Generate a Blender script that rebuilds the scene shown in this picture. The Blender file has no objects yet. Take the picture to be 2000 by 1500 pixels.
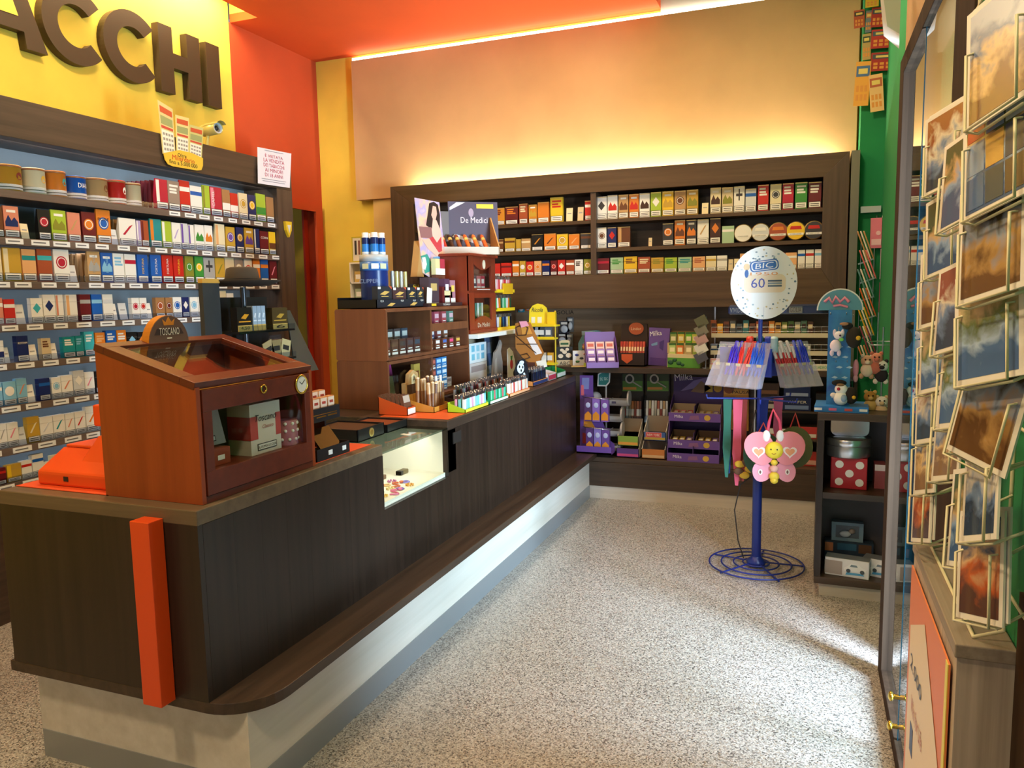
import bpy, math, random
from mathutils import Matrix, Vector
random.seed(7)
R = math.radians
scene = bpy.context.scene
C = scene.collection

# ------------------------------------------------------------------ camera
CAM_H = 1.5
FPX = 1503.07                      # focal length in pixels of the 2000x1500 frame
yaw, pit, rol = R(21.193), R(6.5061), R(-1.0398)
_f = Vector((-math.sin(yaw)*math.cos(pit), math.cos(yaw)*math.cos(pit), -math.sin(pit)))
_r = Vector((math.cos(yaw), math.sin(yaw), 0)); _u = _r.cross(_f)
CR = _r*math.cos(rol) + _u*math.sin(rol)
CU = -_r*math.sin(rol) + _u*math.cos(rol)
CO = Vector((0, 0, CAM_H))
cam = bpy.data.cameras.new('camera'); cam.sensor_width = 36; cam.lens = 36*FPX/2000
cam.clip_start = 0.02
camo = bpy.data.objects.new('camera', cam); C.objects.link(camo)
m = Matrix((CR, CU, -_f)).transposed().to_4x4(); m.translation = CO
camo.matrix_world = m
scene.camera = camo

def ray(px, py): return _f + CR*((px-1000)/FPX) - CU*((py-750)/FPX)
def on(px, py, ax, v):
    d = ray(px, py); return CO + d*((v-CO[ax])/d[ax])
def onX(px, py, v): return on(px, py, 0, v)
def onY(px, py, v): return on(px, py, 1, v)
def onZ(px, py, v=0.): return on(px, py, 2, v)

# ------------------------------------------------------------------ light
scene.view_settings.view_transform = 'Standard'
scene.view_settings.look = 'None'
scene.view_settings.gamma = 1
scene.view_settings.use_curve_mapping = False
scene.view_settings.exposure = 0.0
w = bpy.data.worlds.new('world'); scene.world = w; w.use_nodes = True
w.node_tree.nodes['Background'].inputs[0].default_value = (.55, .68, .9, 1)
w.node_tree.nodes['Background'].inputs[1].default_value = .35

def area(name, loc, size, target, power, col, shape='RECTANGLE', spread=180):
    l = bpy.data.lights.new(name, 'AREA'); l.shape = shape; l.size = size[0]; l.size_y = size[1]
    l.energy = power; l.color = col; l.spread = R(spread)
    o = bpy.data.objects.new(name, l); C.objects.link(o); o.location = loc
    d = Vector(target) - Vector(loc)
    o.rotation_euler = d.to_track_quat('-Z', 'Y').to_euler()
    return o
WARM = (1, .76, .44); COOL = (.66, .82, 1)
# daylight falling in through the glazed shop door in the right wall, and through the shop front behind the camera
area('daylight_door', (1.5, 2.05, 1.05), (.7, 1.7), (-1.2, 3.2, .35), 570, COOL)
area('daylight_sky', (1.9, 3.2, 1.5), (2.4, 1.8), (-1.5, 2.4, .4), 30, COOL)
area('daylight_front', (-1.6, -2.2, 1.9), (2.6, 2.0), (-2.2, 3., 1.2), 6, (.9, .94, 1))
# warm ceiling lamps
for x, y, p in ((-1.9, .3, 52), (-2.9, 2.9, 30), (-1.6, 4.6, 27), (-.4, .9, 31), (-.3, 4.4, 24)):
    area('ceiling_lamp_light', (x, y, 3.5), (.35, .35), (x, y, 0), p, WARM, 'DISK')
# cove strips: above the back shelf, at the top of the back panel, above the sign
area('cove_back_shelf', (-1.5, 5.755, 2.33), (3.25, .04), (-1.5, 5.775, 3.4), 44, (1, .87, .60))
area('cove_sign', (-3.86, 3.3, 3.70), (2.8, .06), (-4.05, 3.3, 3.2), 60, (1, .84, .50))

# ------------------------------------------------------------------ materials
def lin(c):
    if isinstance(c, str):
        c = [int(c[i:i+2], 16)/255 for i in (0, 2, 4)]
    return tuple((v/12.92 if v <= .04045 else ((v+.055)/1.055)**2.4) for v in c[:3]) + (1,)
_M = {}
def mat(col, rough=.5, metal=0., emit=0., alpha=1., spec=.5, trans=0., name=None):
    key = (col, rough, metal, emit, alpha, spec, trans)
    if key in _M: return _M[key]
    m = bpy.data.materials.new(name or 'paint_%s' % col); m.use_nodes = True
    b = m.node_tree.nodes['Principled BSDF']; i = b.inputs
    i['Base Color'].default_value = lin(col); i['Roughness'].default_value = rough; i['Metallic'].default_value = metal
    i['Specular IOR Level'].default_value = spec; i['Alpha'].default_value = alpha; i['Transmission Weight'].default_value = trans
    if emit: i['Emission Color'].default_value = lin(col); i['Emission Strength'].default_value = emit
    _M[key] = m; return m
def nodes(name):
    m = bpy.data.materials.new(name); m.use_nodes = True
    nt = m.node_tree; return m, nt, nt.nodes['Principled BSDF'], nt.nodes.new, nt.links.new
def ramp(new, stops):
    r = new('ShaderNodeValToRGB'); e = r.color_ramp.elements
    while len(e) < len(stops): e.new(.5)
    for k, (p, c) in enumerate(stops): e[k].position = p; e[k].color = lin(c)
    return r
def wood(name, c1, c2, axis='Z', scale=9., rough=.42, stretch=.04, bump=.06):
    m, nt, b, new, link = nodes(name)
    tc = new('ShaderNodeTexCoord'); mp = new('ShaderNodeMapping')
    s = [scale*3]*3; s['XYZ'.index(axis)] = scale*3*stretch; mp.inputs['Scale'].default_value = s
    oi = new('ShaderNodeObjectInfo'); add = new('ShaderNodeVectorMath'); add.operation = 'MULTIPLY_ADD'
    add.inputs[1].default_value = (7, 7, 7)
    cx = new('ShaderNodeCombineXYZ')
    for k in range(3): link(oi.outputs['Random'], cx.inputs[k])
    link(cx.outputs[0], add.inputs[0]); link(tc.outputs['Object'], add.inputs[2]); link(add.outputs[0], mp.inputs[0])
    n = new('ShaderNodeTexNoise'); n.inputs['Scale'].default_value = 1.; n.inputs['Detail'].default_value = 7; n.inputs['Roughness'].default_value = .62
    link(mp.outputs[0], n.inputs['Vector'])
    r = ramp(new, [(.3, c1), (.7, c2)]); link(n.outputs['Fac'], r.inputs[0])
    hs = new('ShaderNodeHueSaturation'); mr = new('ShaderNodeMapRange'); mr.inputs['To Min'].default_value = .88; mr.inputs['To Max'].default_value = 1.12
    link(oi.outputs['Random'], mr.inputs[0]); link(mr.outputs[0], hs.inputs['Value']); link(r.outputs[0], hs.inputs['Color'])
    link(hs.outputs[0], b.inputs['Base Color']); b.inputs['Roughness'].default_value = rough
    bp = new('ShaderNodeBump'); bp.inputs['Strength'].default_value = bump; link(n.outputs['Fac'], bp.inputs['Height']); link(bp.outputs[0], b.inputs['Normal'])
    return m
def plaster(name, col, var=.05, rough=.85):
    m, nt, b, new, link = nodes(name)
    tc = new('ShaderNodeTexCoord'); n = new('ShaderNodeTexNoise'); n.inputs['Scale'].default_value = 2.2; n.inputs['Detail'].default_value = 6
    link(tc.outputs['Object'], n.inputs['Vector'])
    c = [int(col[i:i+2], 16)/255 for i in (0, 2, 4)]
    r = ramp(new, [(.3, [v*(1-var) for v in c]), (.7, [min(1, v*(1+var)) for v in c])])
    link(n.outputs['Fac'], r.inputs[0]); link(r.outputs[0], b.inputs['Base Color']); b.inputs['Roughness'].default_value = rough
    n2 = new('ShaderNodeTexNoise'); n2.inputs['Scale'].default_value = 90; link(tc.outputs['Object'], n2.inputs['Vector'])
    bp = new('ShaderNodeBump'); bp.inputs['Strength'].default_value = .05; link(n2.outputs['Fac'], bp.inputs['Height']); link(bp.outputs[0], b.inputs['Normal'])
    return m
def terrazzo():
    m, nt, b, new, link = nodes('granite_floor')
    tc = new('ShaderNodeTexCoord')
    v = new('ShaderNodeTexVoronoi'); v.inputs['Scale'].default_value = 210; link(tc.outputs['Object'], v.inputs['Vector'])
    sp = new('ShaderNodeSeparateColor'); link(v.outputs['Color'], sp.inputs[0])
    r = ramp(new, [(.0, '4a4644'), (.14, '76716d'), (.30, '9d9892'), (.55, 'b0aba5'), (.80, 'ccc8c2'), (1., '93826f')])
    link(sp.outputs[0], r.inputs[0])
    v2 = new('ShaderNodeTexNoise'); v2.inputs['Scale'].default_value = 420; v2.inputs['Detail'].default_value = 3; link(tc.outputs['Object'], v2.inputs['Vector'])
    r2 = ramp(new, [(.34, '5a5550'), (.47, 'ffffff')]); link(v2.outputs['Fac'], r2.inputs[0])
    mx = new('ShaderNodeMix'); mx.data_type = 'RGBA'; mx.blend_type = 'MULTIPLY'; mx.inputs[0].default_value = .55
    link(r.outputs[0], mx.inputs[6]); link(r2.outputs[0], mx.inputs[7]); link(mx.outputs[2], b.inputs['Base Color'])
    b.inputs['Roughness'].default_value = .28
    return m
def glass(name, tint='ffffff', ior=5., extra=.03, rough=0.):
    m = bpy.data.materials.new(name); m.use_nodes = True; nt = m.node_tree; nt.nodes.clear()
    new, link = nt.nodes.new, nt.links.new
    o = new('ShaderNodeOutputMaterial'); mx = new('ShaderNodeMixShader'); t = new('ShaderNodeBsdfTransparent'); g = new('ShaderNodeBsdfGlossy')
    f = new('ShaderNodeLayerWeight'); f.inputs['Blend'].default_value = .5
    pw = new('ShaderNodeMath'); pw.operation = 'POWER'; pw.inputs[1].default_value = ior
    t.inputs[0].default_value = lin(tint); g.inputs['Roughness'].default_value = rough
    ad = new('ShaderNodeMath'); ad.operation = 'ADD'; ad.use_clamp = True; ad.inputs[1].default_value = extra
    link(f.outputs['Facing'], pw.inputs[0]); link(pw.outputs[0], ad.inputs[0]); link(ad.outputs[0], mx.inputs[0]); link(t.outputs[0], mx.inputs[1]); link(g.outputs[0], mx.inputs[2]); link(mx.outputs[0], o.inputs[0])
    return m
def picture(name, cols, scale=6., sx=1., sz=1., rough=.35, up=0.):
    """a printed picture: soft blotches of the given colours"""
    m, nt, b, new, link = nodes(name)
    tc = new('ShaderNodeTexCoord'); mp = new('ShaderNodeMapping'); mp.inputs['Scale'].default_value = (sx, 1, sz)
    oi = new('ShaderNodeObjectInfo'); ml = new('ShaderNodeMath'); ml.operation = 'MULTIPLY'; ml.inputs[1].default_value = 20
    n = new('ShaderNodeTexNoise'); n.noise_dimensions = '4D'; n.inputs['Scale'].default_value = scale; n.inputs['Detail'].default_value = 4; n.inputs['Distortion'].default_value = .6
    link(oi.outputs['Random'], ml.inputs[0]); link(ml.outputs[0], n.inputs['W'])
    link(tc.outputs['Object'], mp.inputs[0]); link(mp.outputs[0], n.inputs['Vector'])
    r = ramp(new, [(.28+.44*k/(len(cols)-1), c) for k, c in enumerate(cols)])
    fac = n.outputs['Fac']
    if up:      # a landscape: the colours run from the ground to the sky
        sp = new('ShaderNodeSeparateXYZ'); ma = new('ShaderNodeMath'); ma.operation = 'MULTIPLY_ADD'; ma.inputs[1].default_value = up
        link(tc.outputs['Object'], sp.inputs[0]); link(sp.outputs['Z'], ma.inputs[0]); link(fac, ma.inputs[2]); fac = ma.outputs[0]
    link(fac, r.inputs[0]); link(r.outputs[0], b.inputs['Base Color']); b.inputs['Roughness'].default_value = rough
    return m

DARK = wood('dark_wenge_wood', '20150e', '34251c', 'Z')
DARKX = wood('dark_wenge_wood_along_x', '35271d', '54402f', 'X')
DARKY = wood('dark_wenge_wood_along_y', '33261e', '513e31', 'Y')
FRAME = wood('brown_frame_wood', '422f1d', '5c4630', 'X')
FRAMEY = wood('brown_frame_wood_along_y', '382a20', '503f32', 'Y')
FRAMEZ = wood('brown_frame_wood_along_z', '46352a', '604b3b', 'Z')
EDGE = wood('counter_edge_wood', '5d4c3a', '78654e', 'X', rough=.38)
MAHOG_DIM = wood('mahogany', '56200f', '722e17', 'Y', scale=5, rough=.38)  # case front: same wood darkened, its dimmer light put into the colour
MAHOGZ_LIT = wood('mahogany_upright_lit', '7e3310', '9c451a', 'Z', scale=5, rough=.38)  # case sides: same wood lightened, warm lamp light put into the colour
WALNUT = wood('reddish_walnut', '63361f', '7d4a2b', 'Z', scale=4, rough=.55)
PALEW = wood('whitewashed_wood', 'd6cdc0', 'ebe3d9', 'Y', scale=5, rough=.5)
PALEX = wood('whitewashed_wood_along_x', 'b3a695', 'd0c4b4', 'X', scale=4, rough=.5)
GREYW = wood('ribbed_grey_wood', '857766', 'a39583', 'Y', scale=22, rough=.6, stretch=.015, bump=.3)
GREYZ_LIT = wood('ribbed_grey_wood_upright_lit', 'a09280', 'bfb09e', 'Z', scale=22, rough=.6, stretch=.015, bump=.3)  # lightened copy: missing frontal light put into the ledge body colour
YELLOW = plaster('yellow_paint', 'ecd050')
ORANGE = plaster('orange_paint', 'c44c22', .03)
CEILO = plaster('orange_ceiling_paint', 'cc4e14', .02)
CREAM = plaster('cream_plaster', 'cca878', .04)
GREEN = plaster('green_paint', '14804a', .05)
WHITEP = plaster('white_paint', 'e8e4dc', .02)
FLOOR = terrazzo()
DOORW = wood('door_frame_wood', '30241c', '443429', 'Z', rough=.85); DOORW.node_tree.nodes['Principled BSDF'].inputs['Specular IOR Level'].default_value = .1
GLASS = glass('clear_glass', 'fbfdfc', 6., .02)
DOORGLASS = glass('door_glass', 'eef4f4', 3., .12)
ACRYL = glass('clear_acrylic', 'e6ecf6', 4., .07, .08)
WHITE = mat('f2f0ea', .45); BLACK = mat('141313', .4); ORG = mat('e8501a', .4); STEEL = mat('c9cbd0', .28, 1.)
BRASS = mat('d8b04a', .25, 1.); SHADE = mat('3a3330', .7); KRAFT = mat('b98c52', .7); NAVY = mat('18256b', .4)
BACKP = plaster('slate_back_panel', '707a80', .05, .6)

# ------------------------------------------------------------------ mesh builder
class MB:
    def __init__(s, M=None): s.v = []; s.f = []; s.m = []; s.sm = []; s.mats = []; s.M = M or Matrix()
    def mi(s, mt):
        if mt not in s.mats: s.mats.append(mt)
        return s.mats.index(mt)
    def add(s, vs, fs, mt, smooth=False, M=None):
        T = s.M @ M if M else s.M
        n = len(s.v); s.v += [tuple(T @ Vector(p)) for p in vs]; k = s.mi(mt)
        for f in fs: s.f.append([n+i for i in f]); s.m.append(k); s.sm.append(smooth)
        return s
    def box(s, x0, x1, y0, y1, z0, z1, mt, M=None):
        vs = [(x, y, z) for z in (z0, z1) for y in (y0, y1) for x in (x0, x1)]
        return s.add(vs, [(0, 2, 3, 1), (4, 5, 7, 6), (0, 1, 5, 4), (2, 6, 7, 3), (0, 4, 6, 2), (1, 3, 7, 5)], mt, M=M)
    def prism(s, pts, y0, y1, mt, M=None, smooth=False):
        """polygon in the local XZ plane (counter-clockwise seen from -Y), from y0 (front) to y1"""
        n = len(pts); vs = [(x, y0, z) for x, z in pts] + [(x, y1, z) for x, z in pts]
        s.add(vs, [list(range(n)), list(range(2*n-1, n-1, -1))], mt, M=M)
        return s.add(vs, [(i, i+n, (i+1) % n+n, (i+1) % n) for i in range(n)], mt, smooth, M=M)
    def cyl(s, x, y, z0, z1, r, mt, n=20, r2=None, M=None, caps=True):
        r2 = r if r2 is None else r2
        vs = [(x+r*math.cos(t), y+r*math.sin(t), z0) for t in [2*math.pi*i/n for i in range(n)]] + [(x+r2*math.cos(t), y+r2*math.sin(t), z1) for t in [2*math.pi*i/n for i in range(n)]]
        s.add(vs, [(i, (i+1) % n, (i+1) % n+n, i+n) for i in range(n)], mt, True, M)
        if caps: s.add(vs, [list(range(n-1, -1, -1)), list(range(n, 2*n))], mt, M=M)
        return s
    def lathe(s, prof, mt, n=24, M=None, x=0, y=0):
        vs = []; fs = []
        for r, z in prof: vs += [(x+r*math.cos(2*math.pi*i/n), y+r*math.sin(2*math.pi*i/n), z) for i in range(n)]
        for k in range(len(prof)-1): fs += [(k*n+i, k*n+(i+1) % n, (k+1)*n+(i+1) % n, (k+1)*n+i) for i in range(n)]
        return s.add(vs, fs, mt, True, M)
    def tube(s, pts, r, mt, n=6, M=None, closed=False):
        P = [Vector(p) for p in pts]; N = len(P); vs = []; fs = []; up = None
        for i, p in enumerate(P):
            a = P[(i-1) % N] if (i or closed) else p; b = P[(i+1) % N] if (i < N-1 or closed) else p
            t = (b-a).normalized()
            if up is None: up = t.orthogonal().normalized()
            up = (up - t*up.dot(t)); up = up.normalized() if up.length > 1e-6 else t.orthogonal().normalized()
            q = t.cross(up)
            vs += [p + up*(r*math.cos(2*math.pi*k/n)) + q*(r*math.sin(2*math.pi*k/n)) for k in range(n)]
        for i in range(N if closed else N-1):
            j = (i+1) % N
            fs += [(i*n+k, i*n+(k+1) % n, j*n+(k+1) % n, j*n+k) for k in range(n)]
        s.add(vs, fs, mt, True, M)
        if not closed: s.add(vs, [list(range(n-1, -1, -1)), list(range((N-1)*n, N*n))], mt, M=M)
        return s
    def ell(s, c, r, mt, n=14, k=9, M=None):
        vs = [(c[0], c[1], c[2]-r[2])]
        for j in range(1, k):
            a = -math.pi/2 + math.pi*j/k
            vs += [(c[0]+r[0]*math.cos(a)*math.cos(2*math.pi*i/n), c[1]+r[1]*math.cos(a)*math.sin(2*math.pi*i/n), c[2]+r[2]*math.sin(a)) for i in range(n)]
        vs.append((c[0], c[1], c[2]+r[2])); L = len(vs)-1
        fs = [(0, 1+(i+1) % n, 1+i) for i in range(n)]
        for j in range(k-2): fs += [(1+j*n+i, 1+j*n+(i+1) % n, 1+(j+1)*n+(i+1) % n, 1+(j+1)*n+i) for i in range(n)]
        fs += [(L, 1+(k-2)*n+i, 1+(k-2)*n+(i+1) % n) for i in range(n)]
        return s.add(vs, fs, mt, True, M)
    def disc(s, x, z, rx, rz, y0, y1, mt, n=24, M=None):
        return s.prism([(x+rx*math.cos(2*math.pi*i/n), z+rz*math.sin(2*math.pi*i/n)) for i in range(n)], y0, y1, mt, M)
    def text(s, t, x, z, size, mt, y=0., depth=.0006, align='CENTER', width=None, M=None, shear=0., rot=0.):
        """lettering in the local XZ plane facing -Y, its middle at x, z"""
        vs, fs = text_mesh(t)
        if not vs: return s
        xs = [p[0] for p in vs]; zs = [p[1] for p in vs]; w0, w1, h0, h1 = min(xs), max(xs), min(zs), max(zs)
        kz = size/(h1-h0); kx = kz if width is None else width/(w1-w0)
        cx = {'CENTER': (w0+w1)/2, 'LEFT': w0, 'RIGHT': w1}[align]
        cr, sr = math.cos(rot), math.sin(rot); P = []
        for a, b in vs:
            u, q = (a-cx)*kx, (b-(h0+h1)/2)*kz; u += shear*q
            P.append((x+u*cr-q*sr, y-depth, z+u*sr+q*cr))
        return s.add(P, fs, mt, M=M)
    def obj(s, name, parent=None, bevel=0., loc=None, rotz=0., **tags):
        me = bpy.data.meshes.new(name); me.from_pydata(s.v, [], s.f)
        for mt in s.mats: me.materials.append(mt)
        me.polygons.foreach_set('material_index', s.m); me.polygons.foreach_set('use_smooth', s.sm)
        me.update()
        o = bpy.data.objects.new(name, me); C.objects.link(o)
        if parent: o.parent = parent
        if loc is not None: o.location = loc
        o.rotation_euler.z = rotz
        if bevel:
            b = o.modifiers.new('bevel', 'BEVEL'); b.width = bevel; b.segments = 2; b.limit_method = 'ANGLE'; b.angle_limit = R(50)
        return tag(o, **tags)
_T = {}
def text_mesh(t):
    if t not in _T:
        cu = bpy.data.curves.new('t', 'FONT'); cu.body = t; cu.resolution_u = 2
        o = bpy.data.objects.new('t', cu); C.objects.link(o)
        bpy.context.view_layer.update()
        me = bpy.data.meshes.new_from_object(o.evaluated_get(bpy.context.evaluated_depsgraph_get()))
        _T[t] = ([(v.co.x, v.co.y) for v in me.vertices], [list(p.vertices) for p in me.polygons])
        bpy.data.objects.remove(o); bpy.data.curves.remove(cu); bpy.data.meshes.remove(me)
    return _T[t]
def tag(o, label=None, cat=None, group=None, kind=None):
    if label: o['label'] = label
    if cat: o['category'] = cat
    if group: o['group'] = group
    if kind: o['kind'] = kind
    return o
def thing(name, loc, label, cat, rotz=0., group=None):
    o = bpy.data.objects.new(name, None); C.objects.link(o); o.location = loc; o.rotation_euler.z = rotz; o.empty_display_size = .05
    return tag(o, label, cat, group)
def B(name, x0, x1, y0, y1, z0, z1, mt, parent=None, bevel=0., **k):
    return MB().box(x0, x1, y0, y1, z0, z1, mt).obj(name, parent, bevel, **k)
def T(x=0, y=0, z=0, rx=0, ry=0, rz=0):
    return Matrix.Translation((x, y, z)) @ Matrix.Rotation(R(rz), 4, 'Z') @ Matrix.Rotation(R(ry), 4, 'Y') @ Matrix.Rotation(R(rx), 4, 'X')
def rrect(x0, x1, z0, z1, r, n=5):
    P = []
    for cx, cz, a in ((x1-r, z0+r, -90), (x1-r, z1-r, 0), (x0+r, z1-r, 90), (x0+r, z0+r, 180)):
        P += [(cx+r*math.cos(R(a+90*i/n)), cz+r*math.sin(R(a+90*i/n))) for i in range(n+1)]
    return P
ORD = ['', 'first', 'second', 'third', 'fourth', 'fifth', 'sixth', 'seventh', 'eighth', 'ninth', 'tenth', 'eleventh', 'twelfth', 'thirteenth', 'fourteenth', 'fifteenth', 'sixteenth', 'seventeenth', 'eighteenth', 'nineteenth', 'twentieth'] + ['twenty-'+x for x in ('first', 'second', 'third', 'fourth', 'fifth', 'sixth', 'seventh', 'eighth', 'ninth')]
PI2 = math.pi/2
# ================================================================== the setting
XW, YB, ZC, XR = -4.05, 5.88, 3.545, .42
S = dict(kind='structure')
B('floor', -4.9, 2.2, -2.6, 6.2, -.06, 0, FLOOR, **S)
B('ceiling', XW, -1.1, 4.816, YB, ZC, ZC+.06, CEILO, **S)
B('ceiling', -3.8, -1.1, -2.6, 4.816, ZC, ZC+.06, CEILO, **S)
B('ceiling', -4.9, 2.2, -2.6, 6.2, 4.0, 4.06, WHITEP, **S)
# left wall: yellow above the rack, orange beyond it with a doorway
B('wall_left', XW-.15, XW, -2.6, 4.80, 0, 4.0, YELLOW, **S)
B('wall_left', XW-.15, XW, 4.80, YB, 2.29, ZC, ORANGE, **S)
B('wall_left', XW-.15, XW, 4.80, 4.95, 0, 2.29, ORANGE, **S)
B('wall_left', XW-.15, XW, 5.80, YB, 0, 2.29, ORANGE, **S)
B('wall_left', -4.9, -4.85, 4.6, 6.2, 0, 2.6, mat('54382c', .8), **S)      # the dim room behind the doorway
B('wall_left', XW, -3.8, 4.816, 4.84, ZC+.06, 4.0, YELLOW, **S)
B('wall_left', -1.1, -1.06, -2.6, YB, ZC+.0, 4.0, CEILO, **S)
dr = MB(); dr.box(XW+.001, XW+.025, 4.91, 4.96, 0, 2.32, ORANGE)
dr.box(XW+.001, XW+.025, 5.75, 5.84, 0, 2.32, ORANGE); dr.box(XW+.001, XW+.025, 4.96, 5.75, 2.26, 2.32, ORANGE)
dr.box(XW-.12, XW-.10, 5.74, 5.797, 0, 2.28, mat('b83416', .5))
dr.obj('trim_1', **S)
B('door_1', XW-.13, XW-.09, 4.955, 5.22, .01, 2.28, mat('5a2a18', .5), **S)
# back wall, plaster panel standing off it, bright slot above
B('wall_back', -4.9, XR+.1, YB, YB+.12, 0, 4.0, YELLOW, **S)
pl = MB(); pl.box(-3.645, .262, 5.80, 5.87, 2.34, 3.485, CREAM); pl.obj('wall_panel', **S)
B('wall_back', -3.50, -3.0, 5.83, YB, .9, 2.34, plaster('pale_plaster', 'd8ba7c'), **S)
B('wall_back', -1.06, XR, 5.84, YB, 3.5, 4.0, WHITEP, **S)
sl = thing('cove_light', (-1.7, 5.84, 3.49), 'white glowing light strip along the top of the cream plaster panel', 'light strip')
MB().box(-1.94, 1.94, -.03, .03, 0, .018, mat('fff6e0', .5, emit=7.)).obj('diffuser', sl)
B('trim_2', .225, .275, 5.53, 5.80, .9, 2.39, mat('8c8577', .35, .8), **S)
# right wall: green, a pilaster beside the back shelf, the glazed door nearer the camera
B('wall_right', .275, XR+.1, 5.60, YB, 0, 4.0, GREEN, **S)
B('wall_right', XR, XR+.12, 3.24, 5.60, 0, 4.0, GREEN, **S)
B('wall_right', .30, .42, -2.6, 1.80, 0, 4.0, GREEN, **S)
B('wall_right', .30, .42, 1.80, 3.24, 2.34, 4.0, CREAM, **S)
B('wall_rear', -4.9, 2.2, -2.72, -2.6, 0, .9, WHITEP, **S)
B('wall_rear', -4.9, 2.2, -2.72, -2.6, 3.0, 4.0, WHITEP, **S)
B('wall_daylight_blocker', .44, .62, -1., 2.30, 0, 4.0, plaster('grey_render', '7a7670'), **S)      # unseen pier added outside the door to trim the daylight beam
B('pavement', .42, 6, -3, 9, -.07, -.01, plaster('grey_paving', '8f9296'), **S)
# glazed shop door in the plane x = .28
d = MB()
GX0, GX1 = .285, .318
for y0, y1 in ((1.80, 2.03), (3.115, 3.235)): d.box(GX0, GX1, y0, y1, 0, 2.32, DOORW)
d.box(GX0, GX1, 2.03, 3.115, 2.255, 2.32, DOORW); d.box(GX0, GX1, 2.03, 3.115, 0, .055, DOORW)
d = d.obj('door_2', bevel=.002, **S)
MB().box(.305, .311, 2.50, 3.115, .055, 2.255, DOORGLASS).obj('pane', d)
MB().box(.296, .302, 2.03, 2.62, .055, 2.255, DOORGLASS).obj('pane', d)
MB().box(.2945, .3035, 2.615, 2.625, .055, 2.255, mat('1c3a44', .2)).obj('pane_edge', d)
for z in (.20, .10):
    k = MB(); k.cyl(0, 0, 0, .016, .008, BRASS, 12, M=T(.296, 2.62, z, ry=-90)); k.ell((.272, 2.62, z), (.009, .016, .016), BRASS); k.obj('brass_knob', d)

# ================================================================== back wall shelving
bk = thing('wall_shelf', (0, 0, 0), 'long dark wood wall shelf with mitred frame on the back wall', 'wall shelf')
BX0, BX1, BZ0, BZ1 = -3.17, .215, 1.40, 2.39
IX0, IX1, IZ0, IZ1 = -2.965, .06, 1.645, 2.24
def mitre(a, b, c, d_, mt, name, dep=5.79):
    vs = [(p[0], y, p[1]) for y in (5.55, dep) for p in (a, b, c, d_)]
    MB().add(vs, [(0, 1, 2, 3), (7, 6, 5, 4), (0, 4, 5, 1), (1, 5, 6, 2), (2, 6, 7, 3), (3, 7, 4, 0)], mt).obj(name, bk, .0015)
mitre((BX0, BZ1), (IX0, IZ1), (IX1, IZ1), (BX1, BZ1), FRAME, 'frame_top', 5.63)
mitre((BX0, BZ0), (BX1, BZ0), (IX1, IZ0), (IX0, IZ0), FRAME, 'frame_bottom')
mitre((BX0, BZ0), (IX0, IZ0), (IX0, IZ1), (BX0, BZ1), FRAMEZ, 'frame_side')
mitre((IX1, IZ0), (BX1, BZ0), (BX1, BZ1), (IX1, IZ1), FRAMEZ, 'frame_side')
MB().box(IX0, IX1, 5.77, 5.795, IZ0, IZ1, DARKX).obj('back_panel', bk); MB().box(IX0, IX1, 5.60, 5.795, IZ1, IZ1+.02, DARKX).obj('ceiling_board', bk)
for z in (2.045, 1.838):
    for a, b_ in ((IX0, -1.515), (-1.475, IX1)): MB().box(a, b_, 5.575, 5.77, z-.025, z, FRAME).obj('shelf', bk)
for a, b_ in ((IX0, -1.515), (-1.475, IX1)): MB().box(a, b_, 5.575, 5.77, 1.645, 1.65, FRAME).obj('shelf', bk)
MB().box(-1.515, -1.475, 5.56, 5.77, IZ0, IZ1, FRAMEZ).obj('divider', bk)
B('wainscot', -3.17, .225, 5.77, 5.80, 0, 1.40, wood('wainscot_wood', '6a5642', '85705a', 'X'), **S)
# bench unit under it
bn = thing('bench_unit', (0, 0, 0), 'low dark wood bench unit along the back wall under the sweets', 'bench unit')
MB().box(-2.40, .30, 5.425, 5.77, .935, .975, DARKX).obj('worktop', bn, .002)
MB().box(-1.62, .42, 5.43, 5.77, .275, .31, DARKX).obj('bottom_shelf', bn, .002)
MB().box(-1.62, .42, 5.42, 5.445, .095, .275, DARKX).obj('front_board', bn, .0015)
MB().box(-1.50, .42, 5.43, 5.46, 0, .095, PALEX).obj('plinth', bn)
MB().box(-1.62, .30, 5.74, 5.77, .31, .935, DARKX).obj('back_panel', bn)
MB().box(.28, .30, 5.45, 5.77, .31, .935, DARK).obj('side_panel', bn)

# ================================================================== counter
ct = thing('shop_counter', (-2.0, 3.5, 0), 'long dark wood shop counter with pale plinth and glass display niche', 'counter')
ct.location = (0, 0, 0)
CXF, CXB, CY0, CY1 = -1.597, -2.40, 1.645, 5.42
NY0, NY1, NZ = 2.66, 3.26, .665
def planks(x, y0, y1, z0, z1, n):
    wd = (y1-y0)/n
    for k in range(n): MB().box(x-.018, x, y0+k*wd+.0002, y0+(k+1)*wd-.0002, z0, z1, DARK).obj('plank', ct)
planks(CXF, CY0+.02, NY0, .345, .87, 8)
planks(CXF, NY0, NY1, .345, NZ-.02, 5)
planks(CXF, NY1, CY1, .345, .87, 18)
cb = MB(); cb.box(CXB, CXF-.018, CY0+.02, NY0-.012, .345, .872, DARK); cb.box(CXB, CXF-.018, NY1+.012, CY1, .345, .872, DARK)
cb.box(CXB, CXF-.018, NY0-.012, NY1+.012, .345, NZ-.03, DARK); cb.obj('carcass', ct)
MB().box(CXB, CXF, CY0, CY0+.02, .345, .872, DARK).obj('end_panel', ct, .001)
MB().box(CXB, CXF, CY0, NY0-.0, .87, .915, EDGE).obj('countertop', ct, .003)
MB().box(CXB, CXF, NY1+.0, CY1, .87, .915, DARKY).obj('countertop', ct, .003)
MB().box(CXF-.03, CXF, NY1, NY1+.085, NZ, .868, DARK).obj('niche_post', ct)
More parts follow.
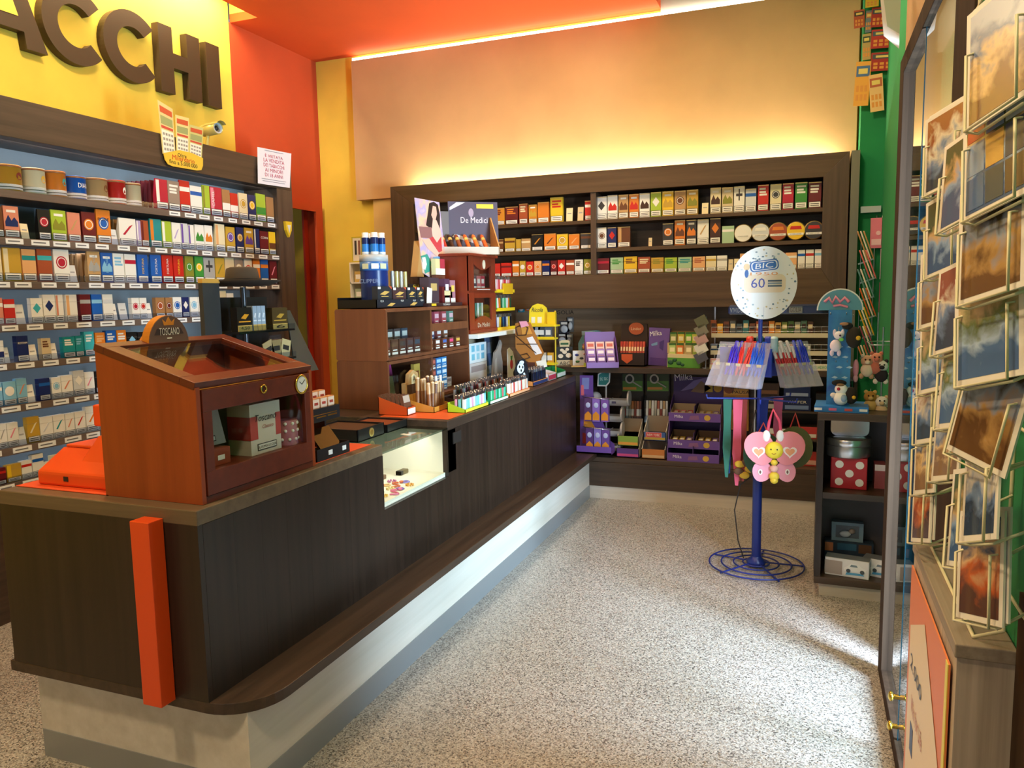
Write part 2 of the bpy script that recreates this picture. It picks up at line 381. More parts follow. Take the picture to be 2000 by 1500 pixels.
lg = [(CXB-.02, CY0-.0), (-1.442-.17, CY0-.0)] + [(-1.442-.17+.17*math.sin(R(a)), CY0+.17-.17*math.cos(R(a))) for a in range(10, 91, 10)] + [(-1.442, CY1), (CXB-.02, CY1)]
lv = [(x, y, z) for z in (.31, .345) for x, y in lg]; n_ = len(lg)
MB().add(lv, [list(range(n_-1, -1, -1)), list(range(n_, 2*n_))] + [(i, (i+1) % n_, (i+1) % n_+n_, i+n_) for i in range(n_)], DARKY).obj('ledge', ct, .002)
MB().box(-2.36, -1.50, CY0+.045, CY1, .095, .31, PALEW).obj('base_panel', ct)
MB().box(-2.355, -1.497, CY0+.042, CY1, 0, .095, mat('9fa3a8', .35, .5)).obj('plinth', ct)
MB().box(-1.596, -1.592, 3.31, 3.40, .795, .85, mat('2a2320', .5)).obj('maker_plate', ct)
# niche: lit glass display
lin_ = mat('efe6cf', .6)
MB().box(-2.30, CXF-.02, NY0, NY1, NZ-.03, NZ, lin_).obj('niche_floor', ct)
MB().box(-2.30, -2.285, NY0, NY1, NZ, .885, lin_).obj('niche_back', ct)
for y0, y1 in ((NY0-.012, NY0), (NY1, NY1+.012)): MB().box(-2.30, CXF-.03, y0, y1, NZ, .87, lin_).obj('niche_side', ct)
MB().box(CXF-.006, CXF-.001, NY0, NY1, NZ, .875, GLASS).obj('front_glass', ct)
MB().box(-2.30, CXF, NY0-.0, NY1, .876, .884, glass('top_glass', 'cfdcd6', 4., .05)).obj('top_glass', ct)
area('niche_light', (-1.72, 2.96, .868), (.5, .02), (-1.85, 2.96, .66), 1.1, (1, .95, .85))
# orange fluted post on the counter end
p0 = MB(); p0.box(-1.79, -1.72, CY0-.055, CY0-.001, .335, .885, ORG); p0.obj('corner_guard', None, .002, label='bright orange square post fixed to the near end of the counter', cat='post')
# ================================================================== packs and pouches
PAL = dict(white='f1efe9', cream='e9dcb6', kraft='a87a4e', tan='c39a66', mustard='c9952e', gold='c8a038', yellow='f0c52a', olive='8a8a2e', lime='a8c23a', green='3f8f3a', teal='1f8f96', turquoise='3fb2bd', sky='86bfe0', blue='1e5fb8', navy='1c2a66', violet='6a4aa8', lilac='b9a6d6', pink='e58aa0', crimson='b81f3a', red='c8281f', brick='a8502f', maroon='6a1d22', brown='6b3f24', chocolate='45281a', orange='e0812a', amber='d0882a', peach='e8b078', salmon='d98a70', grey='a9a7a3', silver='d5d9de', taupe='97867a', black='1c1b1c', charcoal='3c3a3c', beige='d8c49c', mint='a9c9a4')
def pc(n, rough=.35): return mat(PAL[n], rough)
INK = mat('26221f', .5)
NOUN = dict(p='cigarette pack', u='tobacco pouch', k='price card', t='round tin', c='cigar pack', b='cigar box', r='flat round tin', h='tobacco box')
STY = dict(d='diamond', o='round emblem', b='band', s='slanting stroke', v='upright stripe', t='lettering', l='picture', f='lower half', x='cross', n='')
def front(mb, w, h, c2, sty, txt, warn, rough=.35, z0=0.):
    m2 = pc(c2, rough) if c2 else None
    y = -.0004
    def q(x0, x1, a, b_, mt, d=.0005): mb.box(x0, x1, -d, .0005, a, b_, mt)
    wz = h*.27 if warn else 0
    if sty == 'd': mb.prism([(0, h*.40), (w*.34, h*.60), (0, h*.80), (-w*.34, h*.60)], -.0008, .0005, m2)
    elif sty == 'o':
        mb.disc(0, h*.60, w*.36, w*.36*1.02, -.0006, .0005, m2, 18); mb.disc(0, h*.60, w*.29, w*.29, -.0009, .0005, WHITE, 18); mb.disc(0, h*.60, w*.24, w*.24, -.0012, .0005, m2, 18)
    elif sty == 'b': q(-w*.495, w*.495, h*.66, h*.80, m2)
    elif sty == 's': mb.prism([(-w*.30, h*.40), (-w*.18, h*.38), (w*.32, h*.78), (w*.12, h*.72)], -.0008, .0005, m2)
    elif sty == 'v': q(-w*.46, -w*.2, h*.02, h*.97, m2)
    elif sty == 'f': q(-w*.495, w*.495, wz, h*.52, m2)
    elif sty == 'x': q(-w*.06, w*.06, h*.45, h*.9, m2); q(-w*.3, w*.3, h*.62, h*.72, m2, .0008)
    elif sty == 'l':
        mb.prism([(-w*.42, h*.36), (w*.42, h*.36), (w*.42, h*.52), (w*.2, h*.66), (0, h*.54), (-w*.2, h*.72), (-w*.42, h*.5)], -.0008, .0005, m2); q(-w*.3, w*.3, h*.80, h*.88, WHITE)
    elif sty == 't' and not txt:
        for a in (.84, .72, .62): q(-w*.36, w*(.1+.3*random.random()), h*a-h*.035, h*a+h*.035, m2)
    if txt:
        if sty == 'v' or len(txt) > 6 and h > w*1.5: mb.text(txt, -w*.26 if sty == 'v' else 0, h*.60, w*.20, m2 if sty != 'v' else WHITE, y=-.0014, width=h*.55, rot=PI2)
        else: mb.text(txt, 0, h*.72, w*.17, m2 if sty in 'tn' else INK, y=-.0014, width=w*.8)
    if warn:
        q(-w*.47, w*.47, h*.03, h*.25, INK, .0007); q(-w*.44, w*.44, h*.045, h*.235, WHITE, .001)
        for a in (.10, .17): q(-w*.34, w*.34, h*a-h*.012, h*a+h*.012, INK, .0013)
def pack_mesh(kind, w, h, c1, c2, sty, txt):
    mb = MB(); b1 = pc(c1)
    if kind == 'p':
        d = .026; mb.box(-w/2, w/2, 0, d, 0, h, b1); mb.box(-w/2-.0003, w/2+.0003, -.0003, d, h*.735, h*.742, mat('8f8a84', .6)); front(mb, w, h, c2, sty, txt, True)
    elif kind == 'u':
        d = .024; t = .008
        vs = [(-w/2, 0, 0), (w/2, 0, 0), (w/2, d, 0), (-w/2, d, 0), (-w/2, 0, h), (w/2, 0, h), (w/2, t, h), (-w/2, t, h), (-w/2, d, h*.45), (w/2, d, h*.45)]
        mb.add(vs, [(0, 3, 2, 1), (0, 1, 5, 4), (4, 5, 6, 7), (3, 8, 9, 2), (8, 7, 6, 9), (0, 4, 7, 8, 3), (1, 2, 9, 6, 5)], b1); front(mb, w, h, c2, sty, txt, True)
    elif kind in 'cb':
        d = .03; mb.box(-w/2, w/2, 0, d, 0, h, b1)
        mb.box(-w/2-.0004, w/2+.0004, -.0006, d+.0004, h*.955, h*.985, mat('d8c07a', .3, .6)) if kind == 'c' else mb.box(-w/2-.0004, w/2+.0004, -.0004, d, h*.70, h*.72, INK)
        front(mb, w, h, c2, sty, txt, True)
    elif kind == 'h':
        mb.box(-w/2, w/2, 0, .03, 0, h, b1); front(mb, w, h, c2, sty, txt, False)
    elif kind == 'k':
        mb.box(-w/2, w/2, 0, .002, 0, h, b1, M=T(rx=-9)); mb.box(-w*.3, w*.3, -.0008, .001, h*.55, h*.62, mat('9a9aa0', .6), M=T(rx=-9))
    elif kind == 't':
        r = w/2; mb.lathe([(0, 0), (r*.97, 0), (r, h*.02), (r, h*.9), (r*1.03, h*.905), (r*1.03, h*.97), (r*.98, h), (0, h)], b1, 24, y=r)
        mb.lathe([(r*1.002, h*.06), (r*1.004, h*.065), (r*1.004, h*.25), (r*1.002, h*.255)], WHITE, 24, y=r); mb.lathe([(r*1.006, h*.13), (r*1.007, h*.145), (r*1.006, h*.16)], INK, 24, y=r)
        mb.lathe([(r*1.035, h*.9), (r*1.04, h*.91), (r*1.04, h*.96), (r*1.035, h*.97)], mat('8a5a34', .4, .3), 24, y=r)
        if sty == 'o':
            A = T(0, r, 0, rz=20); mb.add([(r*1.012*math.sin(u), -r*1.012*math.cos(u), h*.58+v) for u, v in [(.30*math.cos(i*.5236), h*.15*math.sin(i*.5236)) for i in range(12)]], [list(range(12))], pc(c2), M=A)
        if txt:
            vs, fs = text_mesh(txt); x0 = min(p[0] for p in vs); x1 = max(p[0] for p in vs); z1 = max(p[1] for p in vs)
            mb.add([(r*1.01*math.sin(u), r-r*1.01*math.cos(u), h*.5+p[1]/z1*h*.2) for p in vs for u in [((p[0]-x0)/(x1-x0)-.5)*1.5+.35]], fs, pc(c2))
    elif kind == 'r':
        r = w/2; A = T(0, .02, r, rx=90); mb.lathe([(0, .02), (r*.9, .02), (r, .012), (r, -.012), (0, -.012)], mat('b9a06a', .3, .7), 28, M=A)
        mb.disc(0, r, r*.9, r*.9, -.0012, .001, b1, 28); mb.box(-r*.78, r*.78, -.0024, .001, r*.55, r*.78, WHITE); mb.text('IL FUMO UCCIDE', 0, r*.665, r*.1, INK, -.0026)
        if c2: mb.prism([(-r*.6, r*1.15), (r*.6, r*1.15), (r*.5, r*1.5), (-r*.5, r*1.5)], -.002, .001, pc(c2))
    return mb
NAMES = dict(p='cigarette_pack', u='tobacco_pouch', k='price_card', t='tobacco_tin', c='cigar_pack', b='cigar_box', r='round_tin', h='tobacco_box')
CATS = dict(p='cigarette pack', u='tobacco pouch', k='card', t='tin', c='cigar pack', b='cigar box', r='tin', h='box')
def row(items, z, plane, axis, sc, where, group, ref, rev=True):
    """items: (x0, x1, ytop, kind, colour, colour2, style, text) in the pixels of a zoomed crop sc = (ox, oy, s)"""
    n = len(items)
    for k, it in enumerate(items):
        x0, x1, yt, kind, c1, c2, sty, *tx = it; txt = tx[0] if tx else None
        X0, X1, YT = sc[0]+x0*sc[2], sc[0]+x1*sc[2], sc[1]+yt*sc[2]
        a, b_ = (onX(X0, YT+20, plane), onX(X1, YT+20, plane)) if axis == 0 else (onY(X0, YT+12, plane), onY(X1, YT+12, plane))
        if axis == 0 and b_.y > 4.522: b_.y = 4.522
        c = (a+b_)/2; w = (b_-a).length*.96
        h = (onX if axis == 0 else onY)((X0+X1)/2, YT, plane).z - z
        if kind == 'r': w = h
        if kind == 't': w *= .93
        loc = Vector((c.x, c.y, z+.001))
        lab = '%s %s' % (c1, NOUN[kind])
        if txt and kind != 'r': lab += ' marked %s' % txt
        elif c2 and STY[sty] and kind != 'k': lab += ' with %s %s' % (c2, STY[sty])
        i = n-k if rev else k+1
        lab += ', %s, %s from %s' % (where, ORD[i], ref)
        o = pack_mesh(kind, w, h, c1, c2, sty, txt).obj(NAMES[kind], loc=loc, rotz=PI2 if axis == 0 else 0, label=lab, cat=CATS[kind], group=group)
        if kind in 'pu' and (rev and x1 < 1550): o.rotation_euler.z += random.uniform(-.05, .05)

# ================================================================== tobacco rack on the left wall
rk = thing('tobacco_rack', (0, 0, 0), 'tall dark wood tobacco rack with eight shelves behind the counter', 'display rack')
XF = -3.5; LS = [2.035, 1.815, 1.612, 1.41, 1.23, 1.03, .832, .665]
MB().box(-4.045, XF+.012, 1.9, 4.70, 2.277, 2.46, FRAMEY).obj('header', rk, .002)
MB().box(-4.045, XF+.012, 4.53, 4.70, 0, 2.277, FRAMEZ).obj('side_post', rk, .002)
MB().box(-4.045, XF, 1.9, 1.95, 0, 2.277, FRAMEZ).obj('side_post', rk)
MB().box(-3.80, -3.77, 1.95, 4.53, .5, 2.277, BACKP).obj('back_panel', rk)
MB().box(-4.04, XF-.02, 1.95, 4.53, 0, .60, DARKY).obj('base_cabinet', rk)
TAG = mat('eef0f2', .5); tag_me = None
for k, z in enumerate(LS):
    sh = MB().box(-3.77, XF, 1.95, 4.53, z-.035, z, wood('rack_shelf_wood', '5b4c45', '75655c', 'Y') if k == 0 else sh_m).obj('shelf', rk); sh_m = sh.data.materials[0]
    MB().box(XF-.004, XF-.002, 1.97, 4.52, z, z+.03, ACRYL).obj('clear_lip', sh)
    y = 3.55 if k == 0 else 2.35 + .05*(k % 3)
    while y < 4.5:
        wd = .075+.02*random.random()
        t_ = MB().box(XF, XF+.003, y, y+wd, z-.029, z-.004, TAG); t_.box(XF+.003, XF+.0033, y+.01, y+wd*.8, z-.019, z-.013, mat('6e6e74', .6)); t_.obj('price_tag', sh)
        y += .115+.03*random.random()
for z in (2.27, 1.77, 1.57, 1.37, 1.19, .99, .79):
    area('rack_strip_light', (-3.56, 3.24, z), (2.5, .02), (-3.80, 3.24, z-.25), 3.2 if z > 2 else 1.6, (.78, .88, 1))
Z2 = (0, 280, .28); Z3 = (0, 540, .28); PF = -3.515
WH = ['top rack shelf'] + ['%s rack shelf' % ORD[i] for i in range(2, 9)]
GR = 'goods on the tobacco rack'
row([(8, 205, 150, 't', 'mustard', 'maroon', 'o'), (205, 360, 175, 't', 'cream', 'gold', 'o'), (362, 500, 195, 't', 'orange', 'teal', 'o'), (506, 640, 230, 't', 'blue', 'white', 't', 'DIANA'), (646, 795, 245, 't', 'tan', 'brown', 'o'), (797, 912, 260, 't', 'red', 'white', 'o'), (914, 1015, 280, 't', 'beige', 'brown', 'n'),
     (1085, 1168, 252, 'u', 'crimson', 'white', 'v'), (1170, 1252, 265, 'u', 'taupe', 'white', 't'), (1253, 1322, 262, 'u', 'red', 'white', 'b'), (1327, 1408, 300, 'u', 'white', 'blue', 'b'), (1413, 1462, 295, 'u', 'lime', 'olive', 'v'), (1468, 1545, 308, 'u', 'crimson', 'pink', 'v', 'CAMEL'), (1550, 1605, 325, 'u', 'kraft', 'white', 'f'), (1607, 1660, 350, 'u', 'red', 'white', 'f'), (1667, 1727, 350, 'u', 'cream', 'gold', 'o'), (1731, 1785, 362, 'u', 'navy', 'yellow', 'o'), (1787, 1852, 355, 'u', 'lime', 'green', 'f'), (1857, 1918, 378, 'u', 'kraft', 'brown', 'n')],
    LS[0], PF, 0, Z2, WH[0], GR, 'right')
row([(-30, 18, 440, 'u', 'brown', 'white', 'n'), (24, 130, 440, 'u', 'salmon', 'navy', 'l'), (150, 206, 560, 'k', 'cream', 'grey', 'n'), (262, 350, 465, 'u', 'black', 'crimson', 'o'), (354, 462, 468, 'u', 'lime', 'olive', 'l'), (470, 560, 485, 'u', 'salmon', 'tan', 's'), (570, 666, 482, 'u', 'maroon', 'orange', 'o'), (670, 770, 465, 'u', 'orange', 'blue', 'o', 'PURE'), (776, 824, 600, 'k', 'silver', 'grey', 'n'), (828, 950, 525, 'u', 'white', 'crimson', 's'), (954, 984, 540, 'u', 'lilac', 'white', 'v'), (987, 1035, 540, 'u', 'brick', 'maroon', 'v'), (1045, 1126, 530, 'u', 'teal', 'orange', 'v'), (1130, 1195, 545, 'u', 'lime', 'white', 'v'), (1200, 1260, 555, 'u', 'white', 'lilac', 's'), (1263, 1312, 560, 'u', 'silver', 'violet', 'v'), (1315, 1354, 570, 'u', 'white', 'violet', 'v'), (1360, 1424, 570, 'u', 'white', 'green', 'l'), (1427, 1485, 575, 'u', 'white', 'orange', 'l'), (1502, 1568, 565, 'u', 'cream', 'peach', 'v'), (1576, 1640, 585, 'u', 'gold', 'violet', 'o'), (1648, 1700, 588, 'u', 'navy', 'gold', 'o'), (1706, 1768, 592, 'u', 'gold', 'violet', 'l'), (1772, 1810, 597, 'u', 'navy', 'silver', 'v'), (1813, 1874, 615, 'u', 'maroon', 'white', 't', 'CORN'), (1877, 1930, 620, 'u', 'yellow', 'brown', 'f')],
    LS[1], PF, 0, Z2, WH[1], GR, 'right')
row([(-60, 10, 730, 'u', 'cream', 'brown', 'n'), (17, 145, 730, 'u', 'gold', 'cream', 'v'), (151, 250, 740, 'u', 'peach', 'teal', 'b'), (259, 362, 740, 'u', 'brick', 'turquoise', 'b'), (372, 483, 742, 'u', 'white', 'crimson', 'o'), (490, 540, 850, 'k', 'silver', 'grey', 'n'), (606, 700, 755, 'u', 'tan', 'grey', 'l', 'PALL MALL'), (702, 786, 765, 'u', 'blue', 'sky', 'l', 'PALL MALL'), (788, 865, 770, 'u', 'white', 'sky', 't'), (868, 950, 775, 'u', 'white', 'crimson', 'b'), (956, 1034, 778, 'u', 'blue', 'yellow', 'n', 'FORTUNA'), (1050, 1125, 780, 'u', 'blue', 'white', 'n', 'FORTUNA'), (1129, 1205, 780, 'u', 'red', 'white', 'n', 'FORTUNA'), (1209, 1282, 785, 'u', 'red', 'yellow', 'n', 'FORTUNA'), (1290, 1352, 788, 'u', 'olive', 'green', 'o'), (1360, 1418, 790, 'u', 'green', 'yellow', 'o'), (1422, 1498, 800, 'u', 'grey', 'charcoal', 'x'), (1502, 1568, 800, 'u', 'gold', 'olive', 's'), (1570, 1635, 800, 'u', 'beige', 'taupe', 'f'), (1637, 1697, 800, 'u', 'taupe', 'beige', 'o'), (1706, 1760, 808, 'u', 'white', 'red', 'o'), (1766, 1815, 810, 'u', 'orange', 'white', 'b'), (1818, 1872, 812, 'u', 'blue', 'orange', 'b'), (1882, 1940, 820, 'u', 'maroon', 'pink', 's')],
    LS[2], PF, 0, Z2, WH[2], GR, 'right')
row([(-50, 22, 150, 'p', 'salmon', 'white', 'b'), (28, 105, 160, 'p', 'red', 'white', 'b'), (110, 178, 195, 'k', 'silver', 'grey', 'n'), (216, 298, 152, 'p', 'white', 'turquoise', 'd'), (301, 385, 128, 'p', 'white', 'navy', 'd'), (389, 442, 128, 'p', 'white', 'salmon', 'v'), (459, 540, 128, 'p', 'white', 'peach', 'v'), (556, 635, 126, 'p', 'maroon', 'grey', 'b'), (640, 712, 126, 'p', 'blue', 'sky', 'b'), (716, 790, 126, 'p', 'white', 'silver', 'b'), (792, 820, 190, 'k', 'white', 'grey', 'n'), (836, 892, 185, 'k', 'silver', 'grey', 'n'), (919, 975, 150, 'p', 'white', 'crimson', 'o'), (977, 1025, 150, 'p', 'white', 'red', 'o'), (1027, 1062, 185, 'k', 'white', 'grey', 'n'), (1086, 1152, 148, 'p', 'kraft', 'brick', 'o'), (1156, 1206, 148, 'p', 'kraft', 'maroon', 'o'), (1209, 1268, 145, 'p', 'white', 'blue', 'o'), (1271, 1322, 145, 'p', 'navy', 'white', 'd'), (1328, 1384, 145, 'p', 'white', 'sky', 'o'), (1387, 1428, 145, 'p', 'white', 'navy', 'o'), (1535, 1580, 100, 'p', 'cream', 'beige', 'n'), (1583, 1632, 118, 'p', 'white', 'violet', 's')],
    LS[3], PF, 0, Z3, WH[3], GR, 'right')
row([(-50, 30, 450, 'p', 'white', 'navy', 'f'), (34, 70, 495, 'k', 'silver', 'grey', 'n'), (115, 200, 415, 'p', 'navy', 'white', 't', 'ROTHM'), (205, 262, 475, 'k', 'white', 'grey', 'n'), (290, 357, 432, 'p', 'beige', 'brown', 't'), (360, 402, 465, 'k', 'white', 'grey', 'n'), (441, 525, 422, 'p', 'teal', 'white', 't'), (528, 584, 415, 'p', 'teal', 'sky', 't'), (588, 660, 385, 'p', 'turquoise', 'white', 't'), (666, 735, 393, 'p', 'orange', 'peach', 't'), (741, 812, 377, 'p', 'blue', 'white', 't'), (816, 882, 375, 'p', 'orange', 'white', 't'), (890, 958, 388, 'p', 'black', 'sky', 'd'), (962, 1026, 388, 'p', 'black', 'orange', 'd'), (1030, 1096, 380, 'p', 'black', 'lime', 'd')],
    LS[4], PF, 0, Z3, WH[4], GR, 'right')
row([(-60, 18, 745, 'p', 'sky', 'white', 'b'), (22, 114, 735, 'p', 'sky', 'white', 'o'), (117, 188, 712, 'p', 'sky', 'salmon', 's'), (190, 246, 755, 'k', 'white', 'grey', 'n'), (272, 352, 712, 'p', 'navy', 'blue', 'b'), (362, 428, 705, 'p', 'white', 'sky', 'o'), (430, 508, 690, 'p', 'white', 'salmon', 's'), (511, 590, 658, 'p', 'silver', 'white', 'd'), (592, 660, 668, 'p', 'white', 'pink', 's'), (663, 745, 660, 'p', 'black', 'white', 's'), (748, 805, 655, 'p', 'white', 'crimson', 's')],
    LS[5], PF, 0, Z3, WH[5], GR, 'right')
row([(-60, -20, 1030, 'p', 'white', 'gold', 's'), (-15, 48, 1030, 'p', 'white', 'grey', 's'), (50, 130, 1020, 'p', 'white', 'pink', 's'), (132, 186, 1050, 'k', 'silver', 'grey', 'n'), (188, 276, 980, 'p', 'gold', 'cream', 's'), (279, 370, 980, 'p', 'white', 'silver', 's'), (373, 455, 965, 'p', 'white', 'teal', 's'), (458, 522, 955, 'p', 'white', 'salmon', 's'), (525, 597, 943, 'p', 'white', 'red', 's'), (600, 688, 905, 'p', 'white', 'orange', 's'), (692, 748, 895, 'p', 'white', 'peach', 's'), (751, 805, 912, 'p', 'white', 'lilac', 's')],
    LS[6], PF, 0, Z3, WH[6], GR, 'right')
row([(-50, 45, 1340, 'p', 'maroon', 'red', 'b'), (50, 150, 1310, 'p', 'gold', 'yellow', 'v'), (153, 224, 1285, 'p', 'white', 'red', 'b'), (227, 305, 1240, 'p', 'white', 'blue', 'b'), (308, 356, 1290, 'k', 'white', 'grey', 'n'), (362, 478, 1240, 'p', 'cream', 'kraft', 'o'), (481, 543, 1220, 'p', 'white', 'violet', 'b'), (546, 606, 1200, 'p', 'white', 'crimson', 'b'), (660, 735, 1180, 'p', 'white', 'navy', 'b'), (738, 805, 1165, 'p', 'white', 'teal', 'b')],
    LS[7], PF, 0, Z3, WH[7], GR, 'right')
# pouches standing one behind the other where the gaps show their edges
for (px_, py_, z, c1, n_, hh, lab) in ((1083, 300, LS[0], 'maroon', 6, .165, 'maroon tobacco pouch behind the crimson one, top rack shelf'), (604, 800, LS[2], 'kraft', 4, .15, 'kraft tobacco pouch behind the tan one, third rack shelf'), (826, 560, LS[1], 'tan', 4, .14, 'tan tobacco pouch behind the white one, second rack shelf')):
    p = onX(px_*.28, 280+py_*.28, PF); mb0 = pack_mesh('u', .10, hh, c1, 'white', 'n', None)
    for i in range(n_):
        if i == 0: o = mb0.obj('tobacco_pouch', loc=(-3.56, p.y+.055, z+.001), rotz=PI2, label=lab, cat='tobacco pouch', group='pouches filed behind others on the tobacco rack'); me0 = o
        else: o = me0.copy(); C.objects.link(o)
        o.location = (-3.556-.03*i, p.y+.055-.004*i, z+.001); o['label'] = '%s, %s in file' % (lab, ORD[i+1])

# ================================================================== goods on the back shelf
Z7 = (920, 320, .39); PB = 5.605; GB = 'goods on the back wall shelf'
row([(112, 168, 222, 'c', 'amber', 'maroon', 't'), (171, 235, 215, 'c', 'maroon', 'orange', 't'), (240, 283, 200, 'c', 'brick', 'cream', 't'), (288, 330, 205, 'c', 'amber', 'gold', 'l'), (333, 390, 192, 'c', 'orange', 'peach', 'n'), (396, 460, 168, 'c', 'yellow', 'red', 't'), (475, 508, 220, 'k', 'cream', 'grey', 'n'), (532, 562, 215, 'k', 'beige', 'grey', 'n'), (570, 606, 185, 'c', 'red', 'white', 'b')], 2.046, PB, 1, Z7, 'top back shelf, left bay', GB, 'left', False)
row([(626, 680, 165, 'c', 'white', 'charcoal', 'd'), (683, 734, 158, 'c', 'white', 'red', 'l'), (738, 788, 155, 'c', 'tan', 'brown', 'l'), (791, 840, 152, 'c', 'orange', 'red', 'l'), (843, 895, 148, 'c', 'white', 'chocolate', 'l'), (899, 953, 142, 'c', 'lime', 'white', 'd'), (957, 1015, 138, 'c', 'yellow', 'gold', 'l'), (1018, 1076, 135, 'c', 'tan', 'brown', 'o'), (1079, 1138, 130, 'c', 'gold', 'olive', 'l'), (1155, 1188, 195, 'k', 'cream', 'grey', 'n'), (1198, 1252, 120, 'c', 'cream', 'chocolate', 'l'), (1256, 1313, 118, 'c', 'beige', 'olive', 'l'), (1316, 1371, 113, 'c', 'white', 'charcoal', 'x'), (1374, 1429, 125, 'c', 'silver', 'blue', 'b'), (1436, 1491, 105, 'c', 'red', 'white', 't'), (1498, 1555, 102, 'c', 'cream', 'charcoal', 'o'), (1560, 1617, 97, 'c', 'crimson', 'white', 't'), (1623, 1685, 92, 'c', 'green', 'white', 't'), (1690, 1756, 90, 'c', 'maroon', 'white', 't')], 2.046, PB, 1, Z7, 'top back shelf, right bay', GB, 'left', False)
row([(118, 162, 378, 'c', 'brown', 'tan', 'b'), (168, 220, 372, 'c', 'gold', 'brown', 'b'), (225, 250, 378, 'c', 'gold', 'cream', 'n'), (252, 298, 375, 'c', 'tan', 'cream', 'b'), (303, 360, 353, 'c', 'black', 'amber', 's'), (365, 425, 350, 'c', 'orange', 'brown', 's'), (429, 485, 352, 'c', 'yellow', 'gold', 'o'), (489, 543, 352, 'c', 'orange', 'peach', 's'), (548, 602, 348, 'c', 'charcoal', 'brown', 'b')], 1.839, PB, 1, Z7, 'middle back shelf, left bay', GB, 'left', False)
row([(632, 678, 320, 'c', 'white', 'brown', 'o'), (683, 728, 318, 'c', 'navy', 'red', 'd'), (733, 798, 315, 'c', 'brown', 'tan', 'v'), (888, 906, 370, 'k', 'beige', 'grey', 'n'), (959, 1014, 298, 'c', 'charcoal', 'orange', 'o'), (1019, 1073, 282, 'c', 'orange', 'brown', 'l'), (1078, 1129, 280, 'c', 'charcoal', 'orange', 'l'), (1133, 1191, 278, 'c', 'white', 'tan', 's'), (1196, 1251, 272, 'c', 'chocolate', 'orange', 'd'), (1256, 1318, 312, 'h', 'mint', 'white', 'b'), (1321, 1405, 302, 'r', 'white', None, 'n'), (1408, 1492, 297, 'r', 'silver', 'white', 'n'), (1496, 1580, 292, 'r', 'brick', 'orange', 'n'), (1585, 1669, 288, 'r', 'yellow', 'red', 'n'), (1675, 1760, 284, 'r', 'charcoal', 'red', 'n')], 1.839, PB, 1, Z7, 'middle back shelf, right bay', GB, 'left', False)
row([(119, 146, 500, 'p', 'red', 'white', 'n'), (150, 203, 497, 'p', 'red', 'maroon', 'b'), (207, 240, 487, 'p', 'orange', 'white', 'b'), (243, 273, 487, 'p', 'gold', 'white', 'o'), (276, 313, 490, 'p', 'red', 'orange', 'o'), (316, 352, 487, 'p', 'peach', 'orange', 'o'), (356, 393, 485, 'p', 'navy', 'orange', 'b'), (398, 430, 485, 'p', 'maroon', 'red', 'o'), (433, 472, 482, 'p', 'red', 'white', 'd'), (476, 517, 482, 'p', 'brick', 'white', 'b'), (519, 560, 480, 'p', 'white', 'chocolate', 't'), (564, 602, 478, 'p', 'olive', 'gold', 'o')], 1.651, PB, 1, Z7, 'lowest back shelf, left bay', GB, 'left', False)
row([(630, 693, 473, 'b', 'maroon', 'crimson', 'b'), (697, 762, 470, 'b', 'mint', 'green', 't'), (765, 832, 465, 'b', 'yellow', 'brown', 't'), (835, 898, 467, 'b', 'brick', 'cream', 't'), (901, 965, 470, 'b', 'gold', 'olive', 't'), (968, 1032, 470, 'b', 'lime', 'green', 't'), (1036, 1105, 468, 'b', 'mint', 'teal', 't'), (1109, 1173, 465, 'b', 'peach', 'brick', 't'), (1176, 1228, 462, 'p', 'cream', 'gold', 'b'), (1231, 1283, 460, 'p', 'white', 'grey', 'b'), (1288, 1312, 478, 'k', 'beige', 'grey', 'n'), (1316, 1340, 475, 'k', 'cream', 'grey', 'n'), (1346, 1400, 450, 'b', 'peach', 'orange', 't'), (1410, 1460, 448, 'b', 'tan', 'brown', 't'), (1545, 1570, 445, 'p', 'red', 'white', 'b'), (1573, 1632, 445, 'b', 'peach', 'white', 'b'), (1636, 1673, 432, 'p', 'white', 'blue', 'b'), (1676, 1717, 430, 'p', 'white', 'red', 'b'), (1721, 1758, 428, 'p', 'white', 'sky', 'b')], 1.651, PB, 1, Z7, 'lowest back shelf, right bay', GB, 'left', False)

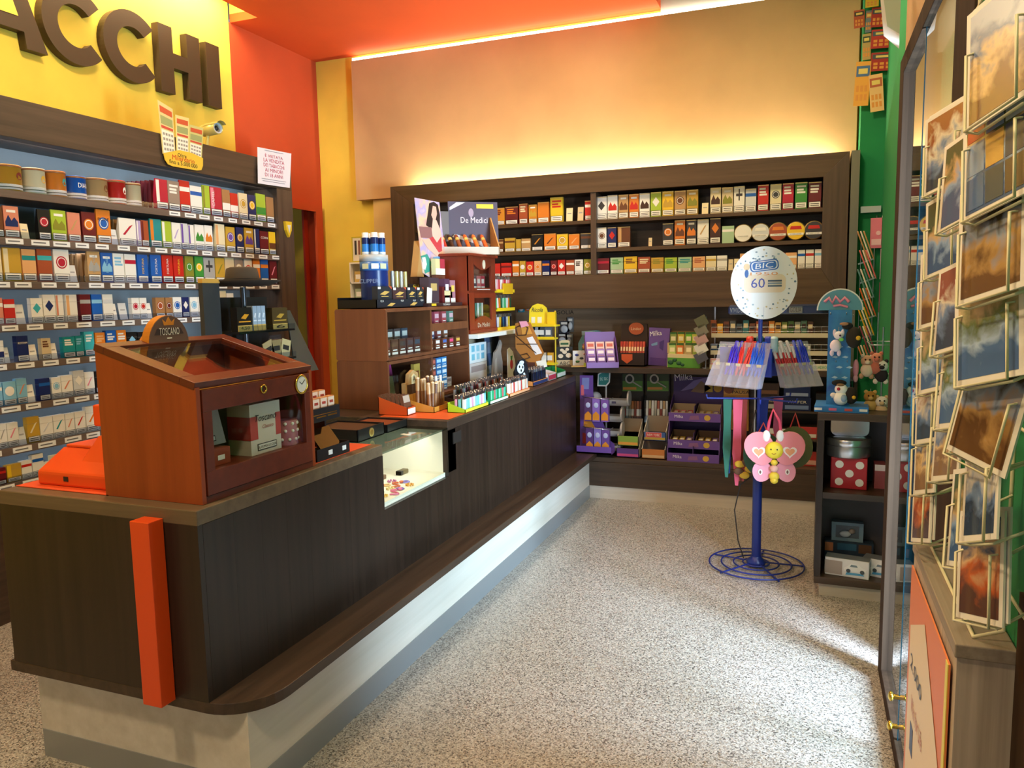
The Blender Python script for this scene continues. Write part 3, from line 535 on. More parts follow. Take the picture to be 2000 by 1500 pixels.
# ================================================================== the wall sign, camera, notices
LM = mat('3c2a14', .55)
z0, z1 = 2.878, 3.308
def letter(ch, y0, y1, lab):
    w_, h = y1-y0, z1-z0; mb = MB(); st = .118
    if ch == 'C':
        cx, cz = w_*.53, h/2; ro, ri = h/2, h/2-st*.82; kx = w_*.53/ro; P = []
        P = [(cx+ro*kx*math.cos(R(a)), cz+ro*math.sin(R(a))) for a in range(42, 319, 6)] + [(cx+ri*kx*math.cos(R(a)), cz+ri*math.sin(R(a))) for a in range(318, 41, -6)]
        n = len(P)//2; vs = [(x, 0, z) for x, z in P]+[(x, .055, z) for x, z in P]; N = len(P)
        fs = [(i, i+1, N-2-i, N-1-i) for i in range(n-1)]; fs += [tuple(N+j for j in reversed(f)) for f in fs]; fs += [(i, i+N, (i+1) % N+N, (i+1) % N) for i in range(N)]
        mb.add(vs, fs, LM)
    elif ch == 'H':
        mb.prism([(0, 0), (st, 0), (st, h*.40), (w_-st, h*.40), (w_-st, 0), (w_, 0), (w_, h), (w_-st, h), (w_-st, h*.62), (st, h*.62), (st, h), (0, h)], 0, .055, LM)
    elif ch == 'I': mb.box(0, w_, 0, .055, 0, h, LM)
    else:
        mb.prism([(0, 0), (st*1.05, 0), (w_*.30, h*.2), (w_*.70, h*.2), (w_-st*1.05, 0), (w_, 0), (w_*.5+st*.55, h), (w_*.5-st*.55, h)], 0, .055, LM)
        mb.prism([(w_*.36, h*.37), (w_*.64, h*.37), (w_*.5, h*.80)], -.001, .0, YELLOW)
    mb.obj('sign_letter', loc=(-3.99, y0, z0), rotz=PI2, label=lab, cat='letter', group='letters of the wall sign')
letter('A', 2.80, 3.245, 'brown raised letter A cut by the left edge of the picture')
letter('C', 3.225, 3.635, 'brown raised letter C next to the letter A on yellow wall')
letter('C', 3.625, 4.04, 'brown raised letter C next to the letter H on yellow wall')
letter('H', 4.055, 4.42, 'brown raised letter H on the lit yellow wall')
letter('I', 4.482, 4.612, 'brown raised letter I, last of the wall sign')

def XZ(p, o):  # world point on an x = const plane -> local (u along y, v up)
    return (p.y-o.y, p.z-o.z)
# lottery placard on the rack header
o_ = onX(322, 320, -3.475)
def pp(x, y): return XZ(onX(x, y, -3.475), o_)
pm = MB()
Ycard = mat('e6bd3a', .45); PAPER = mat('ece4cf', .6)
for q, c in (([(308, 195), (318, 300), (343, 303), (337, 213)], 'd8c98a'), ([(343, 224), (345, 303), (369, 310), (369, 231)], 'e2cf8a'), ([(370, 243), (369, 309), (394, 318), (397, 250)], 'c9c47a')):
    P = [pp(*k) for k in q]; pm.prism(P, 0, .003, mat(c, .5))
    a, b_, c_, d_ = [Vector(k) for k in P]
    def ti(u, v): t = (a.lerp(b_, v)).lerp(d_.lerp(c_, v), u); return (t.x, t.y)
    for v0, v1, cc in ((.08, .2, 'c8552f'), (.26, .42, '9aa36a'), (.45, .5, 'c84a3a'), (.53, .98, 'efe9da')):
        pm.prism([ti(.08, v0), ti(.08, v1), ti(.92, v1), ti(.92, v0)], -.001, .001, mat(cc, .5))
    for r_ in range(4):
        for k_ in range(4): pm.prism([ti(.14+k_*.2, .58+r_*.1), ti(.14+k_*.2, .63+r_*.1), ti(.28+k_*.2, .63+r_*.1), ti(.28+k_*.2, .58+r_*.1)], -.0015, .001, mat('9a948a', .6))
pm.prism([pp(*k) for k in [(319, 299), (322, 312), (328, 321), (338, 325), (385, 333), (393, 332), (396, 324), (396, 309), (375, 299), (350, 293)]], -.002, .002, Ycard)
def ptext(t, x, y, size, mt, ww=None):
    u, v = pp(x, y); pm.text(t, u, v, size, mt, y=-.0025, width=ww, rot=0)
ptext('Oltre', 355, 304, .022, INK); ptext('Miliardario', 358, 311, .028, mat('c8301f', .5)); ptext('fino a 5.000.000', 358, 320, .024, INK)
pm.obj('lottery_placard', loc=o_, rotz=PI2, label='yellow lottery placard with three ticket strips above the tobacco rack', cat='placard')
# bullet camera on the header
p = onX(418, 272, -3.62); p.z = 2.461+.146
cm = thing('security_camera', p, 'small cylindrical security camera on top of the tobacco rack', 'camera', rotz=R(78))
CM = mat('c9b768', .3, .3)
MB().lathe([(0, -.11), (.034, -.11), (.038, -.10), (.038, .05), (.034, .05), (.034, .03), (.0, .03)], CM, 20, M=T(0, 0, 0, rx=90)).obj('housing', cm)
MB().lathe([(.034, .045), (.026, .047), (.026, .03), (0, .03)], mat('b9c2cc', .3), 20, M=T(rx=90)).obj('lens_ring', cm)
MB().ell((0, -.03, 0), (.016, .01, .016), BLACK).obj('lens', cm)
MB().add([(.041*math.sin(R(a)), y, .041*math.cos(R(a))) for y in (.06, -.085) for a in range(-60, 61, 15)], [(i, i+1, i+10, i+9) for i in range(8)], CM, True).obj('sun_hood', cm)
mb = MB(); mb.tube([(0, .06, -.02), (0, .07, -.08), (0, .07, -.135)], .012, CM); mb.cyl(0, .07, -.145, -.135, .03, CM); mb.obj('bracket', cm)
# notice sheet
q = [onX(*k, -3.47) for k in ((504, 358), (566, 367), (569, 300), (503, 287))]; o_ = q[0]
nm = MB(); nm.prism([XZ(k, o_) for k in q], 0, .002, mat('eceaf2', .6))
RED = mat('c03a5a', .6)
for k, t in enumerate(('È VIETATA', 'LA VENDITA', 'DEI TABACCHI', 'AI MINORI', 'DI 18 ANNI')):
    u, v = XZ(onX(535, 306+9.4*k, -3.47), o_); nm.text(t, u, v, .024, RED, y=-.001, width=.19+.03*(k in (1, 2)), rot=.03)
for yy, s_ in ((297, .2), (352, .26), (356, .24)):
    u, v = XZ(onX(535, yy, -3.47), o_); nm.text('_______________________', u, v, .0035, mat('8a8894', .6), y=-.001, width=s_, rot=.03)
nm.obj('notice_sheet', loc=o_, rotz=PI2, label='white paper notice with red Italian lettering taped to the rack corner', cat='notice')
p = onX(560, 447, XF+.014)
mb = MB(); mb.prism([(-.035, .05), (-.03, -.01), (0, -.06), (.03, -.01), (.035, .05)], -.02, 0, mat('e0b92a', .4)); mb.prism([(-.018, .025), (0, -.03), (.018, .025)], -.023, 0, mat('d8d4c8', .4))
mb.obj('alarm_sensor', loc=p, rotz=PI2, label='small yellow shield shaped sensor on the rack side post', cat='sensor')
# ================================================================== things on the counter
CZ = .916
def slab(mb, pts, x0, x1, mt):
    """polygon in local YZ extruded along x"""
    n = len(pts); vs = [(x0, y, z) for y, z in pts]+[(x1, y, z) for y, z in pts]
    return mb.add(vs, [list(range(n-1, -1, -1)), list(range(n, 2*n))]+[(i, (i+1) % n, (i+1) % n+n, i+n) for i in range(n)], mt)
# ---- big mahogany cigar case with glass lid and door
W_, D_, HF, HB = .548, .376, .352, .462
hc = thing('cigar_case', (-1.624, 1.70, CZ), 'mahogany cigar display case with sloping glass lid and round gauge', 'display case', PI2)
for x0, x1 in ((0, .016), (W_-.016, W_)): slab(MB(), [(0, 0), (D_, 0), (D_, HB-.012), (0, HF-.012)], x0, x1, MAHOGZ_LIT).obj('side_panel', hc)
MB().box(.016, W_-.016, 0, D_, 0, .02, MAHOG_DIM).obj('bottom_panel', hc)
MB().box(.016, W_-.016, D_-.012, D_, .02, HB-.003, MAHOG_DIM).obj('back_panel', hc)
MB().box(.016, W_-.016, .02, D_-.02, .285, .29, mat('8a5a2a', .6)).obj('tray_floor', hc)
dm = MB()
for a in (.19, .36): dm.box(a, a+.006, .03, D_-.02, .29, .325, mat('c89a4a', .5))
dm.box(.02, W_-.02, .2, .206, .29, .335, mat('c89a4a', .5)); dm.obj('tray_divider', hc)
ang = math.degrees(math.atan2(HB-HF, D_)); A = T(0, 0, HF, rx=ang); LL = math.hypot(D_, HB-HF)
lid = MB()
for b in ((0, W_, 0, .055), (0, W_, LL-.04, LL), (0, .055, .055, LL-.04), (W_-.055, W_, .055, LL-.04)): lid.box(b[0]-(.0015 if b[0] == 0 else 0), b[1]+(.0015 if b[1] == W_ else 0), b[2], b[3], -.018, .004, MAHOG_DIM, M=A)
lid = lid.obj('lid', hc, .0015); MB().box(.05, W_-.05, .05, LL-.035, -.006, -.001, GLASS, M=A).obj('lid_glass', lid)
dr = MB()
for b in ((.02, W_-.02, .022, .092), (.02, W_-.02, .268, HF-.02), (.02, .055, .092, .268), (W_-.05, W_-.02, .092, .268)): dr.box(b[0], b[1], -.004, .014, b[2], b[3], MAHOG_DIM)
dr = dr.obj('front_door', hc, .0012); MB().box(.05, W_-.045, .004, .008, .088, .272, GLASS).obj('door_glass', dr)
k = MB(); k.lathe([(.014, 0), (.016, .003), (.012, .005), (.010, .002)], BRASS, 16, M=T(.285, -.004, .305, rx=90)); k.box(.272, .284, -.0065, -.004, .299, .311, BLACK); k.obj('lock_ring', dr)
g = MB(); A2 = T(.478, -.004, .298, rx=90); g.lathe([(0, 0), (.033, 0), (.034, .006), (.029, .008), (.028, .004), (0, .004)], BRASS, 24, M=A2); g.disc(.478, .298, .027, .027, -.0092, -.0085, mat('e8e6dc', .2), 24)
g.tube([(.478, -.0098, .298), (.494, -.0098, .312)], .0012, INK); g.tube([(.478, -.0098, .298), (.466, -.0098, .308)], .0012, INK); g.obj('gauge', dr)
sg = MB(); half = [(.085*math.cos(R(a)), .092*math.sin(R(a))) for a in range(0, 181, 9)]
sg.prism(half, 0, .03, mat('c87a1e', .5)); sg.prism([(x*.985, z*.985) for x, z in half], -.002, 0, mat('6a5046', .5))
sg.prism([(-.062, .03), (.062, .03), (.05, .05), (-.05, .05)], -.003, 0, mat('3c2a2c', .5)); sg.text('TOSCANO', 0, .04, .024, WHITE, y=-.0036, width=.085)
sg.prism([(-.02, .06), (.02, .06), (.026, .08), (.012, .07), (0, .088), (-.012, .07), (-.026, .08)], -.003, 0, mat('d88a1e', .5)); sg.box(-.01, .01, -.003, 0, .016, .02, WHITE)
sg.obj('sign', hc, loc=(.255, .34, HB-.012))
MB().box(.018, W_-.018, .02, D_-.014, .075, .088, MAHOG_DIM).obj('inner_floor', hc)
def at_case(x, y, z): return (-1.624-y, 1.70+x, CZ+z+(.0665 if z < .2 else 0))
def script(mb, t, x, z, s, mt, y): mb.text(t, x, z, s, mt, y=y, shear=.35)
# things inside it
b = MB(); b.box(-.075, .075, 0, .09, 0, .165, mat('e5ddd0', .5)); b.box(-.0755, -.04, -.001, .06, .05, .125, mat('c8504a', .5)); b.box(.05, .0755, -.001, .06, .05, .125, mat('c8504a', .5)); b.box(-.076, -.074, 0, .09, .05, .125, mat('c8504a', .5))
script(b, 'Toscano', 0, .118, .022, INK, -.001); script(b, 'Classico', .01, .088, .012, mat('a83a3a', .5), -.001); b.box(-.045, .05, -.0012, 0, .012, .034, INK); b.box(-.042, .047, -.0018, 0, .0145, .0315, WHITE); b.text('IL FUMO UCCIDE', .0025, .023, .008, INK, y=-.002)
b.obj('cigar_box', loc=at_case(.335, .035, .022), rotz=PI2, label='white cigar box with red sides standing inside the mahogany case', cat='cigar box')
b = MB(); b.box(-.072, .072, 0, .07, 0, .19, mat('cfc9bd', .5)); script(b, 'Master', 0, .175, .02, mat('8a8478', .5), -.0005)
b.obj('cigar_box', loc=at_case(.36, .15, .022), rotz=PI2, label='tall grey white cigar box behind the red sided one in the case', cat='cigar box')
b = MB(); b.box(0, .14, 0, .02, 0, .12, mat('b9b2a6', .5)); b.box(.06, .09, -.001, 0, .03, .11, mat('c8605a', .5)); b.box(.01, .10, -.001, 0, .012, .03, INK); b.box(.013, .097, -.0015, 0, .015, .027, WHITE); b.ell((.03, -.003, .07), (.03, .004, .02), mat('e9e6f0', .2))
b = b.obj('cigar_box', loc=at_case(.07, .09, .075), rotz=PI2, label='tilted grey cigar box at the near end of the mahogany case', cat='cigar box'); b.rotation_euler = (R(-14), 0, PI2)
b = MB(); b.box(0, .125, 0, .11, 0, .05, wood('cedar', '8a3a1c', 'a04a26', 'X')); b.box(.07, .1, -.001, 0, .015, .03, WHITE); b.obj('cedar_box', None, .001, loc=at_case(.05, .045, .022), rotz=PI2, label='small cedar wood box under the tilted grey box', cat='box')
b = MB(); b.cyl(0, 0, 0, .09, .032, mat('8f93a0', .35, .3)); b.lathe([(.0335, .085), (.0335, .125), (0, .127)], STEEL); b.obj('tin', loc=at_case(.48, .16, .022), label='silver lidded tin at the back of the mahogany case', cat='tin')
b = MB(); b.cyl(0, 0, 0, .085, .036, mat('b8707e', .5))
for a in range(-120, 100, 40):
    for h in (.02, .05, .075): b.ell((.036*math.cos(R(a+(h > .04)*20)), .036*math.sin(R(a+(h > .04)*20)), h), (.006, .006, .006), WHITE, 8, 5)
b.obj('spotted_tin', loc=at_case(.475, .06, .022), label='pink tin with white spots inside the mahogany case', cat='tin')
for i, (x, y, c, nm) in enumerate(((.11, .10, 'c85a2e', 'orange'), (.27, .09, 'a8a49a', 'grey'), (.43, .10, '8a6a3a', 'brown'), (.12, .28, '6a4a2a', 'dark brown'), (.28, .29, '9a948a', 'silver'), (.45, .28, 'b98a3a', 'golden'))):
    b = MB(); b.box(-.05, .05, -.06, .05, 0, .012, mat(c, .3)); b.box(-.03, .03, -.04, .0, .012, .0125, WHITE if i < 2 else mat('d8c9a0', .4)); b = b.obj('cigar_packet', loc=at_case(x, y, .291), rotz=PI2+.1*(i-2), label='%s flat packet lying under the glass lid of the case' % nm, cat='packet', group='packets under the case lid')
# ---- orange scale and mat
MB().box(-2.395, -1.99, 1.70, 2.05, 0, .002, mat('e0501c', .6)).obj('desk_mat', loc=(0, 0, CZ), label='flat orange desk mat under the orange scale', cat='mat')
sc = thing('shop_scale', (-2.34, 1.735, CZ+.002), 'orange plastic shop scale with raised display beside the case', 'scale')
m = MB(); slab(m, [(.0, .0), (.27, 0), (.27, .085), (.10, .105), (0, .045)], 0, .325, ORG); m.obj('body', sc, .008)
MB().box(.015, .31, .1, .26, .105, .115, ORG).obj('pan', sc, .004)
MB().box(.03, .16, .2, .24, .16, .235, ORG).obj('display_head', sc, .006)
MB().box(.085, .115, .215, .235, .09, .17, ORG).obj('neck', sc)
MB().box(.10, .145, .197, .2, .185, .215, BLACK).obj('display', sc)
MB().box(.12, .14, -.0015, .003, .018, .034, INK).obj('socket', sc)
m = MB(); slab(m, [(.03, .055), (.2, .10), (.2, .155), (.12, .145)], .14, .32, ORG); m.obj('keypad_hump', sc, .006)
# ---- hat on a cigar stand
HX, HY = -2.1, 2.575
hs = thing('cigar_stand', (HX, HY-.02, CZ), 'black tiered cigar stand with silver side plate behind the mahogany case', 'display stand', PI2)
K = mat('1d1c1e', .35)
MB().box(-.12, .23, 0, .16, 0, .012, K).obj('base', hs); MB().box(-.10, .22, .12, .14, .012, .60, K).obj('back_panel', hs)
for z in (.20, .335, .455): m = MB(); m.box(-.13, .22, -.02, .13, z, z+.008, K); m.box(-.13, .22, -.022, -.02, z, z+.03, ACRYL); m.obj('tier', hs)
MB().cyl(0, .06, .012, .64, .012, mat('4a4a50', .3, .6)).obj('post', hs)
MB().prism([(.235, .54), (.26, .54), (.45, .26), (.28, .26)], .03, .036, STEEL).obj('side_plate', hs)
ht = MB(); ht.lathe([(0, .062), (.045, .066), (.06, .06), (.068, .02), (.072, .004)], mat('4a3f34', .9), 28, M=T(0)); ht.lathe([(.072, .004), (.105, -.004), (.148, .012), (.151, .009), (.105, -.010), (.066, -.004)], mat('2a211a', .9), 28); ht.lathe([(.0725, .002), (.0735, .008), (.0725, .018), (.0695, .02)], mat('1d1815', .8), 28)
ht.obj('felt_hat', loc=(HX-.06, HY-.02, CZ+.655), label='small dark brown felt hat resting on the black cigar stand', cat='hat')
def blackpack(lab, loc, w, h, c, acc, txt=None, d=.03, grp='packs on the cigar stand'):
    b = MB(); b.box(-w/2, w/2, 0, d, 0, h, mat(c, .35)); b.prism([(-w*.25, h*.55), (w*.05, h*.5), (w*.3, h*.7), (0, h*.72)], -.0008, 0, mat(acc, .35)); b.box(-w*.4, w*.4, -.0006, 0, h*.38, h*.43, mat(acc, .35))
    b.box(-w*.48, w*.48, -.0012, 0, 0, h*.25, mat('d8b45a', .45))
    if txt: b.text(txt, 0, h*.125, h*.16, INK, y=-.0014, width=w*.6)
    return b.obj('cigar_pack', loc=loc, rotz=PI2, label=lab, cat='cigar pack', group=grp)
blackpack('black and gold pack at left on the cigar stand top tier', (HX+.0, HY-.09, CZ+.464), .085, .095, '181614', 'e0a02a', '4,50')
for i in range(3): blackpack('blue foil pack, %s from left on the cigar stand top tier' % ORD[i+2], (HX-.0, HY-.028+.026*i, CZ+.464), .024, .10, '9ab0c8', 'd8e4f0')
blackpack('brown patterned pack at right on the cigar stand top tier', (HX+.0, HY+.13, CZ+.464), .10, .09, '4a3a1e', 'b8923a', '6')
for i, (dx, c) in enumerate(((.08, 'a8946a'), (.12, '8a7850'), (.17, 'b9a87a'))):
    b = MB(); b.box(-.03, .03, 0, .004, 0, .075, mat(c, .5), M=T(ry=-18+16*i)); b.box(-.02, .02, -.0006, 0, .03, .05, INK, M=T(ry=-18+16*i)); b.obj('leaflet', loc=(HX+.0, HY-.02+dx, CZ+.344), rotz=PI2, label='buff leaflet, %s from left on the cigar stand middle tier' % ORD[i+1], cat='leaflet', group='leaflets on the cigar stand')
cs = thing('card_stand', (-2.15, 2.365, CZ), 'dark grey upright panel with yellow strip behind the mahogany case', 'stand', PI2)
MB().box(-.045, .045, 0, .02, 0, .655, mat('3a3d42', .5)).obj('panel', cs); MB().box(-.046, .046, -.002, .02, .655, .672, mat('e0b050', .5)).obj('label_strip', cs); MB().box(-.07, .07, -.02, .05, 0, .008, BLACK).obj('foot', cs)
# ---- small black tiered display beside the case
sd = thing('counter_display', (-1.645, 2.285, CZ), 'small black two tier cigar display right of the mahogany case', 'display stand', PI2)
m = MB(); m.box(0, .21, 0, .14, 0, .012, K); m.box(0, .21, -.002, 0, 0, .045, K); m.box(.0, .004, 0, .14, 0, .045, K); m.box(.206, .21, 0, .14, 0, .045, K); m.obj('lower_tray', sd)
m = MB(); m.box(0, .21, .04, .16, .135, .145, K); m.box(0, .21, .036, .04, .135, .185, K); m.box(0, .005, .04, .16, .135, .185, K); m.box(.205, .21, .04, .16, .135, .185, K)
for a in (.06, .13): m.box(a, a+.06, .0354, .036, .15, .155, BRASS)
m.box(.04, .19, .0354, .036, .16, .163, BRASS); m.obj('upper_tray', sd)
MB().box(.0, .01, .1, .16, .012, .135, K).obj('upright', sd); MB().box(.2, .21, .1, .16, .012, .135, K).obj('upright', sd)
MB().box(.07, .2, 0, .004, 0, .11, mat('8a7a6a', .08, 1.), M=T(0, .015, .014, rx=-38)).obj('mirror_plate', sd)
for a in (.07, .16): MB().box(a, a+.025, -.003, -.002, .015, .032, WHITE).obj('price_tag', sd)
for i in range(4):
    for j in range(2):
        b = MB(); w = .019; b.box(-w, w, -.012, .012, 0, .075+.02*j, mat('c88a5a', .4)); b.box(-w-.0005, w+.0005, -.0125, .0125, .04+.02*j, .072+.02*j, mat('e8c8b0', .45)); b.box(-w*.6, w*.6, -.013, 0, .05+.02*j, .06+.02*j, mat('a83a2a', .5))
        b.obj('cigarillo_box', loc=(-1.645-.06-.04*j, 2.285+.03+.048*i, CZ+.146), rotz=PI2, label='small copper cigarillo box, %s row, %s from left in black display' % (('front', 'rear')[j], ORD[i+1]), cat='cigarillo box', group='cigarillo boxes in the black display')
# ---- flat black boxes on the niche glass
for i, (x, y, w, d, h, cc) in enumerate(((-1.80, 2.80, .22, .25, .055, '4a2e1a'), (-1.80, 3.045, .19, .22, .038, '7a3a1c'))):
    fb = thing('flat_case', (x, y, .885), ('flat black cigar case with gold crest lying on the niche glass', 'thin black tray with reddish lining next to the crested flat case')[i], 'case', PI2)
    m = MB(); m.box(0, w, 0, .006, 0, h, BLACK); m.box(0, w, d-.006, d, 0, h, BLACK); m.box(0, .006, 0, d, 0, h, BLACK); m.box(w-.006, w, 0, d, 0, h, BLACK); m.box(0, w, 0, d, 0, .006, BLACK); m.obj('tray', fb, .001)
    MB().box(.006, w-.006, .006, d-.006, .006, h-.008, mat(cc, .5)).obj('lining', fb)
    if i == 0: m = MB(); m.disc(.11, .028, .02, .02, -.002, 0, mat('e0c878', .3, .8), 20); m.disc(.11, .028, .012, .012, -.003, 0, mat('c8a050', .3, .8), 14); m.obj('crest', fb)
b = MB(); b.box(0, .02, 0, .05, 0, .001, WHITE); b.box(.02, .035, .015, .03, 0, .001, WHITE); b.obj('price_slip', loc=(-1.68, 3.02, .885), rotz=1.2, label='small white price slip lying on the niche glass', cat='price slip')
# ---- trinkets in the niche
NZ_ = NZ+.001
m = MB(); m.box(-.04, .04, 0, .05, 0, .055, mat('3a3038', .5)); m.box(-.041, .041, -.001, .0, 0, .04, mat('cfe6f0', .5)); m.obj('trinket_box', loc=(-1.78, 2.72, NZ_), rotz=PI2, label='dark box with pale blue front in the lit glass niche', cat='box')
m = MB(); m.tube([(.04*math.cos(a*.35), .028*math.sin(a*.35), .005+.006*(a % 3)) for a in range(54)], .003, mat('3c4c6a', .5)); m.obj('cord_bracelet', loc=(-1.80, 2.85, NZ_), label='coiled dark blue cord bracelet in the glass niche', cat='bracelet')
for i, (x, y, c) in enumerate(((-1.84, 3.03, '6a4a34'), (-1.80, 3.17, '6e5a34'))):
    m = MB(); m.box(-.035, .035, -.016, .016, 0, .02, mat(c, .4)); m.box(-.035, -.015, -.0165, .0165, 0, .0205, BLACK); m.obj('lighter_case', None, .003, loc=(x, y, NZ_), rotz=PI2, label=('brown pocket lighter case in the middle of the niche', 'olive pocket lighter case at the far side of the niche')[i], cat='lighter case')
cols = ['c83a4a', 'e0b04a', 'd86a8a', '7a5ab0', 'd89a3a', 'b02a2a', '6a9a6a', 'e8d08a', 'c8603a', '8a7ac8', 'e0c860', 'c02a3a', 'd8b070', 'a85a8a']
cn = ['red', 'golden', 'pink', 'purple', 'amber', 'dark red', 'green', 'pale gold', 'orange', 'lilac', 'yellow', 'scarlet', 'sand', 'plum']
for i in range(14):
    m = MB(); rr = .013+.006*random.random(); mt = mat(cols[i], .3)
    if i % 3 == 0: m.lathe([(rr, 0), (rr+.006, .003), (rr, .006), (rr-.005, .003), (rr, 0)], mt, 16)
    elif i % 3 == 1:
        for a in range(8): m.ell((rr*math.cos(a*.785), rr*math.sin(a*.785), .005), (.005, .005, .005), mt, 8, 5)
    else: m.tube([(.03*math.sin(a*.6), -.04+.008*a, .004) for a in range(11)], .004, mt); m.ell((0, .05, .006), (.01, .012, .006), mt)
    u, v = i % 5, i//5
    m.obj('trinket', loc=(-1.655-.05*v-.01*(u % 2), 2.705+.068*u+.085*(v)*.6, NZ_), label='%s bead trinket lying on the floor of the glass niche' % cn[i], cat='trinket', group='trinkets in the glass niche')

# ---- walnut display cabinets stacked at the back of the counter
def cabinet(z, h, lab, sh):
    c = thing('display_cabinet', (-2.04, 3.48, z), lab, 'cabinet', PI2)
    W, Dp = 1.03, .31
    slab(MB(), [(y, zz) for y, zz in rrect(0, Dp, 0, h, .012, 3)], 0, .014, WALNUT).obj('side_panel', c)
    MB().box(W-.014, W, 0, Dp, 0, h, WALNUT).obj('side_panel', c)
    MB().box(.014, W-.014, 0, Dp, h-.018, h-.001, WALNUT).obj('top_panel', c, .001); MB().box(.014, W-.014, 0, Dp, .001, .018, WALNUT).obj('bottom_panel', c, .001)
    MB().box(.014, W-.014, Dp-.01, Dp, .018, h-.018, mat('3a211a', .6)).obj('back_panel', c); MB().box(.50, .52, .002, Dp-.01, .018, h-.018, WALNUT).obj('divider', c)
    for x0, x1, zz, y0 in sh: MB().box(x0, x1, y0, Dp-.01, zz-.012, zz, WALNUT).obj('shelf', c)
    MB().box(.014, .50, -.003, 0, .018, h-.018, GLASS).obj('glass_pane', c)
    return c
c1 = cabinet(CZ, .258, 'lower walnut cabinet with open bays behind the lighter trays', [])
c2 = cabinet(CZ+.259, .272, 'upper walnut cabinet with glazed bay under the black cigar tray', [(.52, 1.016, .155, .02)])
MB().box(.52, 1.016, .0, .012, .13, .175, WALNUT).obj('fascia', c2)
def small(lab, u, v, z, w, h, c, acc, grp, d=.03, name='cigar_pack', cat='cigar pack', lean=0, base=(-2.04, 3.48)):
    b = MB(); b.box(-w/2, w/2, 0, d, 0, h, mat(c, .35), M=T(rx=-lean)); b.box(-w*.4, w*.4, -.001, 0, h*.55, h*.85, mat(acc, .4), M=T(rx=-lean)); b.box(-w*.42, w*.42, -.001, 0, h*.05, h*.2, mat('e6e0d6', .4), M=T(rx=-lean)); b.box(-w*.3, w*.3, -.0015, 0, h*.30, h*.36, mat('f2f0ea', .4), M=T(rx=-lean))
    return b.obj(name, loc=(base[0]-v, base[1]+u, z), rotz=PI2, label=lab, cat=cat, group=grp)
z2 = CZ+.259
GC = 'small packs in the walnut cabinets'
for i, (c, n) in enumerate((('7a3a34', 'dark red'), ('6a4a3a', 'brown'), ('4a4240', 'charcoal'), ('5a4a4a', 'grey brown'), ('46505e', 'slate'))):
    small('%s pack in glazed walnut bay, rear row, %s from left' % (n, ORD[i+1]), .085+.085*i, .13, z2+.06, .07, .095, c, 'd0ccc8', GC)
    small('%s pack in glazed walnut bay, front row, %s from left' % (n, ORD[i+1]), .085+.085*i, .05, z2+.019, .072, .085, '5a3a30', c, GC)
MB().box(.03, .49, .11, .3, .018, .058, mat('3a241c', .6)).obj('riser', c2)
small('pale green pack standing alone at left of the glazed walnut bay', .03, .2, z2+.059, .03, .12, '8aa8a0', 'b03a3a', GC)
for i, (c, n) in enumerate((('4a5a50', 'dark green'), ('a84a5a', 'rose'), ('a84a50', 'red'), ('6a8a7a', 'sage'))):
    small('%s pack on the upper shelf of the right walnut bay, %s from left' % (n, ORD[i+1]), .58+.1*i, .05, z2+.156, .06, .085, c, 'e0b0b8', GC)
for i, (c, n) in enumerate((('6a3a2e', 'brown'), ('7a4a3a', 'russet'), ('5a5a7a', 'blue grey'), ('8a4a44', 'brick'), ('8a5a40', 'copper'))):
    small('%s pack in right walnut bay, rear row, %s from left' % (n, ORD[i+1]), .56+.095*i, .12, z2+.055, .06, .08, c, 'e6dcd6', GC)
    small('white tagged pack in right walnut bay, front row, %s from left' % ORD[i+1], .57+.095*i, .04, z2+.019, .06, .06, '6a3a26', ('e8e0d0', 'f0f0f0', '4a6ab0', 'e84a7a', 'e0b04a')[i], GC)
MB().box(.53, 1.01, .1, .3, .018, .054, mat('3a241c', .6)).obj('riser', c2)
# lower bays
b = MB(); b.box(0, .30, 0, .004, 0, .20, mat('dfe6dc', .6), M=T(rx=-8)); b.box(.0, .10, -.001, 0, .02, .18, mat('2a6a4a', .6), M=T(rx=-8)); b.box(.22, .30, -.001, 0, .13, .2, mat('a83a7a', .6), M=T(rx=-8)); b.obj('leaflet_card', loc=(-2.18, 3.50, CZ+.02), rotz=PI2, label='white leaflet with green edge inside the lower walnut cabinet', cat='leaflet')
b = MB(); b.prism([(-.10, 0), (.10, 0), (.10, .13), (.06, .13), (.05, .175), (0, .195), (-.05, .175), (-.06, .13), (-.10, .13)], 0, .02, mat('c8a06a', .6)); b.box(-.075, .075, -.001, 0, .02, .12, mat('5a3a22', .6)); b.prism([(-.035, .12), (.035, .12), (.03, .16), (0, .175), (-.03, .16)], -.002, 0, mat('e8d8a8', .6)); b.text('A', 0, .148, .03, INK, y=-.003)
b.obj('wooden_sign', loc=(-2.04-.03+.06, 3.70, CZ), rotz=PI2, label='arched kraft wood sign standing behind the cigar tubes', cat='sign')
b = MB(); b.box(-.035, .035, 0, .02, .08, .19, mat('caa04a', .5)); b.box(-.02, .02, -.001, 0, .11, .15, mat('8a4a2a', .5)); b.tube([(0, .01, 0), (0, .01, .08)], .006, mat('8a8a8a', .4)); b.obj('small_placard', loc=(-2.10, 3.91, CZ+.019), rotz=PI2, label='small yellow placard on a stem inside the lower walnut cabinet', cat='placard')
for i in range(4):
    for j in range(3): small('%s pack stacked in lower right walnut bay, column %s, level %s' % (('rust', 'brown', 'blue', 'light blue')[i], ('one', 'two', 'three', 'four')[i], ('one', 'two', 'three')[j]), .56+.075*i, .06, CZ+.019+.068*j, .066, .066, ('8a4a3a', '7a4438', '2a6aa8', '3a86c0')[i], ('d8c8c0', 'c86a5a', 'a8d0e8', 'e8f0f4')[i], 'packs stacked in the lower walnut bay')
small('small white carton at the far end of the lower walnut bay', .93, .10, CZ+.019, .07, .06, 'c8b8b0', '8a7a74', GC)
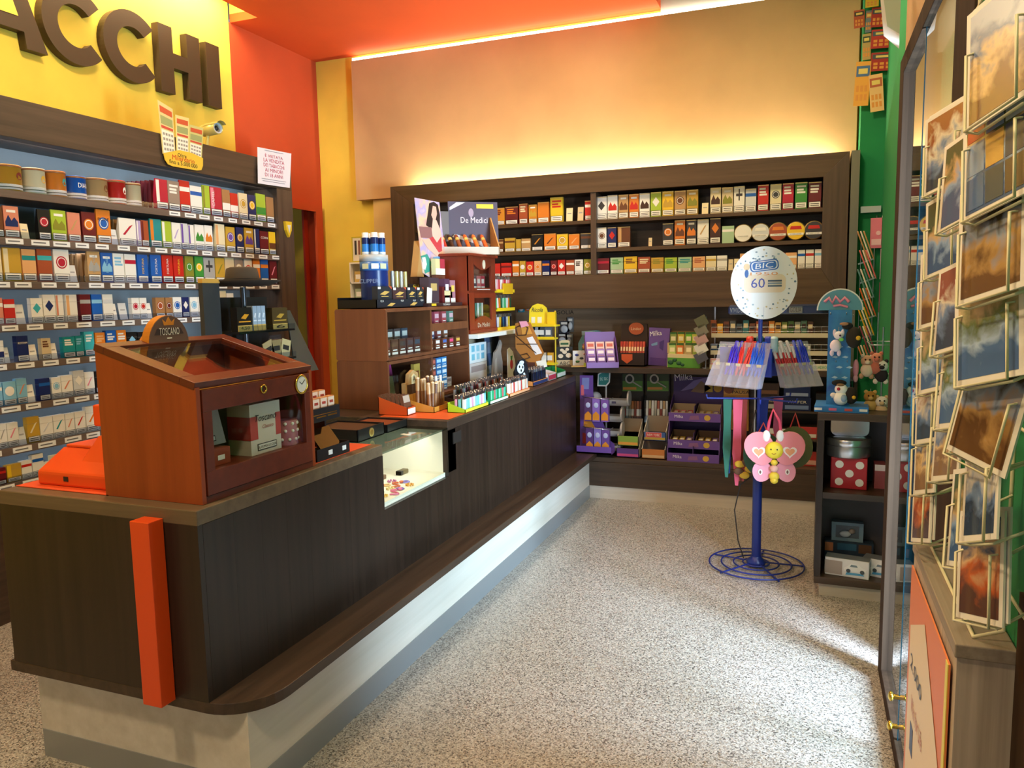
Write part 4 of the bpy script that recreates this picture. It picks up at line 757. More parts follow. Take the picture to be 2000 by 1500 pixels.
# ================================================================== on top of the walnut cabinets
ZT = CZ+.532
def ly(px, py, x): return onX(px, py, x).y
def lz(px, py, x): return onX(px, py, x).z
y0, y1 = ly(736, 600, -2.11), ly(830, 600, -2.11)
tr = thing('cigar_tray', (-2.11, y0, ZT), 'long black cigar tray with gold print on top of the walnut cabinet', 'tray', PI2)
m = MB(); w_ = y1-y0; m.box(0, w_, 0, .004, 0, .047, mat('232832', .4)); m.box(0, .004, 0, .24, 0, .047, BLACK); m.box(w_-.004, w_, 0, .24, 0, .047, BLACK); m.box(0, w_, .236, .24, 0, .06, BLACK); m.box(0, w_, 0, .24, 0, .004, BLACK); m.obj('tray', tr)
m = MB(); GOLD = mat('d8b060', .4)
for u in (.27, .74): m.prism([(w_*u-.04, .012), (w_*u+.01, .010), (w_*u+.05, .026), (w_*u, .028)], -.001, 0, GOLD)
for u, t in ((.1, '€2,70'), (.5, '€4,00'), (.76, '€4,00'), (.93, '€2,00')): m.text(t, w_*u, .038, .012, WHITE, y=-.0005)
m.obj('front_print', tr)
for i, (a, b, yt, c) in enumerate(((738, 766, 559, '2c3038'), (768, 794, 561, '4a3436'), (796, 814, 561, '2a3038'), (815, 828, 561, '2a3238'))):
    ya, yb = ly(a, 580, -2.13), ly(b, 580, -2.13); h = lz(a, yt, -2.13)-ZT-.005; ww = yb-ya-.004
    b_ = MB(); b_.box(0, ww, 0, .035, 0, h, mat(c, .4)); b_.prism([(ww*.15, h*.62), (ww*.5, h*.58), (ww*.85, h*.74), (ww*.5, h*.78)], -.001, 0, GOLD); b_.box(ww*.25, ww*.75, -.001, 0, h*.5, h*.54, GOLD); b_.box(.003, .03, -.001, 0, h*.86, h*.98, WHITE); b_.prism([(ww*.8, h), (ww, h), (ww, h*.86)], -.001, 0, mat('d85a3a', .4))
    b_.obj('cigar_pack', loc=(-2.13, ya, ZT+.005), rotz=PI2, label='%s pack with gold flash in the long tray, %s from left' % (('black', 'dark brown', 'charcoal', 'narrow black')[i], ORD[i+1]), cat='cigar pack', group='packs in the long black tray')
b_ = MB(); b_.box(0, .06, 0, .003, 0, .115, WHITE, M=T(ry=8)); b_.obj('price_card', loc=(-2.10, y1+.005, ZT), rotz=PI2, label='white folded card at the far end of the long black tray', cat='card')
# blue drum with spray cans
c = onX(732, 560, -2.258); DR = .078
dm = thing('blue_drum', (-2.258, c.y, ZT+.005), 'dark blue cylindrical drum with pale rim on the walnut cabinet', 'drum')
zt = lz(732, 500, -2.25)-ZT
MB().cyl(0, 0, 0, zt*.70, DR*.97, mat('1c2f73', .3), 32).obj('body', dm)
MB().lathe([(DR*.97, zt*.70), (DR, zt*.70), (DR, zt*.87), (DR*.97, zt*.87)], mat('3f78c0', .35), 32).obj('band', dm)
MB().lathe([(0, zt*.87), (DR*1.01, zt*.87), (DR*1.01, zt), (DR*.95, zt), (DR*.95, zt*.95), (0, zt*.95)], mat('b9bcc0', .4), 32).obj('rim', dm)
m = MB()
for a in (-95, -20, -55): m.box(-.02, .02, -DR-.0015, -DR, zt*.73, zt*.83, mat('d8d8b0', .5) if a != -55 else WHITE, M=T(rz=a+90))
m.obj('band_label', dm); m = MB(); m.text('CLIPPER', 0, zt*.5, .022, mat('8fa4d0', .4), y=-DR*.985, M=T(rz=8)); m.obj('lettering', dm)
for i in range(5):
    a = i*1.257+.4; x, y = -2.258+.045*math.cos(a), c.y+.048*math.sin(a)
    m = MB(); m.cyl(0, 0, 0, .028, .021, mat('e6ecf2', .3)); m.cyl(0, 0, .028, .07, .021, mat('2f7fd0', .3)); m.cyl(0, 0, .07, .105, .021, mat('16245c', .3)); m.lathe([(.021, .105), (.018, .112), (.0185, .132), (0, .134)], mat('dfe3e8', .35), 16)
    m.obj('spray_can', loc=(x, y, ZT+.006+zt*.955), label='blue and white gas can, %s from the wall side on the drum' % ORD[i+1], cat='spray can', group='gas cans on the blue drum')
# cigarillo row, boxes, packets
ys = ly(790, 560, -2.22)
b_ = MB(); b_.box(0, .20, 0, .12, 0, .135, mat('2c2222', .5)); b_.box(.05, .12, -.001, 0, .10, .13, mat('e0c030', .5)); b_.box(.055, .115, -.0015, 0, .122, .128, INK); b_.disc(.17, .10, .018, .014, -.002, 0, WHITE, 16); b_.box(.15, .19, -.001, 0, .02, .07, mat('5a4238', .5))
b_.obj('carton', loc=(-2.215, y1+.01, ZT), rotz=PI2, label='dark brown carton with yellow sticker behind the black tray packs', cat='carton')
for i in range(8):
    m = MB(); m.cyl(0, 0, 0, .20, .0095, mat(('c8c8c4', 'd8cfa0', 'e0d890', 'd2d6d8')[i % 4], .25, .4), 10); m.obj('cigar_tube', loc=(-2.20-.02*(i % 2), y1-.21+.025*i, ZT+.005), label='silver cigar tube, %s from left beside the dark carton' % ORD[i+1], cat='cigar tube', group='silver cigar tubes on the cabinet')
for i, (a, b, yt, c, acc, lab) in enumerate(((838, 858, 542, '4a3a44', 'c8a86a', 'plum coloured cigar carton on the walnut cabinet'), (864, 884, 560, '6a2426', 'e0d0a0', 'small maroon cigar box beside the plum carton'), (888, 904, 545, '5a3a52', 'e8e0e8', 'purple and white upright packet near the red tower'), (903, 919, 548, 'b07a8a', 'e8c860', 'pink and yellow packet next to the purple one'))):
    ya, yb = ly(a, 575, -2.12)-(0, 0, .03, .05)[i], ly(b, 575, -2.12)-(0, 0, .05, .085)[i]; yb = min(yb, (9, 9, 4.415, 4.498)[i]); ya = min(ya, yb-.075); h = lz(a, yt, -2.12)-ZT; ww = yb-ya-.004
    b_ = MB(); b_.box(0, ww, 0, .06, 0, h, mat(c, .4)); b_.box(ww*.2, ww*.8, -.001, 0, h*.55, h*.8, mat(acc, .4)); b_.box(ww*.05, ww*.95, -.0012, 0, h*.02, h*.3 if i > 1 else h*.12, WHITE)
    b_.obj('cigar_carton', loc=(-2.12, ya, ZT), rotz=PI2, label=lab, cat='carton')
b_ = MB(); b_.box(0, .47, 0, .035, 0, .02, mat('3a2526', .4)); b_.text('TOSCANELLO', .24, .01, .011, WHITE, y=-.0008); b_.box(.04, .1, -.001, 0, .003, .017, mat('e0c030', .5)); b_.obj('price_rail', loc=(-2.075, ly(832, 590, -2.075)+.03, ZT), rotz=PI2, label='dark price rail with lettering along the cabinet top edge', cat='price rail')
# amber box behind and cream pack at the tower
b_ = MB(); b_.box(0, .13, 0, .08, 0, .10, mat('9a5a1e', .3)); b_.obj('amber_box', loc=(-2.23, 4.36, ZT), rotz=PI2, label='amber brown box behind the maroon cigar box', cat='box')
ya = 4.365; zb = lz(882, 538, -2.2)
b_ = MB(); b_.box(0, .13, 0, .03, 0, zb-ZT, mat('6a4030', .5)); b_.box(0, .06, 0, .03, zb-ZT+.001, zb-ZT+.10, mat('e8d8a0', .4)); b_.box(.065, .13, 0, .03, zb-ZT+.001, zb-ZT+.10, mat('b83a4a', .4)); b_.box(0, .13, -.001, 0, zb-ZT+.001, zb-ZT+.04, WHITE); b_.obj('twin_pack', loc=(-2.19, ya, ZT), rotz=PI2, label='cream and red twin pack raised behind the packets', cat='pack')
# illustrated standee
q = [onX(*k, -2.24) for k in ((826, 533), (838, 541), (874, 540), (858, 395), (810, 386))]; o_ = q[0]
crt = MB(); zb = min(k.z for k in q); crt.box(0, .10, 0, .10, 0, zb-ZT-.001, mat('45302a', .6)); crt.box(.02, .08, -.001, 0, .05, .10, mat('6a4a3c', .6)); crt.obj('carton', loc=(-2.225, q[0].y+.02, ZT), rotz=PI2, label='brown carton under the illustrated standee', cat='carton')
st = thing('standee', (-2.24, o_.y, zb), 'tall illustrated cardboard standee of a dark haired woman in red', 'standee', PI2)
P = [(k.y-o_.y, k.z-zb) for k in q]
MB().prism(P, 0, .004, picture('pastel_print', ['e8a0a8', 'f0c8a0', 'b8a8d8', 'e8d0d8'], 9)).obj('card', st)
MB().prism([(P[0][0]-.07, .0), (P[0][0]+.02, .0), (P[0][0]-.01, .22)], .004, .05, KRAFT).obj('strut', st)
def u_(x, y): k = onX(x, y, -2.24); return (k.y-o_.y, k.z-zb)
art = MB()
def shape(pts, c, d): art.prism([u_(*k) for k in pts][::-1], -d, 0, mat(c, .4))
shape([(838, 397), (847, 394), (855, 400), (859, 420), (859, 448), (855, 452), (852, 445), (850, 420), (846, 447), (838, 444), (832, 440), (835, 420)], '2a2024', .001)
shape([(845, 402), (851, 404), (853, 418), (850, 430), (846, 430), (842, 420)], 'f0b8a8', .002)
shape([(845, 428), (852, 430), (860, 450), (864, 470), (855, 476), (845, 465), (843, 450)], 'f4c4b4', .0015)
shape([(838, 466), (845, 462), (853, 474), (861, 462), (863, 490), (855, 494), (843, 484)], 'c8404a', .0022)
shape([(818, 442), (842, 444), (845, 466), (822, 464)], '9a6a6a', .0015)
shape([(824, 468), (838, 466), (858, 496), (852, 500), (836, 486)], 'f0bca8', .0028)
shape([(822, 500), (834, 496), (842, 512), (840, 530), (830, 534)], '3a9a8a', .0018)
shape([(824, 503), (830, 502), (833, 516), (830, 527), (826, 525)], 'f4f2ec', .0026)
shape([(846, 502), (860, 500), (868, 514), (866, 530), (852, 533), (843, 520)], '7ab4e0', .0018)
shape([(851, 512), (858, 508), (863, 514), (861, 523), (855, 525), (851, 520)], '3a2a58', .0026)
shape([(854, 513), (860, 512), (859, 521), (854, 520)], 'd83a5a', .0032)
art.obj('artwork', st)
# red-brown tower cabinet with glass front
TW0, TW1, TZ = 4.525, 4.965, 1.263
tc = thing('tower_cabinet', (-2.04, TW0, TZ), 'red brown cigar tower cabinet with glass doors on white shelf', 'cabinet', PI2)
tw, th = TW1-TW0, .52; TM = wood('cherry_wood', '74260f', '8e351a', 'Z', scale=5, rough=.35)
for x0, x1 in ((0, .02), (tw-.02, tw)): MB().box(x0, x1, 0, .24, 0, th-.02, TM).obj('side_panel', tc)
MB().box(-.02, tw+.02, -.02, .25, th-.022, th-.004, TM).obj('cornice', tc, .004); MB().box(-.01, tw+.01, -.012, .245, 0, .025, TM).obj('plinth', tc, .003)
MB().box(.02, tw-.02, .23, .24, .02, th-.02, mat('4a1d12', .5)).obj('back_panel', tc)
def arch(z0, z1, up): # door frame with a curved rail
    P = [(0, z0), (tw, z0), (tw, z1), (0, z1)]
    m = MB(); m.box(.0, .075, -.006, .01, z0, z1, TM); m.box(tw-.075, tw, -.006, .01, z0, z1, TM)
    zz = (z0, z0+.035) if not up else (z1-.03, z1); m.box(.075, tw-.075, -.006, .01, *((z1-.03, z1) if not up else (z0, z0+.02)), TM)
    N = 10; base = z0 if not up else z1; s = 1 if not up else -1
    top = [(.075+(tw-.15)*i/N, base+s*(.05+.035*math.sin(math.pi*i/N))) for i in range(N+1)]
    pts = [(.075, base), (tw-.075, base)]+top[::-1] if s > 0 else top+[(tw-.075, base), (.075, base)]
    m.prism(pts, -.006, .01, TM); return m
dl = arch(.025, .26, False); dl.text('De Medici', tw/2, .052, .03, mat('d8c8b0', .4), y=-.0066, width=.20); d1 = dl.obj('lower_door', tc, .001); MB().box(.07, tw-.07, .002, .006, .05, .25, GLASS).obj('glass', d1)
du = arch(.275, th-.022, True); du.disc(tw/2+.02, th-.07, .022, .03, -.009, -.006, mat('eee6d0', .3), 18); d2 = du.obj('upper_door', tc, .001); MB().box(.07, tw-.07, .002, .006, .28, th-.06, GLASS).obj('glass', d2)
MB().box(.02, tw-.02, 0, .23, .258, .276, TM).obj('shelf', tc); m = MB(); m.box(.12, tw-.1, -.007, -.006, .283, .287, WHITE); m.obj('print_line', tc)
for i, c in enumerate(('b84a5a', '4a3a44', 'c86a6a', 'b03a4a')):
    b_ = MB(); b_.box(0, .065, 0, .03, 0, .10, mat(c, .35)); b_.box(.01, .05, -.001, 0, .05, .08, mat('e8d8d0', .4)); b_.box(.005, .06, -.001, 0, .005, .03, WHITE); b_.obj('cigar_pack', loc=(-2.04-.04, TW0+.085+.07*i, TZ+.277), rotz=PI2, label='%s pack in upper tower door, %s from left' % (('rose', 'charcoal', 'salmon', 'red')[i], ORD[i+1]), cat='cigar pack', group='packs in the red tower cabinet')
b_ = MB(); b_.box(0, .11, 0, .06, 0, .2, mat('a8704a', .5)); b_.box(.02, .09, -.001, 0, .06, .16, mat('7a4a34', .5)); b_.obj('cigar_box', loc=(-2.04-.08, TW0+.09, TZ+.026), rotz=PI2, label='brown cigar box in the lower door of the red tower', cat='cigar box')
for i in range(4):
    m = MB(); m.cyl(0, 0, 0, .17, .009, mat(('2a6a4a', 'd8d8d0', '3a7a5a', 'c8c0b0')[i], .3), 10); m.obj('cigar_tube', loc=(-2.10, TW0+.24+.035*i, TZ+.026), label='%s cigar tube in the lower tower door, %s from left' % (('green', 'white', 'sea green', 'grey')[i], ORD[i+1]), cat='cigar tube', group='cigar tubes in the red tower')
# cigar display with purple header card on the tower
DZ = TZ+th-.003
cd = thing('cigar_display', (-2.26, TW0+.07, DZ), 'kraft cigar display with purple header card on top of the red tower', 'display box', R(38))
slab(MB(), [(0, 0), (.22, 0), (.22, .26), (.2, .26), (0, .05)], .0, .008, KRAFT).obj('side', cd); slab(MB(), [(0, 0), (.22, 0), (.22, .26), (.2, .26), (0, .05)], .39, .398, KRAFT).obj('side', cd)
MB().box(0, .398, 0, .006, 0, .05, mat('cfc3b4', .5)).obj('front_lip', cd); MB().box(.008, .39, .006, .21, 0, .01, KRAFT).obj('floor', cd)
m = MB(); A = T(0, .2, .03, rx=-4); m.box(.10, .45, 0, .005, 0, .34, mat('4f4860', .45), M=A); m.box(.30, .42, -.001, 0, .295, .325, mat('e8c840', .5), M=A); m.text('De Medici', .28, .215, .04, mat('e8e0f0', .4), y=-.001, width=.19, M=A)
m.prism([(.11, .28), (.22, .335), (.16, .335), (.11, .30)], -.001, 0, mat('d8dce8', .3), M=A); m.prism([(.14, .12), (.40, .05), (.36, .02), (.30, .05), (.12, .10)], -.001, 0, mat('c0c6d8', .3), M=A); m.disc(.26, .265, .018, .03, -.001, 0, mat('a89ab8', .4), 14, M=A); m.obj('header_card', cd)
MB().box(0, .1, .205, .21, .1, .30, mat('6a6468', .5)).obj('rear_card', cd)
for i, (x, c, n) in enumerate(((.04, 'b8342a', 'red'), (.09, '3a241c', 'dark'), (.14, '8a4a2a', 'brown'), (.20, 'd8702a', 'orange'), (.26, 'd87a34', 'amber'), (.32, 'c8602a', 'copper'))):
    m = MB(); A = T(0, 0, 0, rx=-55); m.lathe([(0, 0), (.012, .004), (.014, .05), (.014, .19), (.009, .205), (0, .207)], mat(c, .45), 10, M=A); m.lathe([(.0145, .13), (.0145, .16)], mat('d8c070', .3), 10, M=A); m.obj('cigar', loc=cd.matrix_basis @ Vector((x, .015, .02)), rotz=R(38), label='%s cigar lying in the kraft display on the tower' % n, cat='cigar', group='cigars in the kraft display')
# white shelf with its supports
ws = thing('white_shelf', (-2.36, 4.515, CZ), 'white shelf board carrying the red tower above the counter', 'shelf')
MB().box(0, .385, 0, .81, .317, .345, mat('eceeea', .4)).obj('board', ws, .002); MB().box(0, .02, 0, .81, 0, .317, mat('c9b79a', .6)).obj('back_board', ws); MB().box(0, .2, .79, .81, 0, .317, DARK).obj('end_panel', ws)
# things below the white shelf
b_ = MB(); b_.box(0, .28, 0, .02, 0, .13, mat('e6edf2', .4))
for i in range(3):
    for j in range(2): b_.box(.03+.08*i, .08+.08*i, -.001, 0, .02+.055*j, .06+.055*j, mat(('7ac0d8', '9ad0e0', '6ab0d0')[i], .4))
o_ = b_.obj('sticker_card', loc=(-2.06, 4.56, CZ+.15), rotz=PI2, label='white card with blue stickers above a second card under white shelf', cat='card')
b_ = MB(); b_.box(0, .28, 0, .1, 0, .148, mat('dcd4d2', .5)); b_.box(.02, .26, -.001, 0, .09, .13, mat('a89a9a', .5)); b_.obj('white_carton', loc=(-2.06, 4.56, CZ), rotz=PI2, label='whitish carton carrying the sticker card under the white shelf', cat='carton')
b_ = MB(); b_.prism([(0, 0), (.2, 0), (.2, .12), (.17, .2), (.2, .25), (.17, .28), (.11, .22), (.06, .2), (.03, .12)], 0, .012, mat('9a8f88', .7)); b_.prism([(.05, .04), (.09, .04), (.09, .16), (.06, .15)], -.001, 0, mat('b0a69e', .7)); b_.obj('cardboard_cutout', loc=(-2.03, 4.86, CZ), rotz=PI2, label='grey brown cardboard figure cutout under the white shelf', cat='cutout')
b_ = MB(); b_.prism([(0, 0), (.16, 0), (.14, .12), (.10, .19), (.04, .22), (0, .21)], 0, .006, mat('e9e6dc', .5)); b_.disc(.07, .10, .028, .035, -.001, 0, mat('c83a4a', .5), 14); b_.prism([(.06, .13), (.08, .13), (.09, .16), (.05, .16)], -.0015, 0, mat('3a8a4a', .5)); b_.disc(.12, .03, .02, .02, -.001, 0, INK, 12); b_.obj('picture_card', loc=(-1.99, 5.06, CZ), rotz=PI2, label='white picture card with a red berry leaning under the shelf', cat='card')
b_ = MB(); b_.box(0, .12, 0, .01, 0, .29, mat('6a84b8', .5)); b_.box(.01, .11, -.001, 0, .17, .25, mat('a8b8d8', .5)); b_.box(.01, .11, -.001, 0, .02, .08, mat('d8dce8', .5)); b_.obj('blue_card', loc=(-2.2, 5.16, CZ), rotz=PI2, label='tall pale blue card at the back under the white shelf', cat='card')

# ================================================================== lighters and trays along the counter edge
_L = {}
def lighter_mesh(c, h=.085, w=.0105):
    if (c, h, w) not in _L:
        m = MB(); m.prism(rrect(-w, w, 0, h*.76, .003, 2), -.006, .006, mat(c, .2)); m.box(-w*.85, w*.85, -.005, .005, h*.76, h*.93, STEEL); m.box(-w*.1, w*.7, -.004, .004, h*.93, h, mat('3a3a3e', .4)); m.cyl(0, 0, -.004, .004, .005, STEEL, 8, M=T(-w*.4, 0, h*.93, rx=90)); _L[c, h, w] = m
    return _L[c, h, w]
_LM = {}
def lighters(nm, x, y, n, rows, pitch, cols, z, tray, grp, h=.085, dx=.022, w=.0105, noun='lighter'):
    for j in range(rows):
        for i in range(n):
            cnm, c = cols[(i+j*2) % len(cols)]; lab = '%s %s, row %s, %s from near end of %s' % (cnm, noun, ('one', 'two', 'three')[j], ORD[i+1], tray)
            k = (c, h, w)
            if k in _LM: o = _LM[k].copy(); C.objects.link(o)
            else: o = lighter_mesh(c, h, w).obj('lighter'); _LM[k] = o
            o.location = (x-dx*j, y+pitch*(i+.5), z); o.rotation_euler = (random.uniform(-.05, .05), 0, PI2+random.uniform(-.08, .08)); tag(o, lab, 'lighter', grp)
def open_tray(lab, x, y, w, d, h, c, c2=None, name='counter_tray', cat='tray', lip=None):
    t = thing(name, (x, y, CZ), lab, cat, PI2); mt = mat(c, .4); m = MB(); hb = lip or h
    m.box(0, w, 0, .003, 0, h, mt); m.box(0, w, d-.003, d, 0, hb, mt); slab(m, [(0, 0), (d, 0), (d, hb), (0, h)], 0, .003, mt); slab(m, [(0, 0), (d, 0), (d, hb), (0, h)], w-.003, w, mt); m.box(0, w, 0, d, 0, .003, mt); m.obj('tray', t)
    if c2: MB().box(.004, w-.004, -.001, 0, h*.15, h*.85, mat(c2, .4)).obj('front_label', t)
    return t
open_tray('orange brown tray of cigar packs at the near corner of the counter', -1.86, 3.35, .085, .165, .04, 'c8501e', 'f0eee8', lip=.09)
for i in range(6):
    b_ = MB(); A = T(rx=-12); b_.box(0, .072, 0, .018, 0, .10, mat('6a4534', .35), M=A); b_.box(.005, .067, -.001, 0, .06, .095, mat('b8a898', .4), M=A); b_.obj('cigar_pack', loc=(-1.872-.024*i, 3.356, CZ+.004), rotz=PI2, label='brown cigar pack, %s from the front of orange brown tray' % ORD[i+1], cat='cigar pack', group='packs in the orange brown tray')
open_tray('kraft tray holding brown cigar tubes behind the lime lighter tray', -1.775, 3.475, .19, .2, .028, 'c8903a', None, lip=.075)
for j in range(2):
    for i in range(6):
        h = .13+.03*j+.02*random.random(); m = MB(); m.cyl(0, 0, 0, h*.6, .010, mat(('8a5a34', '7a4a2a', '9a6a3e')[i % 3], .4), 10); m.cyl(0, 0, h*.6, h*.95, .0105, mat(('c8a070', 'b08a5a', '6a4028')[(i+j) % 3], .35), 10); m.ell((0, 0, h*.95), (.0105, .0105, .009), mat('d8c0a0', .3), 10, 5)
        o = m.obj('cigar_tube', loc=(-1.81-.07*j, 3.495+.03*i, CZ+.004), label='brown cigar tube, %s row, %s from near end of kraft tray' % (('front', 'rear')[j], ORD[i+1]), cat='cigar tube', group='cigar tubes in the kraft tray'); o.rotation_euler = (random.uniform(-.06, .06), random.uniform(-.08, .04), 0)
for i in range(4):
    m = MB(); m.cyl(0, 0, 0, .12, .008, BLACK, 10); m.cyl(0, 0, .12, .155, .0085, mat('e6e6e6', .3), 10); m.obj('pen_vaporiser', loc=(-1.93+.005*i, 3.70+.045*i, CZ), label='black and white vaporiser pen, %s from near end behind the trays' % ORD[i+1], cat='vaporiser', group='vaporiser pens behind the lighter trays')
open_tray('lime green lighter tray with yellow front at the counter edge', -1.615, 3.505, .30, .10, .018, 'a8d02a', 'e8d840', lip=.05)
lighters('a', -1.63, 3.515, 12, 3, .0235, (('white', 'e8f0f0'), ('pale blue', '8fc4e0'), ('light teal', '7ac8c0'), ('pearl', 'd8e0e8'), ('pink', 'e0a0b8')), CZ+.004, 'lime tray', 'lighters in the lime tray')
open_tray('green lighter tray with white front next to the lime tray', -1.615, 3.83, .27, .10, .018, '2a9a5a', 'eef0e0', lip=.05)
lighters('b', -1.63, 3.84, 11, 3, .0235, (('green', '1f8f5a'), ('mint', '8ad0b0'), ('emerald', '2aa870'), ('red striped', 'c86a6a'), ('sea green', '4ab89a')), CZ+.004, 'green tray', 'lighters in the green tray')
open_tray('orange fronted tray of pale lighters on the counter edge', -1.62, 4.14, .34, .10, .018, 'e87a34', 'f0b080', lip=.05)
lighters('c', -1.635, 4.15, 13, 3, .025, (('cream', 'efe8dc'), ('peach', 'e8b8a0'), ('white', 'f2f0ee'), ('red', 'c84a44'), ('ivory', 'e8e0c8')), CZ+.004, 'orange tray', 'lighters in the orange tray', h=.095)
open_tray('dark tray of maroon lighters behind the lime and green trays', -1.775, 3.78, .30, .09, .02, '3a2a2a', None, lip=.04)
lighters('d', -1.79, 3.79, 10, 2, .028, (('black', '1c1a1c'), ('maroon', '5a1c24'), ('steel', '9aa0a8'), ('plum', '4a2038')), CZ+.004, 'dark tray', 'lighters in the dark tray', h=.10)
open_tray('grey tray of steel lighters behind the orange fronted tray', -1.80, 4.12, .40, .09, .02, '6a6664', None, lip=.04)
lighters('e', -1.815, 4.13, 13, 2, .029, (('silver', 'b8bcc2'), ('brown', '6a4a34'), ('black', '1c1a1c'), ('dark red', '8a3a34')), CZ+.004, 'grey tray', 'lighters in the grey tray', h=.095)
# fluffy key rings behind
for i, (n, c) in enumerate((('orange', 'e0602a'), ('green', '6ab83a'), ('red', 'c83a2a'), ('coral', 'e07a4a'), ('brown', '7a4a34'))):
    m = MB()
    for k in range(7): m.ell((.018*math.cos(k*.9), .018*math.sin(k*.9), .02+.004*(k % 3)), (.016, .016, .016), mat(c, .9), 8, 6)
    m.obj('pompom', loc=(-1.955, 4.60+.052*i, CZ), label='%s fluffy pompom key ring behind the lighter trays' % n, cat='key ring', group='pompoms behind the lighter trays')
# black and white figure standee
m = MB(); m.prism([(-.05, 0), (.05, 0), (.06, .08), (.05, .15), (.02, .19), (-.03, .18), (-.06, .12)], 0, .006, mat('1c1c24', .4))
for x, z, rx, rz in ((-.01, .13, .03, .035), (.02, .06, .014, .04), (-.03, .05, .012, .03), (.0, .165, .02, .012)): m.disc(x, z, rx, rz, -.001, 0, mat('dfe8f2', .4), 14)
for x, z in ((-.02, .14), (.008, .135), (-.006, .115)): m.disc(x, z, .006, .009, -.002, 0, BLACK, 10)
m.box(-.05, .05, -.02, .02, 0, .004, BLACK); m.obj('skull_standee', loc=(-1.70, 4.56, CZ), rotz=1.1, label='small black and white figure standee among the lighters', cat='standee')
open_tray('tray with blue lettered front holding black and gold lighters', -1.66, 4.66, .30, .12, .03, 'd88a4a', '2a3a6a', lip=.05)
m = MB(); m.text('SARAI', .15, .015, .016, WHITE, y=.0); m.obj('tray_lettering', bpy.data.objects['counter_tray.006'] if 'counter_tray.006' in bpy.data.objects else None, loc=(0, -.0012, 0))
lighters('f', -1.675, 4.675, 11, 3, .025, (('black and gold', '1a1a20'), ('dark navy', '1c2440')), CZ+.004, 'blue lettered tray', 'lighters in the blue lettered tray', h=.11, dx=.03)
def sloped(lab, x, y, w, d, h, c, c2, n, cc, noun, grp):
    open_tray(lab, x, y, w, d, h, c, c2, lip=h*1.8)
    for i in range(n):
        m = MB(); m.box(-.02, .02, -.03, .03, 0, .018, mat(cc[i % len(cc)], .4), M=T(rx=6)); m.box(-.012, .012, -.02, .0, .018, .0185, WHITE, M=T(rx=6)); m.obj('sweet_packet', loc=(x-d*.42, y+.03+(w-.06)*i/max(1, n-1), CZ+.004), rotz=PI2, label='%s, %s from near end' % (noun, ORD[i+1]), cat='sweet packet', group=grp)
sloped('small pink and white tray beside the black and gold lighters', -1.66, 4.98, .17, .145, .045, 'e6d8d8', 'c83a54', 3, ('b88a6a', '8a4a5a', 'd8b0a0'), 'brown packet in the pink and white tray', 'packets in the pink tray')
sloped('small green tray with white front at the far counter end', -1.66, 5.17, .20, .10, .04, '1f8a4a', 'e8f0ec', 3, ('3a9a5a', '2a7a44', '8ac8a0'), 'green packet in the green tray', 'packets in the green tray')
b_ = MB(); b_.box(-.06, .06, 0, .008, 0, .05, mat('cbb894', .6)); b_.box(-.06, .06, 0, .008, .05, .15, mat('181818', .5)); b_.prism([(-.035, .15), (.035, .15), (.04, .19), (.02, .20), (-.02, .20), (-.04, .19)], 0, .008, mat('d8c8a0', .6)); b_.box(-.03, .03, -.001, 0, .165, .18, mat('2a5a34', .6)); b_.text('ABC', 0, .025, .028, INK, y=-.001, width=.08)
for x, z, a in ((-.03, .08, .02), (.0, .11, .018), (.03, .085, .022), (-.02, .125, .015), (.02, .13, .014)): b_.disc(x, z, a, a*.8, -.001, 0, mat('e8d8c0', .6), 12)
b_.obj('letter_sign', loc=onZ(1103, 716, .965), rotz=.3, label='black and cream sign with letters above the green tray', cat='sign')
# ================================================================== far end of the counter and the back bench
BZ = .976
def qy(px, py, Y): p = onY(px, py, Y); return p.x, p.z
def card(name, lab, cat, pts, Y, th, mt, rot=0, extra=(), parent=None):
    """an upright board whose outline is given in photo pixels on the plane y = Y; extra: (pts, colour, lift) shapes printed on it"""
    P = [qy(*k, Y) for k in pts]; x0 = sum(p[0] for p in P)/len(P); z0 = min(p[1] for p in P)
    area2 = sum(P[i][0]*P[(i+1) % len(P)][1]-P[(i+1) % len(P)][0]*P[i][1] for i in range(len(P)))
    loc = lambda k: (qy(*k, Y)[0]-x0, qy(*k, Y)[1]-z0)
    fix = lambda L: L if sum(L[i][0]*L[(i+1) % len(L)][1]-L[(i+1) % len(L)][0]*L[i][1] for i in range(len(L))) > 0 else L[::-1]
    m = MB(); m.prism(fix([loc(k) for k in pts]), 0, th, mt)
    for pt, c, d in extra: m.prism(fix([loc(k) for k in pt]), -d, 0, c if not isinstance(c, str) else mat(c, .45))
    return m, loc, (x0, Y, z0), lab, cat, name
def put(cd, snap=None, **k):
    m, loc, o, lab, cat, name = cd
    if snap is not None: o = (o[0], o[1], snap)
    return m.obj(name, loc=o, label=lab, cat=cat, **k)
def rect(x0, y0, x1, y1): return [(x0, y1), (x1, y1), (x1, y0), (x0, y0)]
